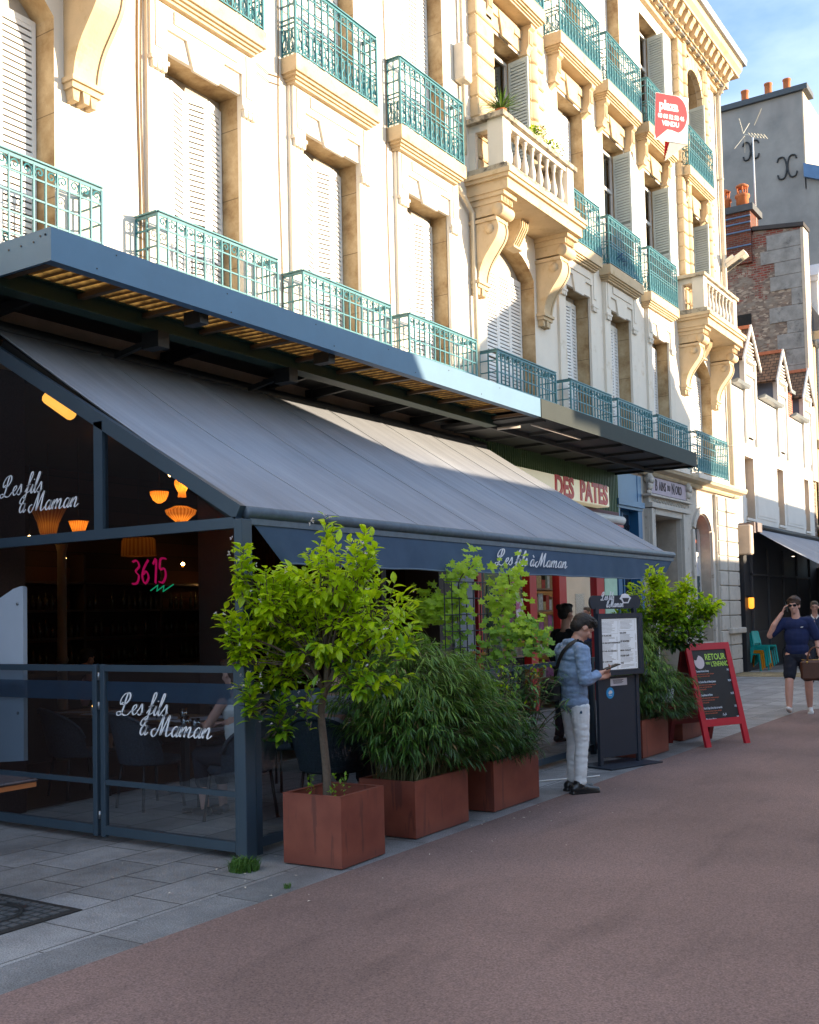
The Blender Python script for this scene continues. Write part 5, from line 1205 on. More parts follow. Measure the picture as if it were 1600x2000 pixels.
# ---- tall grey rendered tower house
def grey_render(n, L, co):
    a = N(n, 'ShaderNodeTexNoise'); a.inputs['Scale'].default_value = .55; a.inputs['Detail'].default_value = 9; a.inputs['Roughness'].default_value = .62; L(co, a.inputs[0])
    r = N(n, 'ShaderNodeValToRGB'); e = r.color_ramp.elements; e[0].position = .36; e[0].color = (.21,.20,.19,1); e[1].position = .66; e[1].color = (.33,.31,.285,1); L(a.outputs[0], r.inputs[0])
    sx = N(n, 'ShaderNodeSeparateXYZ'); L(co, sx.inputs[0]); w = N(n, 'ShaderNodeTexNoise'); w.inputs['Scale'].default_value = 1.1; mp = N(n, 'ShaderNodeMapping'); mp.inputs['Scale'].default_value = (1,1,.25); L(co, mp.inputs[0]); L(mp.outputs[0], w.inputs[0])
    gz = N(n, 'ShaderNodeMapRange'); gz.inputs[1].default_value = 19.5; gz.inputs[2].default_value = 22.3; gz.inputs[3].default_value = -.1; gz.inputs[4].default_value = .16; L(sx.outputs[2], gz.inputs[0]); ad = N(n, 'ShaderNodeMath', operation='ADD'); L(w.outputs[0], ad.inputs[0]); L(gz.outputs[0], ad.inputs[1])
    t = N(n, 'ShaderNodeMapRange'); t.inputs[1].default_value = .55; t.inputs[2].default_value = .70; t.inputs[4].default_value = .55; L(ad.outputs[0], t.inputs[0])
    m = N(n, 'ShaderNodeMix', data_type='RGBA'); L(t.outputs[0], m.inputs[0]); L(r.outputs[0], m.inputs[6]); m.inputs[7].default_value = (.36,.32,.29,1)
    return m.outputs[2], a.outputs[0], .2
tex_mat('grey_render', grey_render, rough=.9)
gt = thing('grey_tower_house', 'tall bare grey rendered gable with a row of chimney pots against the sky', 'building', (-9.45,44,0))
mb = MB(); mb.box(-22,-9.45,44,52,0,22.30); mb.prism([(-9.45,0),(-5.5,0),(-5.5,17.0),(-9.45,18.75)], 44.0, 52, 'y'); obj('wall', mb, MATS['grey_render'], gt)
mb = MB(); mb.box(-9.449,-9.40,44,52,18.3,22.3); obj('painted_lit_edge', mb, CREAMR, gt)  # cream strip paints the sunlit side of the grey wall
mb = MB(); mb.box(-22,-9.2,43.85,45,22.30,22.52); obj('coping', mb, M('coping_lead', (.06,.07,.08)), gt)
mb = MB(); mb.prism([(-9.45,18.75),(-5.4,16.95),(-5.4,17.45),(-9.45,19.30)], 43.8, 44.2, 'y'); obj('zinc_flashing', mb, M('flash_blue', (.09,.17,.30), rough=.4, metal=.2), gt)
mb = MB(); mb.smooth = True
for px, h in ((1441,.22),(1452,.62),(1467,.24),(1482,.24),(1498,.66),(1517,.22),(1534,.62),(1553,.24)):
    x = -12.75+(px-1405)*.02063
    if h > .5: mb.lathe([(.16,0),(.15,h*.3),(.15,h*.9),(.17,h*.92),(.17,h)], (x,44.4,22.5), 12)
    else: mb.lathe([(.18,0),(.17,h*.6),(.08,h)], (x,44.4,22.5), 12)
obj('chimney_pot', mb, TERRA, gt)
mb = MB(); mb.smooth = True
for px, pz, s in ((1465,20.4,.42),(1533,19.35,.5)):
    x = -12.75+(px-1405)*.02063
    for sg in (-1,1):
        q = cat_rom([(x+sg*s*.75,43.96,pz+s*.55),(x+sg*s*.62,43.96,pz+s*.85),(x+sg*s*.22,43.96,pz+s*.8),(x+sg*s*.03,43.96,pz),(x+sg*s*.22,43.96,pz-s*.8),(x+sg*s*.62,43.96,pz-s*.85),(x+sg*s*.75,43.96,pz-s*.5)], 4); mb.tube(q, .035, 5)
obj('wall_anchor', mb, BLACKM, gt)
mb = MB(); mb.smooth = True; mb.lathe([(.16,0),(.15,.4),(.17,.6)], (-8.2,45.5,18.6), 10); mb.smooth=False; mb.box(-8.5,-7.9,45,46,17,18.6); obj('side_chimney', mb, TERRA, gt)

# ---- ornate stone building at the right edge
ob_ = thing('ornate_building', 'ornate cream stone building with zinc dormers at the right edge', 'building', (-8.35,39,0))
mb = MB(); oo = []
for k in range(5):
    for z0, z1 in ((7.9,10.1),(4.6,6.9)): oo.append((40.0+k*2.6,41.1+k*2.6,z0,z1))
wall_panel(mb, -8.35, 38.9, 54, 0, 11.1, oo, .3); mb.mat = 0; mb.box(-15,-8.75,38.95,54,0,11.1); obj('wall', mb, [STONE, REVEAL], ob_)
mb = MB(); mb.prism([(-8.36,10.8),(-8.1,10.85),(-7.95,11.05),(-7.85,11.3),(-8.36,11.32)], 38.95, 54, 'y'); mb.box(-8.35,-8.15,38.95,54,7.2,7.5); obj('cornice', mb, STONE, ob_)
mb = MB(); mb.prism([(-8.36,11.32),(-7.9,11.32),(-7.9,11.5),(-9.6,14.4),(-9.6,11.32)], 38.95, 54, 'y'); obj('mansard_roof', mb, M('slate_grey', (.09,.10,.12), rough=.5), ob_)
for k in range(4):
    y = 39.4+k*2.6; mb = MB(); mb.box(-9.2,-8.2,y,y+.16,11.4,13.2); mb.box(-9.2,-8.2,y+.84,y+1.0,11.4,13.2); mb.box(-9.2,-8.15,y-.05,y+1.05,13.2,13.4); mb.prism([(y-.08,13.4),(y+1.08,13.4),(y+.5,13.95)], -9.2, -8.12, 'x'); obj('dormer', mb, WHITEP, ob_)
mb = MB(); mb.smooth = True; mb.tube([(-8.22,39.05,10.9),(-8.22,39.05,0)], .07, 8); mb.lathe([(.08,0),(.16,.2),(.17,.3)], (-8.2,39.05,10.7), 10); obj('downpipe', mb, MATS['pale_zinc'], ob_)
mb = MB()
for k in range(3):
    y = 39.8+k*2.6
    for q in range(12): mb.tube([(-8.1,y+q*.13,7.5),(-8.1,y+q*.13,8.4)], .012, 4)
    mb.beam((-8.1,y,8.4),(-8.1,y+1.45,8.4),.03,.03)
obj('railing', mb, BLACKM, ob_)
# street light on the building corner
lh = thing('street_light', 'cream box-shaped street light head projecting from the building corner', 'street light', (-8.3,28.6,11))
mb = MB(); mb.beam((-8.35,28.55,10.78),(-7.70,28.55,11.12),.30,.14); mb.beam((-8.30,28.55,10.90),(-8.0,28.55,11.06),.34,.1); obj('head', mb, M('lamp_cream', (.62,.58,.50), rough=.4), lh)
mb = MB(); mb.beam((-8.22,28.55,10.765),(-7.78,28.55,10.99),.22,.02); obj('lens', mb, glass('lens', (.8,.8,.75), .3), lh)
mb = MB(); mb.beam((-8.45,28.55,10.8),(-8.1,28.55,10.85),.06,.06); obj('arm', mb, MATS['lamp_cream'], lh)

# estate agent's board
ea = thing('for_sale_board', "folded red and white estate agent's board reading plaza 03 80 52 52 46 VENDU", 'sign board', (-7.6,22.6,12.1))
def at_px(px, py, y): pass
# panel faces the camera: local frame with normal turned towards the viewer
ctr = Vector((-7.50, 22.32, 12.33)); nrm = Vector((.80,-.58,-.10)).normalized(); rx = Vector((0,0,1)).cross(nrm).normalized(); up = nrm.cross(rx)
m4 = Matrix(((rx.x,up.x,nrm.x,ctr.x),(rx.y,up.y,nrm.y,ctr.y),(rx.z,up.z,nrm.z,ctr.z),(0,0,0,1)))
m4 = m4 @ Matrix.Diagonal((.86,.92,1,1)); wdt, hgt = .98, 1.08
mb = MB(); mb.box(-wdt/2,wdt/2,-hgt/2,hgt/2,-.008,0); obj('panel', mb.xf(m4), M('board_white', (.72,.72,.72), rough=.5), ea)
REDB = M('board_red', (.45,.008,.02), rough=.6)
pl_ = [(-.48,.53)]+[(.10+.36*math.cos(R(90-9*k)), .10+.43*math.sin(R(90-9*k))) for k in range(0,19)]+[(.02,-.27),(-.12,-.27),(-.44,-.52),(-.48,-.40)]
mb = MB(); mb.prism(pl_, .001, .004, 'z'); obj('red_speech_mark', mb.xf(m4), REDB, ea)
mb = join(text_mb('plaza', .30, .001, .012, 'CENTER', .95), MB()); mb.xf(Matrix.Translation((-.10,.27,.006)))
t2 = text_mb('03 80 52 52 46', .135, .001, .006, 'CENTER', .95); t2.xf(Matrix.Translation((-.02,.02,.006))); t3 = text_mb('VENDU', .15, .001, .007); t3.xf(Matrix.Translation((-.03,-.14,.006)))
join(mb, t2); join(mb, t3); obj('lettering', mb.xf(m4), M('board_letter', (.8,.8,.8)), ea)
mb = MB(); mb.prism([(-.10,-.541),(.46,-.541),(.02,-.86)], -.40, -.008, 'z'); 
mb = MB(); a, b, c_, d_ = (-.02,-.541,-.02),(.49,-.541,-.02),(.06,-.88,-.30),(-.05,-.60,-.30); mb.add([a,b,c_], [(0,1,2)]); mb.add([(a[0],a[1],a[2]-.006),(b[0],b[1],b[2]-.006),(c_[0],c_[1],c_[2]-.006)], [(2,1,0)]); obj('folded_flap', mb.xf(m4), MATS['board_white'], ea, fix=False)
mb = MB(); mb.add([(-.16,-.541,-.03),(-.02,-.541,-.03),(.04,-.87,-.31)], [(0,1,2),(2,1,0)]); obj('flap_side', mb.xf(m4), REDB, ea, fix=False)

# ================================================================= BUILDINGS ACROSS THE STREET (behind the viewer; they cast the long shadows)
OPP = M('opposite_render', (.46,.40,.32), rough=.9, var=.1, vs=.8)
OPW = M('opposite_window', (.03,.035,.04), rough=.1)
def opp_house(label, y0, y1, z, gable=None, x=5.6, dep=8.):
    """gable: list of (y,z) for a stepped or pitched street front"""
    t = thing('opposite_house', label, 'house', (x, (y0+y1)/2, 0), group='houses across the street')
    mb = MB(); mb.prism(gable or [(y0,0),(y1,0),(y1,z),(y0,z)], x, x+dep, 'x'); mb.v = [(a, b+.5*(a-x), c) for a, b, c in mb.v]; w = obj('wall', mb, OPP, t)   # depth sheared along the sun so the light gaps stay open
    y = y0+.8; k = MB()
    while y < y1-1.6:
        zz = 1.0
        while zz < (z if not gable else z)-2.0:
            k.box(x-.02, x+.01, y, y+1.0, zz, zz+1.6); zz += 3.0
        y += 2.4
    if k.v: obj('window', k, OPW, t)
    return t
# the skyline heights follow from where the shadows fall on the stone building
opp_house('long low house across the street behind the camera', -30, 16.4, 5.0, [(-30,0),(17.3,0),(17.3,4.85),(16.4,6.05),(-30,6.05)])
opp_house('low garden wall and shed in the gap across the street', 17.20, 21.85, 4.88, x=5.66, dep=7.8)
opp_house('tall house with a pitched gable across the street', 21.75, 32.68, 6.9, [(21.75,0),(32.68,0),(32.68,7.6),(27.43,10.94),(20.77,6.78),(20.77,6.66),(21.75,6.66)])
opp_house('small yard wall across the street after the gabled house', 32.60, 36.65, 4.4, x=5.66, dep=7.8)
opp_house('long two-storey row across the far street', 36.55, 78, 6.39)
# ================================================================= PLANTERS AND PLANTS
def rust_tex(n, L, co):
    a = N(n, 'ShaderNodeTexNoise'); a.inputs['Scale'].default_value = 5; a.inputs['Detail'].default_value = 8; L(co, a.inputs[0])
    mp = N(n, 'ShaderNodeMapping'); mp.inputs['Scale'].default_value = (9,9,.9); L(co, mp.inputs[0]); b = N(n, 'ShaderNodeTexNoise'); b.inputs['Scale'].default_value = 1.6; b.inputs['Detail'].default_value = 5; b.inputs['Distortion'].default_value = .6; L(mp.outputs[0], b.inputs[0])
    r = N(n, 'ShaderNodeValToRGB'); e = r.color_ramp.elements; e[0].position = .3; e[0].color = (.19,.045,.028,1); e[1].position = .7; e[1].color = (.27,.075,.045,1); L(a.outputs[0], r.inputs[0])
    t = N(n, 'ShaderNodeMapRange'); t.inputs[1].default_value = .60; t.inputs[2].default_value = .64; t.inputs[4].default_value = .55; L(b.outputs[0], t.inputs[0])
    sx = N(n, 'ShaderNodeSeparateXYZ'); L(co, sx.inputs[0]); g = N(n, 'ShaderNodeMapRange'); g.inputs[1].default_value = .0; g.inputs[2].default_value = .10; g.inputs[3].default_value = .6; g.inputs[4].default_value = 0; L(sx.outputs[2], g.inputs[0]); mxx = N(n, 'ShaderNodeMath', operation='MAXIMUM'); L(t.outputs[0], mxx.inputs[0]); mu = N(n, 'ShaderNodeMath', operation='MULTIPLY'); L(g.outputs[0], mu.inputs[0]); L(a.outputs[0], mu.inputs[1]); L(mu.outputs[0], mxx.inputs[1])
    m = N(n, 'ShaderNodeMix', data_type='RGBA'); L(mxx.outputs[0], m.inputs[0]); L(r.outputs[0], m.inputs[6]); m.inputs[7].default_value = (.085,.03,.025,1)
    return m.outputs[2], a.outputs[0], .1
CORT = tex_mat('planter_rust', rust_tex, rough=.5, spec=.4)
SOIL = M('soil', (.03,.02,.014), rough=1, bump=.5, bs=50)
def planter(c, w, d, h, rz, label):
    t = thing('square_planter', label, 'planter', (c[0],c[1],0), rz, group='rust red metal planters along the terrace')
    mb = MB(); e = .016; x, y = w/2, d/2
    for a in ((-x,-x+e,-y,y),(x-e,x,-y,y),(-x+e,x-e,-y,-y+e),(-x+e,x-e,y-e,y)): mb.box(*a, .010, h)
    mb.box(-x+e,x-e,-y+e,y-e,.03,.06); obj('box', mb, CORT, t, world=False)
    mb = MB(); q = .028
    for a in ((-x-.001,-x+q,-y-.001,y+.001),(x-q,x+.001,-y-.001,y+.001),(-x+q,x-q,-y-.001,-y+q),(-x+q,x-q,y-q,y+.001)): mb.box(*a, h+.0002, h+.006)
    obj('rim', mb, CORT, t, world=False)
    mb = MB(); mb.box(-x+e,x-e,-y+e,y-e,h-.13,h-.09); obj('soil', mb, SOIL, t, world=False)
    mb = MB()
    for sx in (-1,1):
        for sy in (-1,1): mb.box(sx*(x-.06)-.02,sx*(x-.06)+.02,sy*(y-.06)-.02,sy*(y-.06)+.02,0,.0101)
    obj('foot', mb, BLACKM, t, world=False)
    return t
planter((-4.665,6.115), .49, .54, .485, R(2), 'nearest rust red square planter with water streaks, holding the lemon tree')
planter((-4.76,7.31), .52, .80, .43, R(0), 'long rust red planter full of bamboo beside the lemon tree planter')
planter((-4.77,8.58), .54, .86, .43, R(0), 'rust red planter with rose and oleander, next to the reading man')
planter((-4.84,12.22), .56, .78, .43, R(-2), 'rust red planter behind the menu stand with bamboo and shrub')
planter((-4.95,13.95), .5, .7, .43, R(-2), 'rust red planter mostly hidden behind the red chalkboard')
def leaf_pts(base, d, n, l, w, curl=.25, seg=3):
    """folded pointed leaf: base point, direction, normal, length, width -> verts, faces"""
    d = d.normalized(); s = d.cross(n)
    if s.length < 1e-4: s = d.cross(Vector((.3,.2,1)))
    s.normalize(); n = s.cross(d)
    prof = (.0,.75,1.0,.72,.0) if seg == 3 else (.0,1.0,.0)
    m = len(prof); vs = []; fs = []
    for i, p in enumerate(prof):
        t = i/(m-1); c = base+d*(l*t)-n*(curl*l*t*t)
        if p == 0: vs.append(c)
        else: vs += [c-s*(w*p/2)+n*(w*.16*p), c, c+s*(w*p/2)+n*(w*.16*p)]
    if m == 3: fs = [(0,1,2),(0,2,3),(1,4,2),(2,4,3)]
    else:
        fs = [(0,1,2),(0,2,3)]
        for k in range(2): a = 1+3*k; fs += [(a,a+3,a+4,a+1),(a+1,a+4,a+5,a+2)]
        a = 7; fs += [(a,10,a+1),(a+1,10,a+2)]
    return vs, fs
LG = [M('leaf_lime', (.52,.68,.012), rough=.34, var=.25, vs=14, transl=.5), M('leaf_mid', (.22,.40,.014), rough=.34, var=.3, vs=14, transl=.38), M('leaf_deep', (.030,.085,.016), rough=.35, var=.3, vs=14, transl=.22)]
BARK = M('bark', (.12,.085,.06), rough=.9, var=.25, vs=25, bump=.4, bs=70)
def rv(rr): 
    while True:
        v = Vector((rr.uniform(-1,1),rr.uniform(-1,1),rr.uniform(-1,1)))
        if .05 < v.length < 1: return v.normalized()
def crown(rr, lumps, ntw, nl, L, Wd, wood, leaf_tone, leafmb, seg=3, droop=.35, hub=None):
    """lumps: (centre, radii, weight)"""
    tot = sum(l[2] for l in lumps)
    for i in range(ntw):
        q = rr.random()*tot
        for c, r, w in lumps:
            q -= w
            if q <= 0: break
        v = rv(rr); k = rr.uniform(.45,1.0)**.6
        p = Vector(c)+Vector((v.x*r[0]*k, v.y*r[1]*k, v.z*r[2]*k))
        h = Vector(hub) if hub else Vector(c)-Vector((0,0,r[2]*.6))
        out = (p-Vector(c)); out.z += .12; out.normalize()
        start = p-out*rr.uniform(.10,.20)-Vector((0,0,.05))
        mid = h.lerp(start, .6)+Vector((rr.uniform(-.04,.04),rr.uniform(-.04,.04),rr.uniform(-.02,.05)))
        far = (start-h).length > .32; h2 = h.lerp(start,(.86 if far else .55) if rr.random() < .93 else .15); wood.tube([h2, h2.lerp(start,.5)+Vector((rr.uniform(-.02,.02),0,rr.uniform(-.02,.02))), start, p], [.0045,.0035,.0028,.002], 4, caps=False)
        n = rr.randint(nl-2, nl+2)
        for j in range(n):
            t = j/n; b = start.lerp(p, t*1.05); a = j*2.4+rr.random()
            side = out.cross(Vector((0,0,1))); side = side.normalized() if side.length > .01 else Vector((1,0,0)); s2 = side.cross(out)
            d = out*(.35+.6*t)+side*math.cos(a)*.8+s2*math.sin(a)*.55+Vector((0,0,rr.uniform(-.5,.35)-droop*.3))
            hgt = leaf_tone(p, rr); leafmb.mat = hgt
            leafmb.smooth = False
            vs, fs = leaf_pts(b, d, Vector((rr.uniform(-.4,.4),rr.uniform(-.4,.4),1)), L*rr.uniform(.6,1.15), Wd*rr.uniform(.8,1.1), rr.uniform(.05,droop), seg)
            leafmb.add(vs, fs)
# ---- lemon tree
rr = random.Random(21)
lt = thing('lemon_tree', 'lemon tree with bright lime leaves and tiny white blossoms in the nearest planter', 'tree', (-4.70,6.10,.37))
wood = MB(); wood.smooth = True
tr = cat_rom([(-4.71,6.09,.36),(-4.715,6.10,.6),(-4.74,6.10,.85),(-4.76,6.11,1.05),(-4.70,6.12,1.25),(-4.62,6.14,1.36)], 5)
wood.tube(tr, [.032-.010*i/len(tr) for i in range(len(tr))], 9)
for e in ((-5.10,5.70,1.58),(-5.05,5.68,2.0),(-5.05,6.05,1.75),(-4.45,6.0,1.8),(-4.80,6.3,1.9),(-4.55,6.1,2.1),(-5.2,6.1,1.45),(-4.2,6.1,1.6)):
    s = Vector(tr[-8]); e = Vector(e); m = s.lerp(e,.5)+Vector((0,0,.08)); wood.tube(cat_rom([tuple(s),tuple(m),tuple(e)],4), [.017,.016,.014,.012,.010,.009,.008,.007,.006], 6)
lv = MB()
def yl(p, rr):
    h = (p.z-1.12)/1.1+rr.uniform(-.38,.38)+(.15 if p.y < 6.0 else 0)  # light from above put into leaf tone by height, besides young lime leaves
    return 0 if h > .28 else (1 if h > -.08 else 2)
lumps = [((-4.62,6.05,2.02),(.40,.36,.30),3),((-5.02,6.02,1.80),(.36,.30,.28),2.4),((-4.28,6.10,1.76),(.40,.32,.28),2.6),((-4.70,6.10,1.62),(.50,.36,.30),3.4),((-5.14,6.05,1.38),(.28,.24,.24),1.5),((-4.40,6.15,1.35),(.36,.28,.2),1.2),((-5.04,5.98,1.02),(.15,.12,.18),.7),((-5.10,5.64,1.60),(.13,.08,.16),.6),((-5.16,5.60,1.74),(.09,.06,.06),.35),((-5.06,5.62,2.08),(.08,.07,.24),.6),((-5.02,5.66,1.24),(.14,.08,.10),.4),((-4.9,5.72,1.9),(.2,.12,.2),.8),((-4.60,6.0,2.36),(.10,.10,.10),.35),((-4.26,5.95,2.15),(.14,.10,.16),.4),((-3.98,6.0,1.62),(.13,.12,.16),.3),((-4.78,5.95,1.18),(.2,.1,.1),.3)]
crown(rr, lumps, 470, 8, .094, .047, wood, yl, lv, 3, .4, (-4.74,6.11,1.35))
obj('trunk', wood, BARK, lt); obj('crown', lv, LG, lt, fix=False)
mb = MB()
for i in range(90):
    c, r, w = lumps[rr.randrange(len(lumps))]; v = rv(rr); p = Vector(c)+Vector((v.x*r[0],v.y*r[1]-.02,v.z*r[2]))
    for j in range(4): vs, fs = leaf_pts(p, rv(rr), rv(rr), .020, .009, .1, 2); mb.add(vs, fs)
obj('blossom', mb, M('blossom', (.75,.66,.66), rough=.6, transl=.3), lt, fix=False)
# weeds in the planter
mb = MB(); ww = MB()
for c in ((-4.78,6.0,.38),(-4.62,6.05,.38),(-4.58,6.12,.38)):
    for j in range(26): p = Vector(c)+Vector((rr.uniform(-.03,.03),rr.uniform(-.03,.03),rr.uniform(0,.22))); vs, fs = leaf_pts(p, rv(rr)+Vector((0,0,.3)), Vector((0,0,1)), rr.uniform(.02,.045), .02, .2, 2); mb.mat = 1; mb.add(vs, fs)
    ww.tube([c, (c[0]+.01,c[1],c[2]+.22)], .002, 3)
wt = thing('planter_weed', 'small weeds sprouting from the soil around the lemon trunk', 'weed', (-4.68,6.05,.38)); obj('leaves', mb, LG, wt, fix=False); obj('stem', ww, BARK, wt)
# ---- bamboo
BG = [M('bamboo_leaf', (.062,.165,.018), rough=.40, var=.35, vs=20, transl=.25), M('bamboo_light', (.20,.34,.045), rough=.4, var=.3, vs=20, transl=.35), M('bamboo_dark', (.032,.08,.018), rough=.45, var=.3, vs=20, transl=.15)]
BST = M('bamboo_stem', (.10,.10,.03), rough=.6)
def bamboo(label, c, lumps, n, seed):
    """arching bamboo: fans of narrow drooping blades spread through uneven clumps"""
    rr = random.Random(seed); t = thing('bamboo_plant', label, 'bamboo', c); st = MB(); lf = MB(); tot = sum(l[2] for l in lumps)
    for i in range(n):
        q = rr.random()*tot
        for lc, r, w in lumps:
            q -= w
            if q <= 0: break
        v = rv(rr); k = rr.uniform(.25,1)**.5; p = Vector(lc)+Vector((v.x*r[0]*k, v.y*r[1]*k, v.z*r[2]*k)); p.z = max(p.z, .50 if (p.x > -4.55 or p.y < c[1]-.35) else .38)
        out = (p-Vector((c[0],c[1],p.z-.1))); out.z = rr.uniform(-.55,.35)*.6; out.normalize()
        b = p-out*.16-Vector((0,0,.03))
        if i % 5 == 0:
            base = Vector((c[0]+rr.uniform(-.2,.2), c[1]+rr.uniform(-.32,.32), c[2])); st.tube(cat_rom([tuple(base),tuple(base.lerp(b,.35)+Vector((0,0,.25*(b-base).length))),tuple(b),tuple(p)],3), [.004]*4+[.0025]*3+[.0015]*3, 4, caps=False)
        else: st.tube([tuple(b),tuple(p)], .0018, 3, caps=False)
        for j in range(rr.randint(7,12)):
            s_ = b.lerp(p, rr.random()); side = Vector((-out.y,out.x,0)); d = out*rr.uniform(.5,1.1)+side*rr.uniform(-.9,.9)+Vector((0,0,rr.uniform(-.75,.25)))
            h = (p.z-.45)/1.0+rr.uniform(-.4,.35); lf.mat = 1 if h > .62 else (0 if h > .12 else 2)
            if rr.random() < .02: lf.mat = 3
            vs, fs = leaf_pts(s_, d, Vector((rr.uniform(-.4,.4),rr.uniform(-.4,.4),1)), rr.uniform(.06,.13), rr.uniform(.008,.014), rr.uniform(.15,.7), 3); lf.add(vs, fs)
    obj('canes', st, BST, t); obj('foliage', lf, BG+[M('dry_blade', (.30,.20,.08), rough=.7)], t, fix=False)
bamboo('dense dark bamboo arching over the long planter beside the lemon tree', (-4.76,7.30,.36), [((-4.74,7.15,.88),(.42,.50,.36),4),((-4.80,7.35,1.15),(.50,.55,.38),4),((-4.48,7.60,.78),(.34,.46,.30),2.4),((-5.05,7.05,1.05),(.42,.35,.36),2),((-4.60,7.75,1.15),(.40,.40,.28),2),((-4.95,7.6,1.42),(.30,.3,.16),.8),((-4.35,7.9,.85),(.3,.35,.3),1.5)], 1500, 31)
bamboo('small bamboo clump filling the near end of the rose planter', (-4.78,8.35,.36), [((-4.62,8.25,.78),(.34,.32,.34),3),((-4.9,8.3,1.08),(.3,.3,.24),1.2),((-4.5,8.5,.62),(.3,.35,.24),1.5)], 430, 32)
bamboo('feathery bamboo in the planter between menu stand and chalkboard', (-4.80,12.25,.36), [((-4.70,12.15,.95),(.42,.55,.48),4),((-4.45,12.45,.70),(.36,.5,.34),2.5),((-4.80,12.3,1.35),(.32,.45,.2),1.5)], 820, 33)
# ---- vine on a trellis, rose, oleander
VL = [M('vine_lime', (.42,.60,.03), rough=.45, var=.2, vs=12, transl=.45), M('vine_mid', (.19,.36,.03), rough=.45, var=.25, vs=12, transl=.35)]
vt = thing('grape_vine', 'lime green grape vine climbing a dark wire trellis behind the bamboo', 'vine', (-4.95,8.6,.4))
rr = random.Random(77); lf = MB(); wd_ = MB(); wd_.smooth = True
def vine_leaf(mb, p, n, s):
    n = n.normalized(); a = n.cross(Vector((0,0,1))); a = a.normalized() if a.length > .01 else Vector((1,0,0)); b = a.cross(n)
    ri = [1,.55,.9,.5,.8,.35,.5,.35,.8,.5,.9,.55]; vs = [p]
    for k, r in enumerate(ri):
        t = math.pi/2+2*math.pi*k/12; vs.append(p+a*(s*r*math.cos(t))+b*(s*r*math.sin(t))+n*(rr.uniform(-.08,.08)*s))
    mb.add(vs, [(0,k+1,(k+1)%12+1) for k in range(12)])
arms = [[(-4.85,8.6,.4),(-4.95,8.6,1.0),(-5.05,8.55,1.6),(-5.0,8.5,2.0),(-4.9,8.6,2.15)],[(-4.85,8.6,1.0),(-4.8,8.7,1.5),(-4.65,8.8,1.85),(-4.60,8.7,2.08)],[(-4.7,8.6,1.0),(-4.65,8.8,1.4),(-4.5,8.8,1.6),(-4.42,8.85,1.35)],[(-5.0,8.55,1.5),(-5.2,8.5,1.75),(-5.32,8.45,1.80),(-5.35,8.4,1.7)]]
for a in arms:
    q = cat_rom(a, 6); wd_.tube(q, .006, 5)
    for k in range(210):
        f = rr.uniform(.25,1); p = Vector(q[min(len(q)-1,int(f*(len(q)-1)))])+Vector((rr.gauss(0,.085),rr.gauss(0,.07),rr.gauss(0,.075))); lf.mat = 0 if p.z > 1.55+rr.uniform(-.25,.2) else 1
        vine_leaf(lf, p, Vector((rr.uniform(.0,1),rr.uniform(-1,.1),rr.uniform(-.1,1))), rr.uniform(.035,.06))
obj('stems', wd_, BARK, vt); obj('leaves', lf, VL, vt, fix=False)
tl = thing('trellis', 'dark wire trellis panel behind the vine in the rose planter', 'trellis', (-4.95,8.6,.4)); mb = MB()
for k in range(7): mb.tube([(-4.98,8.2+k*.13,.4),(-4.98,8.2+k*.13,2.0)], .006, 4)
for k in range(11): mb.tube([(-4.98,8.2,.5+k*.15),(-4.98,8.98,.5+k*.15)], .005, 4)
obj('grid', mb, BLACKM, tl)
ol = thing('oleander', 'oleander with long narrow leaves leaning over the planter beside the reading man', 'shrub', (-4.5,8.85,.4)); rr = random.Random(5); lf = MB(); st = MB()
for i in range(46):
    b = Vector((-4.66+rr.uniform(-.18,.18), 8.75+rr.uniform(-.25,.2), .38)); e = b+Vector((rr.uniform(-.25,.40), rr.uniform(-.25,.42), rr.uniform(.3,.85))); m = b.lerp(e,.5)+Vector((0,0,.08)); q = cat_rom([tuple(b),tuple(m),tuple(e)],5); st.tube(q,.004,4,caps=False)
    for j in range(24):
        k = rr.randint(2,len(q)-1); p = Vector(q[k])+Vector((rr.gauss(0,.01),rr.gauss(0,.01),rr.gauss(0,.02))); a = rr.uniform(0,6.28); lf.mat = 0 if rr.random()<.6 else (1 if p.z > .9 else 2)
        vs, fs = leaf_pts(p, Vector((math.cos(a),math.sin(a),rr.uniform(-.2,.9))), Vector((0,0,1)), rr.uniform(.10,.17), .022, rr.uniform(.2,.6), 3); lf.add(vs, fs)
obj('stems', st, BARK, ol); obj('leaves', lf, [M('oleander_mid', (.055,.14,.035), rough=.35, var=.25, transl=.2), M('oleander_light', (.11,.24,.05), rough=.35, var=.2, transl=.25), M('oleander_dark', (.025,.07,.02), rough=.35, transl=.15)], ol, fix=False)
ro = thing('rose_bush', 'rose bush with a few yellow-orange blooms above the middle planter', 'rose bush', (-4.75,8.6,.4)); rr = random.Random(8); lf = MB(); st = MB(); fl = MB()
for i in range(30):
    b = Vector((-4.75+rr.uniform(-.15,.15), 8.62+rr.uniform(-.25,.25), .38)); e = b+Vector((rr.uniform(-.25,.40), rr.uniform(-.35,.40), rr.uniform(.5,1.0))); q = cat_rom([tuple(b),tuple(b.lerp(e,.5)+Vector((0,0,.1))),tuple(e)],5); st.tube(q,.003,4,caps=False)
    for j in range(22):
        p = Vector(q[rr.randint(3,len(q)-1)])+Vector((rr.gauss(0,.04),rr.gauss(0,.04),rr.gauss(0,.03))); lf.mat = rr.choice((0,1,1,2)); vs, fs = leaf_pts(p, rv(rr), Vector((rr.uniform(-.4,.4),0,1)), rr.uniform(.035,.065), .030, .15, 2); lf.add(vs, fs)
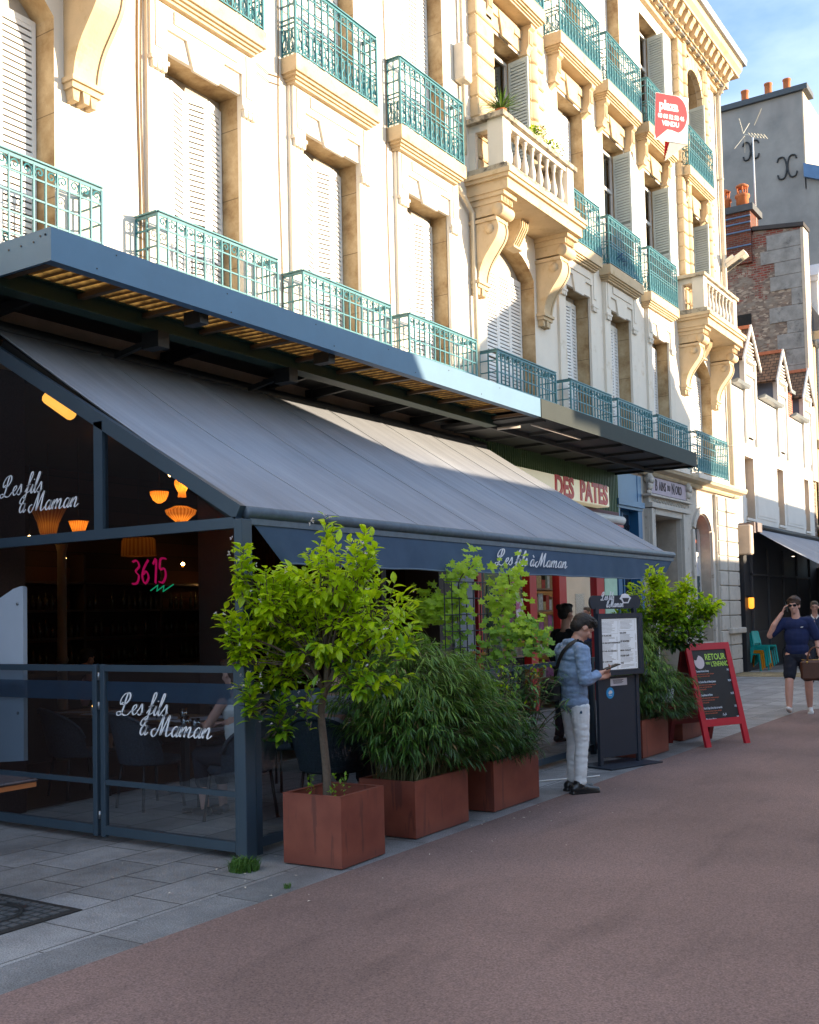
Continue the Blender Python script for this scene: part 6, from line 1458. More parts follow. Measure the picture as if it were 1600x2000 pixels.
def bloom(p, r):
    for k in range(26):
        t = k*2.4; f = k/26; v = Vector((math.cos(t)*f, math.sin(t)*f, .9-f*.7)).normalized(); fl.mat = 0 if f > .4 else 1; b = p+v*(r*.15)
        vs, fs = leaf_pts(b, v, Vector((-v.x,-v.y,1)), r*(.75+.25*f), r*.8, -.25, 3); fl.add(vs, fs)
for p, r in (((-4.93,8.62,1.335),.030),((-4.86,8.66,1.37),.028),((-4.83,8.62,1.32),.036),((-4.49,8.75,1.43),.022),((-4.44,8.9,1.10),.035),((-4.34,8.95,1.30),.016),((-4.62,8.7,1.45),.02)): bloom(Vector(p), r)
obj('stems', st, BARK, ro); obj('leaves', lf, LG, ro, fix=False); obj('blooms', fl, [M('rose_cream', (.78,.52,.20), rough=.6, transl=.3), M('rose_orange', (.78,.36,.05), rough=.6, transl=.3)], ro, fix=False)
# ---- leafy shrub behind the menu stand
sb = thing('leafy_shrub', 'bright green leafy shrub rising above the chalkboard and menu stand', 'shrub', (-4.75,12.6,.4)); rr = random.Random(41); lf = MB(); wd_ = MB(); wd_.smooth = True
wd_.tube([(-4.75,12.55,.35),(-4.73,12.6,.9),(-4.7,12.6,1.35)], .018, 7)
def ys(p, rr): h = (p.z-1.45)/.6+rr.uniform(-.35,.3); return 0 if h > .45 else (1 if h > .0 else 2)
crown(rr, [((-4.70,12.6,1.85),(.32,.34,.30),3),((-4.35,12.7,1.72),(.36,.34,.24),3),((-4.90,12.5,1.55),(.30,.3,.26),2),((-4.40,12.6,1.45),(.38,.34,.22),2.5),((-4.05,12.75,1.78),(.18,.2,.12),.8),((-4.62,12.5,2.15),(.12,.12,.12),.5),((-4.28,12.6,2.02),(.12,.12,.12),.5)], 380, 8, .09, .048, wd_, ys, lf, 3, .3, (-4.7,12.6,1.35))
obj('trunk', wd_, BARK, sb); obj('crown', lf, LG, sb, fix=False)
# ---- potted plants on the stone balcony
def potted(name, label, c, r, n, L, Wd, mats, col, spiky=False):
    t = thing(name, label, 'potted plant', c); rr = random.Random(int(c[1]*77)); mb = MB(); mb.smooth = True; mb.lathe([(.06,0),(.09,.14),(.095,.15),(.08,.15)], c, 12); obj('pot', mb, col, t); lf = MB()
    for i in range(n):
        d = rv(rr); d.z = abs(d.z)*.9-.1; p = Vector(c)+Vector((0,0,.15))+(Vector((0,0,0)) if spiky else d*(r*rr.uniform(.3,.9)))
        lf.mat = rr.randrange(len(mats)); vs, fs = leaf_pts(p, d+Vector((0,0,.3)), Vector((0,0,1)), (r*1.2 if spiky else L)*rr.uniform(.6,1.2), Wd, .25, 2); lf.add(vs, fs)
    obj('leaves', lf, mats, t, fix=False)
BL = M('pot_blue', (.02,.04,.2), rough=.3)
potted('potted_plant', 'spiky green plant at the left corner of the stone balustrade', (-7.85,15.05,9.63), .30, 160, .2, .014, BG, TERRA, True)
potted('potted_plant', 'round-leaved plant in the middle of the stone balustrade', (-7.80,16.15,9.55), .26, 150, .06, .04, LG, BL)
potted('potted_plant', 'bushy green plant in a blue pot near the right end of the balustrade', (-7.80,16.75,9.50), .30, 200, .06, .03, LG, BL)
potted('potted_plant', 'blue-leaved plant behind the iron railing of the second floor', (-8.22,20.65,8.68), .25, 150, .07, .035, [M('blue_leaf', (.05,.12,.28), rough=.5)], TERRA)
# ================================================================= MENU STAND
NAVY = M('stand_navy', (.022,.030,.045), rough=.5, var=.1)
ms = thing('menu_stand', 'tall navy menu display case on two posts with pill-shaped script header', 'menu stand', (-4.64,11.30,0), R(-19.3))
L_ = lambda n, mb, m, p=ms, **k: obj(n, mb, m, p, world=False, **k)
mb = MB(); mb.box(-.25,.25,-.42,.42,.004,.018); L_('base_plate', mb, NAVY)
mb = MB(); mb.box(-.02,.02,-.335,-.285,.018,1.74); mb.box(-.02,.02,.285,.335,.018,1.74); L_('post', mb, NAVY)
mb = MB(); mb.box(-.015,.010,-.285,.285,.10,.98); L_('lower_panel', mb, NAVY)
mb = MB(); a = .365
for q in ((-a,-a+.055,.995,1.675),(a-.055,a,.995,1.675),(-a+.055,a-.055,.995,1.05),(-a+.055,a-.055,1.62,1.675)): mb.box(.0201,.075,q[0],q[1],q[2],q[3])
mb.box(.0201,.035,-a+.055,a-.055,1.05,1.62); case = L_('display_case', mb, NAVY)
mb = MB(); mb.box(.0355,.038,-a+.06,a-.06,1.055,1.615); L_('menu_sheet', mb, M('menu_white_glow', (.62,.66,.76), rough=.5, var=.03, emit=(.8,.88,1), es=.10), case)  # sheet given a slight glow to brighten it; it is no lamp
mb = MB(); mb.quad((.06,-a+.055,1.05),(.06,a-.055,1.05),(.06,a-.055,1.62),(.06,-a+.055,1.62)); L_('glass_door', mb, glass('case_glass', (.95,.97,1), .04), case, fix=False)
ink = MB(); rr = random.Random(2); grey = MB()
def block(y0, y1, ztop, title, nl):
    t = text_mb(title, .026, .0006, .0012, 'LEFT'); join(ink, put(t, FX, (.0387, y0, ztop))); z = ztop-.021
    for k in range(nl): w = (y1-y0)*rr.uniform(.45,.85); grey.box(.038,.0386,y0,y0+w,z,z+.004); grey.box(.038,.0386,y1-.02,y1,z,z+.004); z -= .0125
block(-.29,-.02,1.43,'LES PLANCHES',4); block(-.29,-.02,1.35,'NOS INCONTOURNABLES',5); block(-.29,-.02,1.26,'RETOUR EN ENFANCE',7); block(-.29,-.02,1.145,'LES CORDONS',6)
block(.02,.29,1.455,'SALADES',6); block(.02,.29,1.36,'LES BURGERS',6); block(.02,.29,1.26,'MENU ENFANT',4); block(.02,.29,1.20,'PAUSE CAFÉ',5); block(.02,.29,1.12,'THÉ',3)
for (y0, y1, z0, z1) in ((-.29,-.01,1.45,1.60),(.01,.27,1.48,1.605)):
    for q in ((y0,y1,z0,z0+.002),(y0,y1,z1,z1+.002),(y0,y0+.002,z0,z1),(y1-.002,y1,z0,z1)): grey.box(.038,.0386,*q)
    z = z1-.02
    while z > z0+.01: w = (y1-y0)*rr.uniform(.4,.8); grey.box(.038,.0386,y0+.02,y0+.02+w,z,z+.004); z -= .014
L_('menu_headings', ink, M('ink', (.03,.03,.04)), case); L_('menu_text', grey, M('ink_grey', (.22,.23,.27)), case)
mb = MB(); mb.box(.011,.014,-.13,.14,.875,.955); L_('paper_note', mb, M('paper', (.62,.58,.60)), ms); mb = MB()
for k in range(4): mb.box(.0142,.0148,-.09+.002*k,.08-.02*(k%2),.935-.012*k,.941-.012*k)
L_('note_text', mb, MATS['ink'])
mb = MB(); mb.lathe([(.062,0),(.062,.003)], (.0105,-.14,.80), 24, axis=0); L_('round_sticker', mb, M('sticker_blue', (.02,.30,.62), rough=.4))
mb = MB(); mb.prism([(-.17,.80),(-.155,.825),(-.13,.83),(-.11,.82),(-.105,.80),(-.13,.79),(-.16,.785)], .0136, .0145, 'x'); mb.box(.0136,.0145,-.165,-.115,.77,.776); L_('sticker_print', mb, WHITEP)
# pill header with cooking pot emblem
pts = [(.41*(1 if k < 9 else -1)+ (.075*math.cos(R(-90+180*k/8)) if k < 9 else -.075*math.cos(R(-90+180*(k-9)/8))), 1.80+(.075*math.sin(R(-90+180*k/8)) if k < 9 else -.075*math.sin(R(-90+180*(k-9)/8)))) for k in range(18)]
pts = [(y*.86, z) for y, z in pts]
mb = MB(); mb.prism(pts, -.012, .012, 'x'); hd = L_('header_sign', mb, NAVY)
def header(grow, depth, xx, mat, nm):
    s = script_mb([('Les fils', 0, 0), ('à', 2.0, -2.0), ('Maman', 3.6, -2.0)], .040, depth, .24, grow=grow); wd = 12.0*.036; mx_ = max(v[0] for v in s.v); s.xf(Matrix.Diagonal((.36/mx_,1,1,1))); put(s, FX, (xx, -.235, 1.825)); 
    p = [( .10,1.845),(.125,1.80),(.19,1.80),(.215,1.845)]
    s.prism([(.06,1.835),(.085,1.86),(.10,1.885),(.15,1.895),(.20,1.885),(.225,1.86),(.25,1.845),(.225,1.82),(.20,1.785),(.115,1.785),(.09,1.82)], xx, xx+.007, 'x')
    L_(nm, s, mat, hd)
header(.0, .004, .013, MATS['letter_white'], 'script_lettering')
mb = MB(); mb.prism([(.10,1.845),(.125,1.80),(.19,1.80),(.215,1.845)], .0205, .0225, 'x'); L_('pot_emblem', mb, NAVY, hd)
mb = MB(); 
for y in (.14,.16,.18): mb.tube([(.0175,y,1.855),(.0175,y+.006,1.865),(.0175,y,1.875)], .0018, 3)
L_('pot_steam', mb, NAVY, hd)

# ================================================================= RED A-FRAME CHALKBOARD
ab = thing('chalkboard_sign', 'red framed A-board with black slate listing dishes under green RETOUR vers L\'ENFANCE', 'chalkboard', (-4.08,13.42,0), R(-26))
REDW = M('red_wood', (.50,.012,.030), rough=.4, var=.08, vs=6); DKRED = M('dark_red_wood', (.20,.02,.02), rough=.5)
lean = Matrix.Translation((0,0,0)) @ Matrix.Rotation(R(-13.5), 4, 'Y')
def A(n, mb, m, p=ab, **k): mb.xf(lean); return obj(n, mb, m, p, world=False, **k)
H = 1.30; w = .385
mb = MB(); mb.box(-.018,.018,-w,-w+.085,0,H); mb.box(-.018,.018,w-.085,w,0,H); mb.box(-.018,.018,-w+.085,w-.085,H-.085,H); mb.box(-.018,.018,-w+.085,w-.085,.25,.34); fr = A('frame', mb, REDW)
mb = MB(); mb.box(-.012,.006,-w+.08,w-.08,.335,H-.08); bdp = A('slate', mb, M('slate_black', (.010,.013,.017), rough=.45, var=.2))
def TB(s_, size, y, z, mat, align='LEFT', bold=.001, xs=1., nm='lettering', sp=1.): t = text_mb(s_, size, .0006, bold, align, sp, xs); put(t, FX, (.0072, y, z)); A(nm, t, mat, bdp)
GRN = M('chalk_green', (.45,.72,.10), rough=.6); CW = M('chalk_white', (.62,.70,.78)); CO = M('chalk_orange', (.50,.13,.06))
TB('RETOUR', .110, -.085, 1.118, GRN, bold=.002, xs=.86); TB("L'ENFANCE", .090, .0, 1.026, GRN, bold=.0015, xs=.74); TB('VERS', .042, -.088, 1.040, GRN, xs=.8)
mb = MB(); mb.lathe([(.085,0),(.085,.0012)], (.0066,-.195,1.06), 30, axis=0); mb2 = mb; A('biscuit_badge', mb2, M('badge_cream', (.66,.58,.60)), bdp)
mb = MB(); mb.lathe([(.032,0),(.032,.0006)], (.0080,-.252,1.118), 14, axis=0); mb.lathe([(.024,0),(.024,.0006)], (.0080,-.222,1.143), 14, axis=0); A('bite_mark', mb, MATS['slate_black'], bdp)
z = .945
rr = random.Random(6)
for title, pr, nl in (('Tomates Farcies Granny', '14€', 2),('Le Cordon Bleu de Mémé Josiane', '18,5€', 3),('Coquillettes du Fiston', '16,5€', 3),('Fish & Chips Givré, frais du marché', '17€', 2),('Filet mignon Maman', '19€', 2)):
    TB(title, .036, -.285, z, CW, xs=.62, bold=.0009); TB(pr, .036, .295, z, CW, 'RIGHT', xs=.7, bold=.0009)
    body = ['viande hachée de bœuf, courgettes, aubergines', 'riz blanc, sauce tomate maison, salade', 'pommes grenaille'][:nl]
    for k in range(nl): TB(body[k], .024, -.285, z-.036-.028*k, CO, xs=.66 if k != 1 else .6, bold=.0003)
    z -= .045+.028*nl+.036
s = script_mb([('Les fils', 0, 0)], .012, .0006, .3); put(s, FX, (.0072, .02, .375)); A('script_lettering', s, CW, bdp)
back = Matrix.Rotation(R(13.5), 4, 'Y'); top = lean@Vector((0,0,H))
mb = MB(); 
for sg in (-1,1): e = sorted((sg*w, sg*(w-.07))); mb.box(-.018,.018,e[0],e[1],0,H)
mb.box(-.018,.018,-w+.07,w-.07,.25,.32); mb.box(-.010,.006,-w+.07,w-.07,.32,H-.05)
mb.xf(Matrix.Translation((2*top.x-.04,0,0)) @ back); obj('rear_frame', mb, DKRED, ab, world=False)

# ================================================================= STACKED CHAIRS
TEAL = M('plastic_teal', (.010,.36,.33), rough=.35); ORNG = M('plastic_orange', (.62,.24,.01), rough=.35)
def chair_mb():
    mb = MB(); mb.smooth = False
    for sg in (-1,1):
        y = sg*.22
        mb.beam((.21,y,.45),(.26,y*1.1,0),.035,.035); mb.beam((-.20,y,.45),(-.30,y*1.1,0),.035,.035); mb.beam((-.20,y,.45),(.22,y,.455),.03,.035); mb.beam((-.20,y,.44),(-.27,y*.9,.82),.03,.035)
    seat = MB(); seat.smooth = True; seat.grid(lambda u, v: (-.20+.43*u, -.22+.44*v, .465-.02*math.sin(math.pi*u)*math.sin(math.pi*v)-.03*max(0,u-.85)*6), 6, 6); seat.grid(lambda u, v: (-.20+.43*u, -.22+.44*v, .445-.02*math.sin(math.pi*u)*math.sin(math.pi*v)-.03*max(0,u-.85)*6), 6, 6)
    back = MB(); back.smooth = True
    for off in (0,.015): back.grid(lambda u, v: (-.205-.075*v-.03*math.sin(math.pi*u)+off, (-.22+.44*u)*(1-.12*v*v), .52+.33*v), 8, 6)
    return mb, seat, back
cm, cs, cb = chair_mb()
me_l = {}; 
for nm, m in (('teal',TEAL),('orange',ORNG)): me_l[nm] = [mesh_of('legs', cm, m), mesh_of('seat', cs, m, False), mesh_of('backrest', cb, m, False)]
names = ['lowest teal chair of the stack', 'second chair up of the stack, orange', 'orange chair in the middle of the stack', 'third from top of the stack, teal shell', 'teal chair just below the top one of the stack', 'topmost teal chair of the stack by the dark restaurant']
for k, c in enumerate(('teal','orange','orange','teal','teal','teal')):
    f = R(-10); d = k*.055
    r = thing('stacking_chair', names[k], 'chair', (-8.02+math.cos(f)*(d-.14), 29.55+math.sin(f)*(d-.14), .0+k*.045), f, group='stacked plastic chairs by the dark restaurant')
    for nm, me in zip(('legs','seat','backrest'), me_l[c]): o = bpy.data.objects.new(nm, me); COL.objects.link(o); o.parent = r

# ================================================================= TERRACE FURNITURE
WICK = M('dark_wicker', (.030,.045,.06), rough=.7, var=.4, vs=60, bump=.6, bs=90)
def table(loc, w, d, label, paper=True, h=.74):
    t = thing('dining_table', label, 'table', loc, 0, group='tables on the terrace')
    mb = MB(); mb.bbox(-w/2,w/2,-d/2,d/2,h-.03,h,.006); obj('table_top', mb, M('table_wood', (.09,.05,.03), rough=.4), t, world=False)
    mb = MB(); mb.box(-.03,.03,-.03,.03,.02,h-.03); mb.box(-.22,.22,-.025,.025,0,.02); mb.box(-.025,.025,-.22,.22,0.0201,.03); obj('pedestal', mb, BLACKM, t, world=False)
    return t
tabs = [((-9.25,7.95,0),1.1,.7,'dining table with paper mats at the left behind the glass'),((-7.75,7.75,0),.95,.7,'dining table with glasses behind the script lettering'),((-6.85,7.05,0),.8,.7,'dining table where the woman in white sits'),((-5.75,8.15,0),.9,.8,'dining table with papers behind the lemon trunk')]
PAP = M('paper_mat', (.55,.60,.72), rough=.6)
for l, w_, d_, lab in tabs: table(l, w_, d_, lab)
pmi = 0
for (x, y, z), w_, d_, lab in tabs:
    lab_ = {-9.25:'far left table behind the plain gate', -7.75:'table behind the gate script', -6.85:'small table of the woman in white', -5.75:'table behind the lemon trunk'}[x]
    for sx, sy in ((-.22,-.12),(.22,.12),(.2,-.16)):
        pmi += 1; mb = MB(); mb.box(-.17,.17,-.12,.12,0,.002); o = obj('paper_mat', mb, PAP); o.location = (x+sx, y+sy, .7405); o.rotation_euler = (0,0,.2*pmi)
        tag(o, ('paper place mat, '+('left','right','nearer')[(pmi-1)%3]+' one on the '+lab_.replace('dining table','table')), 'place mat', group='paper mats on the terrace tables')
gl = MB(); gl.smooth = True; gl.lathe([(.026,0),(.034,.004),(.040,.11),(.038,.11),(.031,.006),(.001,.006)], (0,0,0), 12); glm = mesh_of('drinking_glass', gl, glass('tumbler', (.85,.9,.92), .35))
for k, (x, y) in enumerate(((-7.95,7.6),(-7.62,7.6),(-7.45,7.85),(-6.95,6.95),(-6.72,6.85),(-9.05,7.8),(-5.6,7.95))):
    o = bpy.data.objects.new('drinking_glass', glm); COL.objects.link(o); o.location = (x,y,.7405); tag(o, ('clear glass at the near left of the table behind the gate script','clear glass in the middle of the table behind the gate script','clear glass at the right end of the table behind the gate script','clear glass farther from the elbow of the woman in white','clear glass beside the elbow of the woman in white','clear glass on the far left table behind the plain gate','clear glass on the table behind the lemon trunk')[k], 'glass', group='glasses on the terrace tables')
for k, (x, y, lab) in enumerate(((-8.05,7.7,'small lit candle on the table behind the script lettering'),(-7.25,7.9,'small lit candle at the right end of the second table'),(-9.1,7.75,'small lit candle on the far left table'))):
    cd_ = thing('candle', lab, 'candle', (x,y,.7405)); mb = MB(); mb.smooth = True; mb.lathe([(.02,0),(.02,.07),(.001,.07)], (0,0,0), 10); obj('wax', mb, WHITEP, cd_, world=False)
    mb = MB(); mb.smooth = True; mb.lathe([(.001,.07),(.006,.08),(.001,.10)], (0,0,0), 8); obj('flame', mb, M('flame', (1,.6,.2), emit=(1,.5,.12), es=3), cd_, world=False)
def wicker_chair(loc, rz, label):
    t = thing('wicker_chair', label, 'chair', loc, rz, group='dark wicker chairs on the terrace')
    mb = MB(); mb.smooth = True
    def bk(u, v):
        a = R(100+160*u); r = .30+.05*v; return (r*math.cos(a)+.02-.05*v, r*math.sin(a)*.95, .42+(.18+.28*math.sin(math.pi*u)**.6)*v)
    mb.grid(bk, 20, 6); mb.grid(lambda u, v: tuple(a*(.93 if i < 2 else 1) for i, a in enumerate(bk(u, v))), 20, 6); obj('backrest', mb, WICK, t, world=False, fix=False)
    mb = MB(); mb.smooth = True; mb.tube([bk(k/20,1) for k in range(21)], .018, 6); mb.lathe([(.001,.40),(.25,.40),(.27,.43),(.25,.46),(.001,.465)], (.02,0,0), 16); obj('seat', mb, WICK, t, world=False)
    mb = MB(); mb.smooth = True
    for sx in (-1,1):
        for sy in (-1,1): mb.tube([(sx*.18,sy*.18,.41),(sx*.22,sy*.22,0)], .014, 6)
    obj('legs', mb, BLACKM, t, world=False)
wicker_chair((-8.6,7.15,0), R(75), 'dark wicker armchair at the far left behind the plain gate')
wicker_chair((-7.5,7.05,0), R(80), 'dark wicker armchair with its back to the script-lettered gate')
wicker_chair((-7.95,8.55,0), R(-95), 'dark wicker armchair on the far side of the second table')
wicker_chair((-7.1,8.4,0), R(-90), 'dark wicker armchair seen through the glass behind the script')
wicker_chair((-6.30,6.95,0), R(180), 'dark wicker armchair under the woman in white')
wicker_chair((-5.62,7.35,0), R(100), 'dark wicker armchair behind the corner post')
# wooden table corner at the lower left
tb = thing('wooden_table', 'dark-topped table corner with orange wooden edge at the lower left', 'table', (-6.07,3.97,0))
mb = MB(); mb.bbox(-6.55,-5.58,3.60,4.33,.735,.755,.008); obj('table_top', mb, M('table_dark', (.035,.02,.018), rough=.25, var=.4, vs=15), tb)
mb = MB(); mb.box(-6.54,-5.59,3.61,4.32,.705,.7349); obj('wooden_edge', mb, M('edge_orange', (.38,.13,.04), rough=.4), tb)
mb = MB(); mb.box(-6.1,-6.04,3.94,4.0,.02,.705); mb.box(-6.3,-5.84,3.93,4.01,0,.02); obj('pedestal', mb, BLACKM, tb)
wp = thing('white_side_panel', 'white metal side panel with a curved top edge inside the terrace at far left', 'panel', (-8.05,5.92,.5))
mb = MB(); mb.prism([(-8.36,.50),(-7.77,.55),(-7.77,2.02),(-7.80,2.03),(-7.90,2.01),(-8.1,1.93),(-8.36,1.84)], 5.88, 5.92, 'y'); obj('sheet', mb, M('panel_white', (.50,.56,.64), rough=.45, var=.04), wp)
mb = MB(); mb.smooth = True; mb.lathe([(.014,0),(.012,.008),(.001,.012)], (-7.84,5.872,1.88), 10, axis=1); mb.lathe([(.014,0),(.012,.008),(.001,.012)], (-7.84,5.872,.95), 10, axis=1); obj('bolt', mb, MATS['steel'], wp)

# ================================================================= INTERIOR LAMPS
def pleats(k):
    def f(n, L, co):
        sx = N(n, 'ShaderNodeSeparateXYZ'); L(co, sx.inputs[0]); at = N(n, 'ShaderNodeMath', operation='ARCTAN2'); L(sx.outputs[0], at.inputs[0]); L(sx.outputs[1], at.inputs[1])
        mu = N(n, 'ShaderNodeMath', operation='MULTIPLY'); mu.inputs[1].default_value = 26; L(at.outputs[0], mu.inputs[0]); si = N(n, 'ShaderNodeMath', operation='SINE'); L(mu.outputs[0], si.inputs[0])
        r = N(n, 'ShaderNodeMapRange'); r.inputs[1].default_value = -1; L(si.outputs[0], r.inputs[0]); m = N(n, 'ShaderNodeMix', data_type='RGBA'); L(r.outputs[0], m.inputs[0]); m.inputs[6].default_value = (.55*k,.20*k,.025*k,1); m.inputs[7].default_value = (.95*k,.50*k,.12*k,1)
        return m.outputs[2], None, 0
    return f
def shade_mat(name, k, tr):
    m = tex_mat(name, pleats(k), rough=.6); n = m.node_tree; t = n.nodes.new('ShaderNodeBsdfTranslucent'); x = n.nodes.new('ShaderNodeMixShader'); x.inputs[0].default_value = tr; b = n.nodes['Principled BSDF']
    n.links.new(b.inputs['Base Color'].links[0].from_socket, t.inputs[0]); n.links.new(b.outputs[0], x.inputs[1]); n.links.new(t.outputs[0], x.inputs[2]); n.links.new(x.outputs[0], n.nodes['Material Output'].inputs[0]); return m
AMB = shade_mat('amber_shade', .95, .75); AMD = shade_mat('dim_shade', .40, .5); BULB = M('bulb', (1,.8,.5), emit=(1,.55,.18), es=9)
def pendant(c, prof, label, mat=AMB, bulb=True):
    t = thing('pendant_lamp', label, 'lamp', c); mb = MB(); mb.smooth = True; mb.lathe(prof, (0,0,0), 18); obj('lamp_shade', mb.xf(Matrix.Diagonal((.58,.58,.75,1))), mat, t, world=False, fix=False)
    mb = MB(); mb.tube([(0,0,prof[-1][1]),(0,0,3.9-c[2])], .006, 4); obj('cord', mb, BLACKM, t, world=False)
    if bulb: mb = MB(); mb.smooth = True; mb.lathe([(.001,-.03),(.022,-.015),(.03,0),(.022,.02),(.001,.03)], (0,0,prof[len(prof)//2][1]*.7), 12); obj('bulb', mb, BULB, t, world=False)
def P3(px, py, y): pass
pendant((-8.85,8.5,3.02), [(.04,0),(.12,.04),(.17,.12),(.18,.17)], 'round amber bowl lamp at the left of the lit group')
pendant((-8.50,8.5,3.06), [(.08,0),(.07,.07),(.13,.16),(.14,.24),(.06,.27)], 'amber hourglass lamp, topmost of the lit group')
pendant((-8.52,8.5,2.72), [(.14,0),(.16,.05),(.10,.09),(.27,.20),(.30,.26),(.12,.32)], 'wide pleated amber lamp, lowest of the lit group')
pendant((-10.75,8.5,2.70), [(.14,0),(.16,.12),(.17,.13),(.22,.30),(.36,.52),(.38,.54)], 'large dim fabric lamp with flared top near the script on glass', AMD, True)
pendant((-10.20,8.5,2.72), [(.14,0),(.13,.10),(.20,.24),(.21,.25)], 'small amber lamp beside the large dim fabric lamp')
pendant((-11.1,8.5,2.76), [(.22,0),(.21,.012),(.03,.03)], 'flat disc lamp with bright bulb at the far left', AMD, True)
pendant((-11.35,10.5,2.62), [(.42,0),(.42,.02),(.40,.30),(.36,.34)], 'wide woven drum lamp above the pink neon', shade_mat('woven_shade', .30, .4), True)
pendant((-12.2,12.2,2.55), [(.03,0),(.035,.06),(.02,.08)], 'small bare bulb lamp at the back of the room', AMD, True)
pendant((-10.2,8.9,4.35-.6), [(.04,0),(.06,.05),(.04,.1)], 'small square amber lamp high at the left', AMB, True)
for k, (x, y, z) in enumerate(((-12.3,9.0,2.62),(-12.3,10.0,2.62),(-12.4,12.9,2.3),(-9.6,9.4,3.5),(-12.3,8.2,2.6))):
    mb = MB(); mb.smooth = True; mb.lathe([(.001,-.03),(.028,0),(.001,.03)], (0,0,0), 8); o = obj('bare_bulb', mb, BULB); o.location = (x,y,z); tag(o, 'tiny glowing bulb deep in the restaurant', 'light bulb', group='tiny bulbs in the restaurant')
ne = thing('neon_sign', 'pink neon digits 3615 with a green zigzag underline inside the restaurant', 'neon sign', (-11.2,10.5,2.4))
DIG = {'3': [[(0,1.9),(.5,2),(.8,1.5),(.4,1.1),(.8,.7),(.6,.1),(.05,.05)]], '6': [[(.7,2),(.2,1.3),(.05,.6),(.4,.02),(.8,.5),(.5,1.05),(.15,.8)]], '1': [[(.1,1.6),(.45,2),(.45,0)]], '5': [[(.75,2),(.15,2),(.1,1.15),(.6,1.2),(.8,.6),(.5,.05),(.05,.1)]]}
mb = MB(); mb.smooth = True; x = 0
for ch in '3615':
    for st_ in DIG[ch]:
        for off in (0,.13):
            q = cat_rom([(a+off*.9,b-off*.6) for a,b in st_], 4); mb.tube([(-11.50+(x+a*.9+b*.05)*.185, 10.5, 2.235+b*.165) for a,b in q], .0085, 5)
    x += 1.05 if ch != '1' else .75
obj('pink_tube', mb, M('neon_pink', (.6,.02,.25), emit=(1,.01,.22), es=.05), ne)
mb = MB(); mb.smooth = True; mb.tube([(-11.10,10.48,2.13),(-10.96,10.48,2.20),(-10.98,10.48,2.12),(-10.84,10.48,2.19),(-10.86,10.48,2.11),(-10.66,10.48,2.20)], .009, 5); obj('green_tube', mb, M('neon_green', (.05,.6,.4), emit=(.02,1,.45), es=.05), ne)
# bar shelves with bottles
bs = thing('bottle_shelf', 'back bar shelf lined with bottles in the dark restaurant', 'shelf', (-12.4,10,0)); mb = MB()
for z in (1.1,1.5,1.9,2.3): mb.box(-12.8,-12.5,7.5,13.5,z-.03,z)
for y in (7.5,9,10.5,12,13.46): mb.box(-12.8,-12.5,y,y+.04,0,2.7)
obj('shelf_board', mb, M('shelf_dark', (.05,.03,.025)), bs)
rr = random.Random(12); mb = MB(); mb.smooth = True
for z in (1.1,1.5,1.9):
    y = 7.6
    while y < 13.4:
        if rr.random() < .75: r = rr.uniform(.025,.04); h = rr.uniform(.2,.3); mb.lathe([(r,0),(r,h*.6),(r*.4,h*.75),(r*.4,h)], (-12.6,y,z+.001), 7)
        y += .11
bo = obj('bottles', mb, M('bottle_glass', (.05,.045,.03), rough=.1, spec=.8, var=.6, vs=9)); tag(bo, 'rows of dark bottles on the back bar shelf', 'bottles', kind='stuff')
bc = thing('bar_counter', 'dark bar counter along the back of the restaurant', 'bar counter', (-11.4,10,0)); mb = MB(); mb.box(-11.5,-11.1,7.5,13,0,1.05); obj('front', mb, MATS['interior_brick'], bc); mb = MB(); mb.box(-11.6,-11.0,7.4,13.1,1.05,1.1); obj('top', mb, M('bar_top', (.08,.05,.03), rough=.2), bc)
pc = thing('painted_column', 'pale turned column standing beside the bar', 'column', (-9.7,8.4,0)); mb = MB(); mb.smooth = True; mb.lathe([(.09,0),(.09,.05),(.07,.08),(.06,1.2),(.08,1.25),(.06,1.3),(.055,2.6),(.08,2.7)], (-11.0,8.9,.0), 12); obj('shaft', mb, M('column_cream', (.20,.18,.15)), pc)
# wires, bag of litter etc. at the foot of the terrace
lc = thing('white_cable', 'pale cable lying on the pavement behind the reading man', 'cable', (-4.9,10.1,0)); mb = MB(); mb.smooth = True; mb.tube([(-5.0,9.6,.012),(-4.85,9.9,.012),(-4.6,10.2,.012),(-4.5,10.4,.012)], .008, 5); obj('cord', mb, WHITEP, lc)
# ================================================================= PEOPLE
def capsule(mb, p, q, r1, r2, n=12, sq=(1,1)):
    p = Vector(p); q = Vector(q); d = (q-p); L = d.length; d.normalize()
    a = Vector((0,0,1)) if abs(d.z) < .95 else Vector((1,0,0)); u = d.cross(a).normalized(); w = d.cross(u)
    prof = []
    for k in range(4): t = math.pi/2*(1-k/3.5); prof.append((-r1*math.sin(t), r1*math.cos(t)))
    for k in range(1, 4): f = k/4; prof.append((L*f, r1+(r2-r1)*f))
    for k in range(4): t = math.pi/2*(k+.5)/3.5; prof.append((L+r2*math.sin(t), r2*math.cos(t)))
    vs = []
    for h, r in prof:
        r = max(r, .0005)
        for k in range(n): t = 2*math.pi*k/n; vs.append(p+d*h+(u*math.cos(t)*sq[0]+w*math.sin(t)*sq[1])*r)
    m = len(prof); fs = [(i*n+k, i*n+(k+1)%n, (i+1)*n+(k+1)%n, (i+1)*n+k) for i in range(m-1) for k in range(n)]
    fs.append(tuple(range(n-1,-1,-1))); fs.append(tuple(range((m-1)*n, m*n))); mb.add(vs, fs)
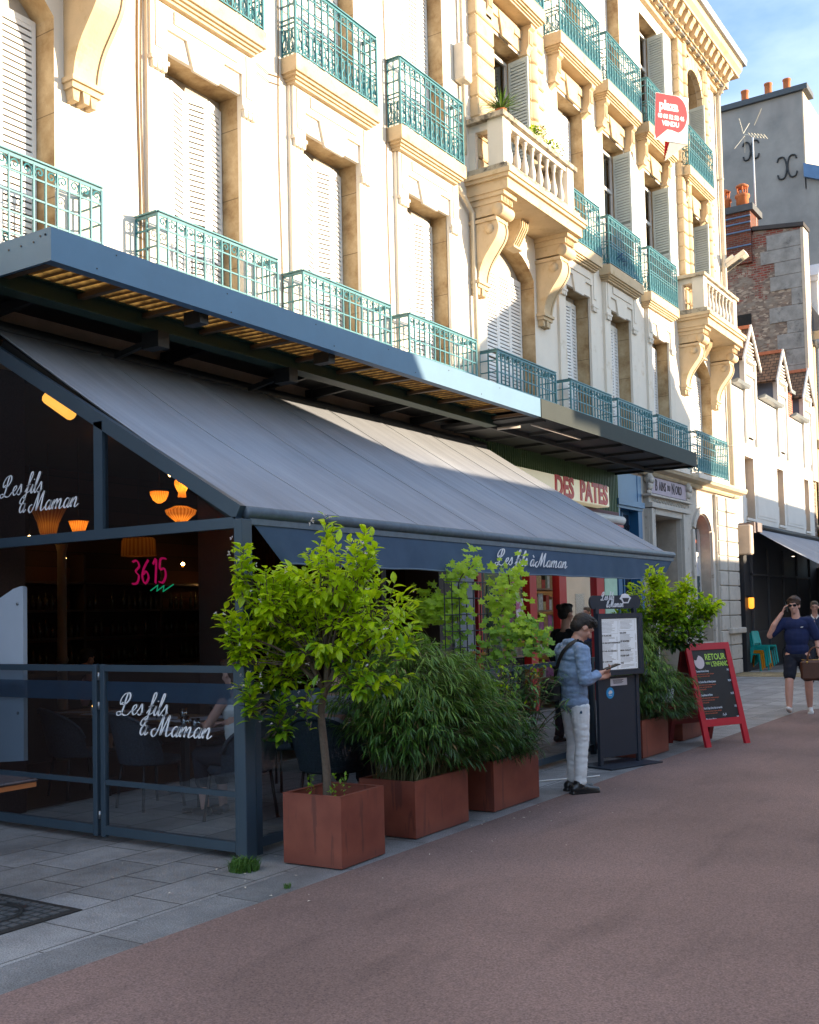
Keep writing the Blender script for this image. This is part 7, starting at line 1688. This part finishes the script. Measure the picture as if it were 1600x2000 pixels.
def ell(mb, c, r, rot=None, n=14, m=9):
    vs = []; rot = rot or Matrix.Identity(3)
    for j in range(1, m):
        t = math.pi*j/m
        for k in range(n): a = 2*math.pi*k/n; vs.append(Vector(c)+rot@Vector((r[0]*math.sin(t)*math.cos(a), r[1]*math.sin(t)*math.sin(a), r[2]*math.cos(t))))
    vs += [Vector(c)+rot@Vector((0,0,r[2])), Vector(c)+rot@Vector((0,0,-r[2]))]; tp = (m-1)*n
    fs = [(j*n+k, (j+1)*n+k, (j+1)*n+(k+1)%n, j*n+(k+1)%n) for j in range(m-2) for k in range(n)]
    fs += [(tp, k, (k+1)%n) for k in range(n)]+[(tp+1, (m-2)*n+(k+1)%n, (m-2)*n+k) for k in range(n)]; mb.add(vs, fs)
def fuse(name, mb, mat, parent, vox=.008, smooth=3, wrinkle=0., wscale=9., label=None):
    """voxel-fuse the overlapping shapes into one continuous skin"""
    me = mesh_of('tmp', mb, mat); o = bpy.data.objects.new('tmp', me); COL.objects.link(o)
    a = o.modifiers.new('r', 'REMESH'); a.mode = 'VOXEL'; a.voxel_size = vox; s = o.modifiers.new('s', 'SMOOTH'); s.iterations = smooth; s.factor = .5
    bpy.context.view_layer.update(); m2 = bpy.data.meshes.new_from_object(o.evaluated_get(bpy.context.evaluated_depsgraph_get())); bpy.data.objects.remove(o); m2.name = name
    if wrinkle:
        nn = [v.normal.copy() for v in m2.vertices]
        for v, n_ in zip(m2.vertices, nn):
            c = v.co; q = noise.noise(Vector((c.x*wscale, c.y*wscale, c.z*wscale*2.2)))+.5*noise.noise(Vector((c.x*wscale*2.3+5, c.y*wscale*2.3, c.z*wscale*4)))
            v.co = c+n_*(wrinkle*q)
    m2.polygons.foreach_set('use_smooth', [True]*len(m2.polygons)); m2.materials.clear(); m2.materials.append(mat); m2.update()
    o = bpy.data.objects.new(name, m2); COL.objects.link(o); o.parent = parent
    if label: o['label'] = label
    return o
SKIN = M('skin', (.52,.27,.19), rough=.5, var=.08, vs=12, transl=0.); SKIN2 = M('skin_pink', (.60,.33,.25), rough=.5, var=.1, vs=9); DARKH = M('hair_dark', (.018,.012,.009), rough=.6, bump=.6, bs=120); BRH = M('hair_brown', (.06,.03,.018), rough=.6, bump=.6, bs=120)
def head(mb, c, f, up, s=1.):
    """c centre, f facing direction, up head-up vector"""
    f = Vector(f).normalized(); up = Vector(up).normalized(); l = up.cross(f).normalized(); up = f.cross(l); rot = Matrix((f,l,up)).transposed(); P = lambda x,y,z: Vector(c)+rot@Vector((x*s,y*s,z*s))
    ell(mb, P(-.012,0,.028), (.098*s,.078*s,.098*s), rot); ell(mb, P(.018,0,-.045), (.068*s,.060*s,.070*s), rot); ell(mb, P(.055,0,-.092), (.028*s,.032*s,.024*s), rot)
    capsule(mb, P(.082,0,.018), P(.112,0,-.028), .010*s, .014*s, 8); ell(mb, P(.100,0,-.032), (.016*s,.019*s,.011*s), rot); capsule(mb, P(.078,-.035,.032), P(.078,.035,.032), .013*s, .013*s, 8)
    ell(mb, P(.083,0,-.060), (.013*s,.025*s,.006*s), rot); ell(mb, P(.080,0,-.072), (.014*s,.022*s,.007*s), rot)
    for sg in (-1,1):
        ell(mb, P(-.005,sg*.079,-.012), (.020*s,.010*s,.032*s), rot); ell(mb, P(.058,sg*.038,-.028), (.025*s,.022*s,.024*s), rot)
    return P, rot
def hand(mb, w, d, n, curl=.6, s=1., side=1):
    """w wrist, d pointing direction, n palm normal (fingers curl towards n)"""
    w = Vector(w); d = Vector(d).normalized(); n = Vector(n).normalized(); t = d.cross(n).normalized()*side; n = (n-d*n.dot(d)).normalized()
    for k, a in enumerate((-.026,-.009,.009,.026)):
        capsule(mb, w+d*.012*s+t*(a*.6*s), w+d*.085*s+t*(a*s), .014*s, .0125*s, 8)
    for k, (a, L) in enumerate(((.030,.070),(.010,.080),(-.010,.075),(-.029,.058))):
        p = w+d*.088*s+t*(a*s); q = p; ang = 0
        for j, f in enumerate((.45,.32,.23)):
            ang += curl*(.6+.1*k); dd = d*math.cos(ang)+n*math.sin(ang); e = q+dd*(L*f*s*1.1); capsule(mb, q, e, (.0092-.0008*j)*s, (.0085-.0008*j)*s, 8); q = e
    p = w+d*.030*s+t*(.030*s); q = p+(d*.6+t*.55+n*.4)*.045*s; capsule(mb, p, q, .013*s, .011*s, 8); capsule(mb, q, q+(d*.8+n*.5)*.032*s, .0105*s, .009*s, 8)
def limb(mb, pts, rs, n=12):
    for i in range(len(pts)-1): capsule(mb, pts[i], pts[i+1], rs[i], rs[i+1], n)
def hair_cap(mb, P, rot, s=1., vol=1., fringe=.0, back=.0):
    ell(mb, P(-.022,0,.050), (.100*s*vol,.086*s*vol,.088*s*vol), rot); ell(mb, P(-.055,0,.0), (.060*s*vol,.076*s*vol,.075*s), rot)
    if fringe: ell(mb, P(.040,0,.105), (.055*s,.066*s,.032*s*vol), rot)
# ---- the man reading the menu (seen from behind, facing right)
def man_reading():
    t = thing('person', 'man in blue shirt and pale jeans reading his phone beside the menu stand', 'person', (-4.31,9.42,.0), R(54))
    b = MB()
    P, rot = head(b, (.10,-.01,1.545), (.78,-.10,-.62), (.62,0,.78), 1.0)
    capsule(b, (.015,0,1.36), (.065,0,1.47), .062, .056); ell(b, (0,0,1.20), (.10,.15,.20)); ell(b, (0,0,.95), (.07,.10,.12))
    # right (near) arm: forearm forward; hand holds phone
    limb(b, [(-.01,-.195,1.32),(-.02,-.235,1.06),(.17,-.17,1.12)], [.05,.043,.028]); hand(b, (.18,-.165,1.125), (1,.15,.15), (0,.6,.75), .75, 1., -1)
    limb(b, [(-.01,.195,1.32),(.05,.22,1.07),(.24,.08,1.07)], [.05,.043,.028]); hand(b, (.25,.07,1.07), (1,-.4,0), (0,-.6,.75), .7, 1., 1)
    limb(b, [(.0,-.08,.82),(.01,-.085,.5),(-.015,-.085,.10)], [.055,.045,.035]); limb(b, [(.0,.08,.82),(.02,.09,.5),(.02,.095,.10)], [.055,.045,.035])
    fuse('body', b, SKIN, t, .0075, 3)
    h = MB(); hair_cap(h, P, rot, 1., 1.05, 1); rr = random.Random(4)
    for k in range(60): v = rv(rr); v.x = abs(v.x)*1.1-.2; v.z = abs(v.z); q = P(-.01+v.x*.085, v.y*.078, .05+v.z*.08); capsule(h, q, q+rot@Vector((.045,v.y*.02,.012)), .013, .004, 6)
    fuse('hair', h, DARKH, t, .0055, 1, .004, 70)
    # shirt
    s = MB(); ell(s, (-.005,0,1.285), (.118,.185,.125)); ell(s, (-.02,0,1.13), (.125,.170,.20)); ell(s, (-.005,0,.95), (.118,.158,.16)); ell(s, (-.005,0,.85), (.122,.166,.10)); capsule(s, (-.01,-.13,1.36),(.0,.13,1.36), .062, .062); 
    limb(s, [(-.01,-.185,1.33),(-.025,-.235,1.07),(.08,-.205,1.095),(.115,-.19,1.105)], [.070,.062,.052,.050]); limb(s, [(-.01,.185,1.33),(.05,.225,1.08),(.19,.12,1.06)], [.070,.062,.050])
    capsule(s, (-.035,-.05,1.415),(-.035,.05,1.415), .038, .038)
    fuse('shirt', s, M('chambray', (.22,.31,.46), rough=.85, var=.16, vs=45, bump=.2, bs=200), t, .0075, 2, .0095, 11); t.scale = (1.07,1.10,1.0)
    p = MB(); ell(p, (.0,0,.86), (.108,.150,.10)); limb(p, [(.005,-.080,.80),(.014,-.085,.48),(-.015,-.085,.12)], [.090,.062,.056], 16); limb(p, [(.005,.080,.80),(.03,.09,.48),(.02,.095,.12)], [.090,.062,.056], 16)
    fuse('jeans', p, M('pale_denim', (.74,.77,.78), rough=.85, var=.06, vs=14, bump=.2, bs=150, col2=(.56,.63,.68), c2t=(.60,.75), vs2=7), t, .007, 2, .0050, 12)
    q = MB(); q.prism([(-.03,.725),(.01,.72),(.03,.735),(.035,.75),(.0,.757),(-.02,.75)], -.176, -.155, 'y'); q2 = obj('torn_patch', q, M('denim_dark', (.02,.07,.13), rough=.9), t, world=False); q2.location = (-.01,.016,.03)
    sh = MB(); 
    for y, dx in ((-.09,-.02),(.10,.03)):
        capsule(sh, (dx-.055,y,.055), (dx+.05,y,.052), .045, .042); capsule(sh, (dx+.05,y,.045), (dx+.165,y,.032), .042, .030); capsule(sh, (dx-.01,y,.09),(dx-.01,y,.11), .048, .046); sh.box(dx-.095,dx+.185,y-.036,y+.036,.0,.022)
    fuse('shoes', sh, M('black_leather', (.012,.014,.016), rough=.3, spec=.7), t, .008, 1)
    st = MB(); q = cat_rom([(.09,-.10,1.37),(-.02,-.11,1.43),(-.125,-.05,1.33),(-.155,.03,1.15),(-.14,.09,1.0)], 6)
    for i in range(len(q)-1): st.beam(q[i], Vector(q[i+1])+(Vector(q[i+1])-Vector(q[i]))*.05, .036, .006, (1,.2,0))
    obj('bag_strap', st, BLACKM, t, world=False)
    bg_ = MB(); bg_.bbox(-.22,-.12,.0,.22,.86,1.06,.02); obj('shoulder_bag', bg_, M('bag_black', (.012,.012,.015), rough=.6), t, world=False)
    ph = MB(); ph.obox((.295,-.15,1.175), (.15,.075,.009), Matrix.Rotation(R(-18),3,'Y')); o = obj('phone', ph, BLACKM); o.matrix_basis = root_matrix(t); tag(o, "black phone held in the reading man's hand", 'phone')
man_reading()
# ---- the walker on the phone
def walker():
    t = thing('person', 'man in navy T-shirt, dark shorts and sunglasses walking forward while phoning', 'person', (-4.24,17.78,.0), R(-79))
    b = MB(); P, rot = head(b, (.02,-.02,1.72), (1,-.22,-.05), (.05,-.06,1), 1.05)
    capsule(b, (0,0,1.52), (.01,-.01,1.64), .070, .062); ell(b, (0,0,1.35), (.11,.17,.2))
    # right arm raised (image left)
    limb(b, [(.0,-.22,1.45),(.06,-.40,1.25)], [.058,.050]); limb(b, [(.06,-.40,1.25),(.11,-.33,1.42),(.07,-.205,1.60)], [.052,.044,.031]); hand(b, (.07,-.20,1.61), (-.05,.35,.95), (-.1,.9,-.3), .55, 1.0, 1)
    limb(b, [(.0,.23,1.45),(-.04,.30,1.17),(.02,.33,.93)], [.056,.045,.031]); hand(b, (.02,.335,.92), (.15,.0,-1), (0,-1,0), .6, 1.05, -1)
    # legs: right forward (toe up), left behind
    limb(b, [(.0,-.10,.92),(.16,-.13,.52),(.20,-.14,.30),(.26,-.14,.10)], [.095,.066,.060,.040]); limb(b, [(.0,.10,.92),(-.06,.15,.52),(-.12,.15,.30),(-.18,.15,.10)], [.095,.066,.060,.040])
    fuse('body', b, SKIN2, t, .0085, 3)
    h = MB(); hair_cap(h, P, rot, 1.05, 1.10, 1); rr = random.Random(9)
    for k in range(60): v = rv(rr); v.z = abs(v.z); q = P(-.015+v.x*.092, v.y*.088, .055+v.z*.09); ell(h, q, (.02,.02,.016), None, 7, 5)
    fuse('hair', h, BRH, t, .008, 1, .004, 60)
    g = MB(); 
    for sg in (-1,1): ell(g, P(.094,sg*.034,.010), (.010,.031,.021), rot, 12, 7)
    g.beam(P(.098,-.01,.016),P(.098,.01,.016),.006,.006); 
    for sg in (-1,1): g.beam(P(.085,sg*.065,.018),P(.0,sg*.085,.012),.005,.008)
    obj('sunglasses', g, M('dark_lens', (.008,.008,.01), rough=.1), t, world=False)
    s = MB(); ell(s, (.0,0,1.40), (.130,.215,.13)); ell(s, (.01,0,1.23), (.135,.195,.22)); ell(s, (.005,0,1.03), (.130,.185,.15)); capsule(s, (0,-.16,1.47),(0,.16,1.47), .070, .070); limb(s, [(0,-.20,1.45),(.045,-.36,1.29)], [.085,.072]); limb(s, [(0,.20,1.45),(-.03,.29,1.22)], [.085,.074])
    fuse('t_shirt', s, M('navy_cotton', (.008,.018,.075), rough=.9, var=.1), t, .009, 4, .004, 5)
    lg = MB(); lg.prism([(.065,1.375),(.10,1.372),(.115,1.388),(.09,1.385),(.075,1.384)], .128, .14, 'x'); obj('chest_mark', lg, WHITEP, t, world=False)
    p = MB(); ell(p, (.0,0,.92), (.125,.180,.12)); limb(p, [(.01,-.10,.86),(.115,-.125,.62)], [.115,.100]); limb(p, [(.0,.10,.86),(-.045,.145,.60)], [.115,.100]); fuse('shorts', p, M('black_cotton', (.008,.010,.020), rough=.9), t, .009, 2, .007, 7)
    sh = MB()
    capsule(sh, (.24,-.14,.075), (.36,-.15,.10), .046, .038); capsule(sh, (.36,-.15,.10), (.44,-.155,.125), .040, .030); capsule(sh, (.25,-.14,.10),(.25,-.14,.13), .046, .042)
    capsule(sh, (-.21,.15,.06), (-.10,.16,.048), .045, .042); capsule(sh, (-.10,.16,.045), (.02,.17,.036), .042, .032); capsule(sh, (-.19,.15,.09),(-.19,.15,.12), .046, .042); sh.box(-.26,.05,.118,.205,0,.025)
    fuse('shoes', sh, M('white_leather', (.66,.66,.64), rough=.5), t, .008, 1)
    ph = MB(); ph.obox((.045,-.135,1.70), (.075,.010,.145), Matrix.Rotation(R(12),3,'X')); o = obj('phone', ph, BLACKM); o.matrix_basis = root_matrix(t); tag(o, "dark phone at the walking man's ear", 'phone')
walker()
def stander(label, loc, rz, top, topmat, hairmat, bun=False, arm=None, glasses=False, collar=None, legs=M('dark_trousers', (.02,.022,.03), rough=.9), sc=1., skirt=False):
    t = thing('person', label, 'person', loc, rz); b = MB(); P, rot = head(b, (.02,0,1.62), (1,0,-.05), (.05,0,1), 1.0)
    capsule(b, (0,0,1.42), (.01,0,1.54), .060, .054); ell(b, (0,0,1.25), (.10,.15,.2)); limb(b, [(0,-.19,1.37),(-.02,-.24,1.10),(.06,-.25,.88)], [.048,.040,.028]); hand(b, (.065,-.25,.87), (.2,0,-1), (0,1,0), .5, 1., 1)
    if arm: limb(b, [(0,.19,1.37),(.06,.33,1.20),(.12,.15,1.50)], [.050,.042,.030]); hand(b, (.12,.145,1.51), (-.1,-.35,.9), (-.3,-.7,0), .6, 1., -1)
    else: limb(b, [(0,.19,1.37),(-.02,.24,1.10),(.06,.25,.88)], [.048,.040,.028]); hand(b, (.065,.25,.87), (.2,0,-1), (0,-1,0), .5, 1., -1)
    limb(b, [(0,-.09,.86),(.04,-.1,.48),(.02,-.1,.08)], [.08,.055,.038]); limb(b, [(0,.09,.86),(-.02,.1,.48),(-.06,.1,.08)], [.08,.055,.038]); fuse('body', b, SKIN, t, .009, 3)
    h = MB(); hair_cap(h, P, rot, 1., 1.03, 1)
    if bun: ell(h, P(-.125,0,.085), (.040,.040,.040)); 
    fuse('hair', h, hairmat, t, .009, 2, .003, 50)
    s = MB(); ell(s, (0,0,1.30), (.115,.185,.12)); ell(s, (0,0,1.13), (.118,.168,.2)); ell(s, (0,0,.96), (.12,.168,.14)); capsule(s, (0,-.13,1.38),(0,.13,1.38), .060, .060); limb(s, [(0,-.18,1.36),(-.02,-.24,1.12)]+([(.04,-.25,.95)] if top == 'long' else []), [.070,.060]+([.045] if top == 'long' else []))
    limb(s, [(0,.18,1.36)]+([(.04,.29,1.25)] if arm else [(-.02,.24,1.12)])+([(.04,.25,.95)] if top == 'long' and not arm else []), [.070,.060]+([.045] if top == 'long' and not arm else [])); fuse('top', s, topmat, t, .009, 2, .007, 7)
    if collar: c = MB(); capsule(c, (.05,-.07,1.43),(.09,-.02,1.37), .018, .012); capsule(c, (.05,.07,1.43),(.09,.02,1.37), .018, .012); capsule(c, (-.04,-.06,1.45),(-.04,.06,1.45), .02, .02); fuse('collar', c, WHITEP, t, .008, 1)
    if glasses:
        g = MB()
        for sg in (-1,1): g.tube([P(.100, sg*.034+.025*math.cos(k*.7), .008+.018*math.sin(k*.7)) for k in range(9)], .0035, 4, closed=True); g.beam(P(.098,sg*.06,.012),P(.0,sg*.082,.010),.004,.005)
        obj('glasses', g, BLACKM, t, world=False)
    p = MB(); ell(p, (0,0,.90), (.115,.160,.11)); limb(p, [(0,-.088,.84),(.04,-.1,.48),(.02,-.1,.10)], [.098,.075,.062]); limb(p, [(0,.088,.84),(-.02,.1,.48),(-.06,.1,.10)], [.098,.075,.062]); fuse('trousers', p, legs, t, .009, 2, .007, 8)
    sh = MB()
    for x, y in ((.0,-.1),(-.08,.1)): capsule(sh, (x-.03,y,.05),(x+.10,y,.042),.045,.038); capsule(sh, (x+.1,y,.042),(x+.18,y,.034),.038,.028)
    fuse('shoes', sh, MATS['black_leather'], t, .009, 1); t.scale = (sc,sc,sc); return t
stander('man in a navy polo with glasses phoning behind the walking man', (-5.62,25.3,0), R(-74), 'short', M('navy_polo', (.012,.025,.07), rough=.9), M('hair_grey', (.10,.075,.055), rough=.7), arm=True, glasses=True, collar=True, sc=1.04)
stander('person in a black top with a dark hair bun behind the reading man', (-6.02,12.95,0), R(68), 'long', M('black_top', (.010,.010,.012), rough=.9), DARKH, bun=True, sc=1.035)
ww_ = stander('person in a white blouse at the right edge carrying a brown leather handbag', (-3.34,16.6,0), R(-82), 'long', M('white_blouse', (.60,.60,.62), rough=.85), BRH, sc=.97)
hb = thing('handbag', 'dark brown leather handbag with round handles at the right edge', 'handbag', (-3.66,16.45,.62), R(-82))
mb = MB(); mb.bbox(-.07,.07,-.22,.22,.0,.30,.035); obj('bag_body', mb, M('brown_leather', (.075,.028,.014), rough=.38, var=.2, vs=9, bump=.2, bs=80), hb, world=False)
mb = MB(); mb.smooth = True
for x in (-.05,.05): mb.tube([(x,.12*math.cos(math.pi*k/12),.29+.20*math.sin(math.pi*k/12)) for k in range(13)], .009, 6)
obj('handle', mb, M('handle_leather', (.16,.06,.025), rough=.4), hb, world=False)
mb = MB(); mb.smooth = True
for y in (-.12,.12): mb.lathe([(.016,0),(.016,.01)], (.07,y,.27), 10, axis=0)
mb.box(-.02,.02,-.20,.20,.30,.306); obj('brass_fitting', mb, M('brass', (.6,.4,.12), metal=1, rough=.3), hb, world=False)
def sitter(label, loc, rz, topmat, hairmat, sleeve=False, skin=SKIN, longhair=False, legs=MATS['dark_trousers'], vox=.010):
    t = thing('person', label, 'person', loc, rz); b = MB(); P, rot = head(b, (.10,0,1.24), (1,0,-.2), (.2,0,1), .98)
    capsule(b, (.03,0,1.05), (.07,0,1.16), .056, .052); ell(b, (.0,0,.85), (.10,.15,.2)); ell(b, (-.02,0,.55), (.12,.16,.12))
    limb(b, [(.02,-.17,1.0),(.12,-.24,.79),(.34,-.12,.79)], [.045,.040,.028]); hand(b, (.35,-.115,.79), (1,.3,0), (0,0,-1), .5, 1., 1); limb(b, [(.02,.17,1.0),(.14,.24,.80),(.34,.10,.80)], [.045,.040,.028]); hand(b, (.35,.09,.80), (1,-.3,0), (0,0,-1), .5, 1., -1)
    for sg in (-1,1): limb(b, [(-.02,sg*.09,.54),(.40,sg*.11,.52),(.36,sg*.10,.08)], [.085,.06,.038]); capsule(b, (.34,sg*.10,.05),(.46,sg*.10,.035),.035,.026)
    fuse('body', b, skin, t, vox, 3); h = MB(); hair_cap(h, P, rot, .98, 1.04, 1)
    if longhair: ell(h, P(-.07,0,-.10), (.05,.07,.13), rot)
    fuse('hair', h, hairmat, t, vox, 2); s = MB(); ell(s, (.01,0,.92), (.112,.165,.13)); ell(s, (-.01,0,.76), (.115,.155,.18)); 
    if sleeve: limb(s, [(.02,-.17,1.0),(.11,-.24,.82)], [.066,.058]); limb(s, [(.02,.17,1.0),(.12,.24,.83)], [.066,.058])
    fuse('top', s, topmat, t, vox, 2, .006, 7); p = MB(); ell(p, (-.02,0,.55), (.135,.175,.12))
    for sg in (-1,1): limb(p, [(-.02,sg*.09,.54),(.40,sg*.11,.53),(.38,sg*.105,.30)], [.105,.08,.066])
    fuse('trousers', p, legs, t, vox, 2); sh = MB()
    for sg in (-1,1): capsule(sh, (.33,sg*.10,.05),(.50,sg*.10,.035),.042,.032)
    fuse('shoes', sh, MATS['black_leather'], t, vox, 1); return t
sitter('woman in a white top seated behind the glass gate, arm on the table', (-6.30,6.95,.0), R(172), M('white_top', (.62,.62,.60), rough=.85), BRH, longhair=True, skin=SKIN2)
sitter('person in a grey top seated behind the lemon trunk', (-5.62,7.35,.0), R(100), M('grey_top', (.30,.30,.31), rough=.85), DARKH, sleeve=True)
sitter('person in a pink T-shirt seated deep inside the restaurant', (-11.2,9.35,.0), R(85), M('pink_top', (.55,.34,.38), rough=.85), DARKH, sleeve=True, vox=.014)
sitter('pale-haired person seated near the back of the restaurant', (-9.3,9.9,.10), R(80), M('dark_top', (.05,.05,.06), rough=.85), M('hair_pale', (.45,.40,.36), rough=.8), sleeve=True, vox=.014)
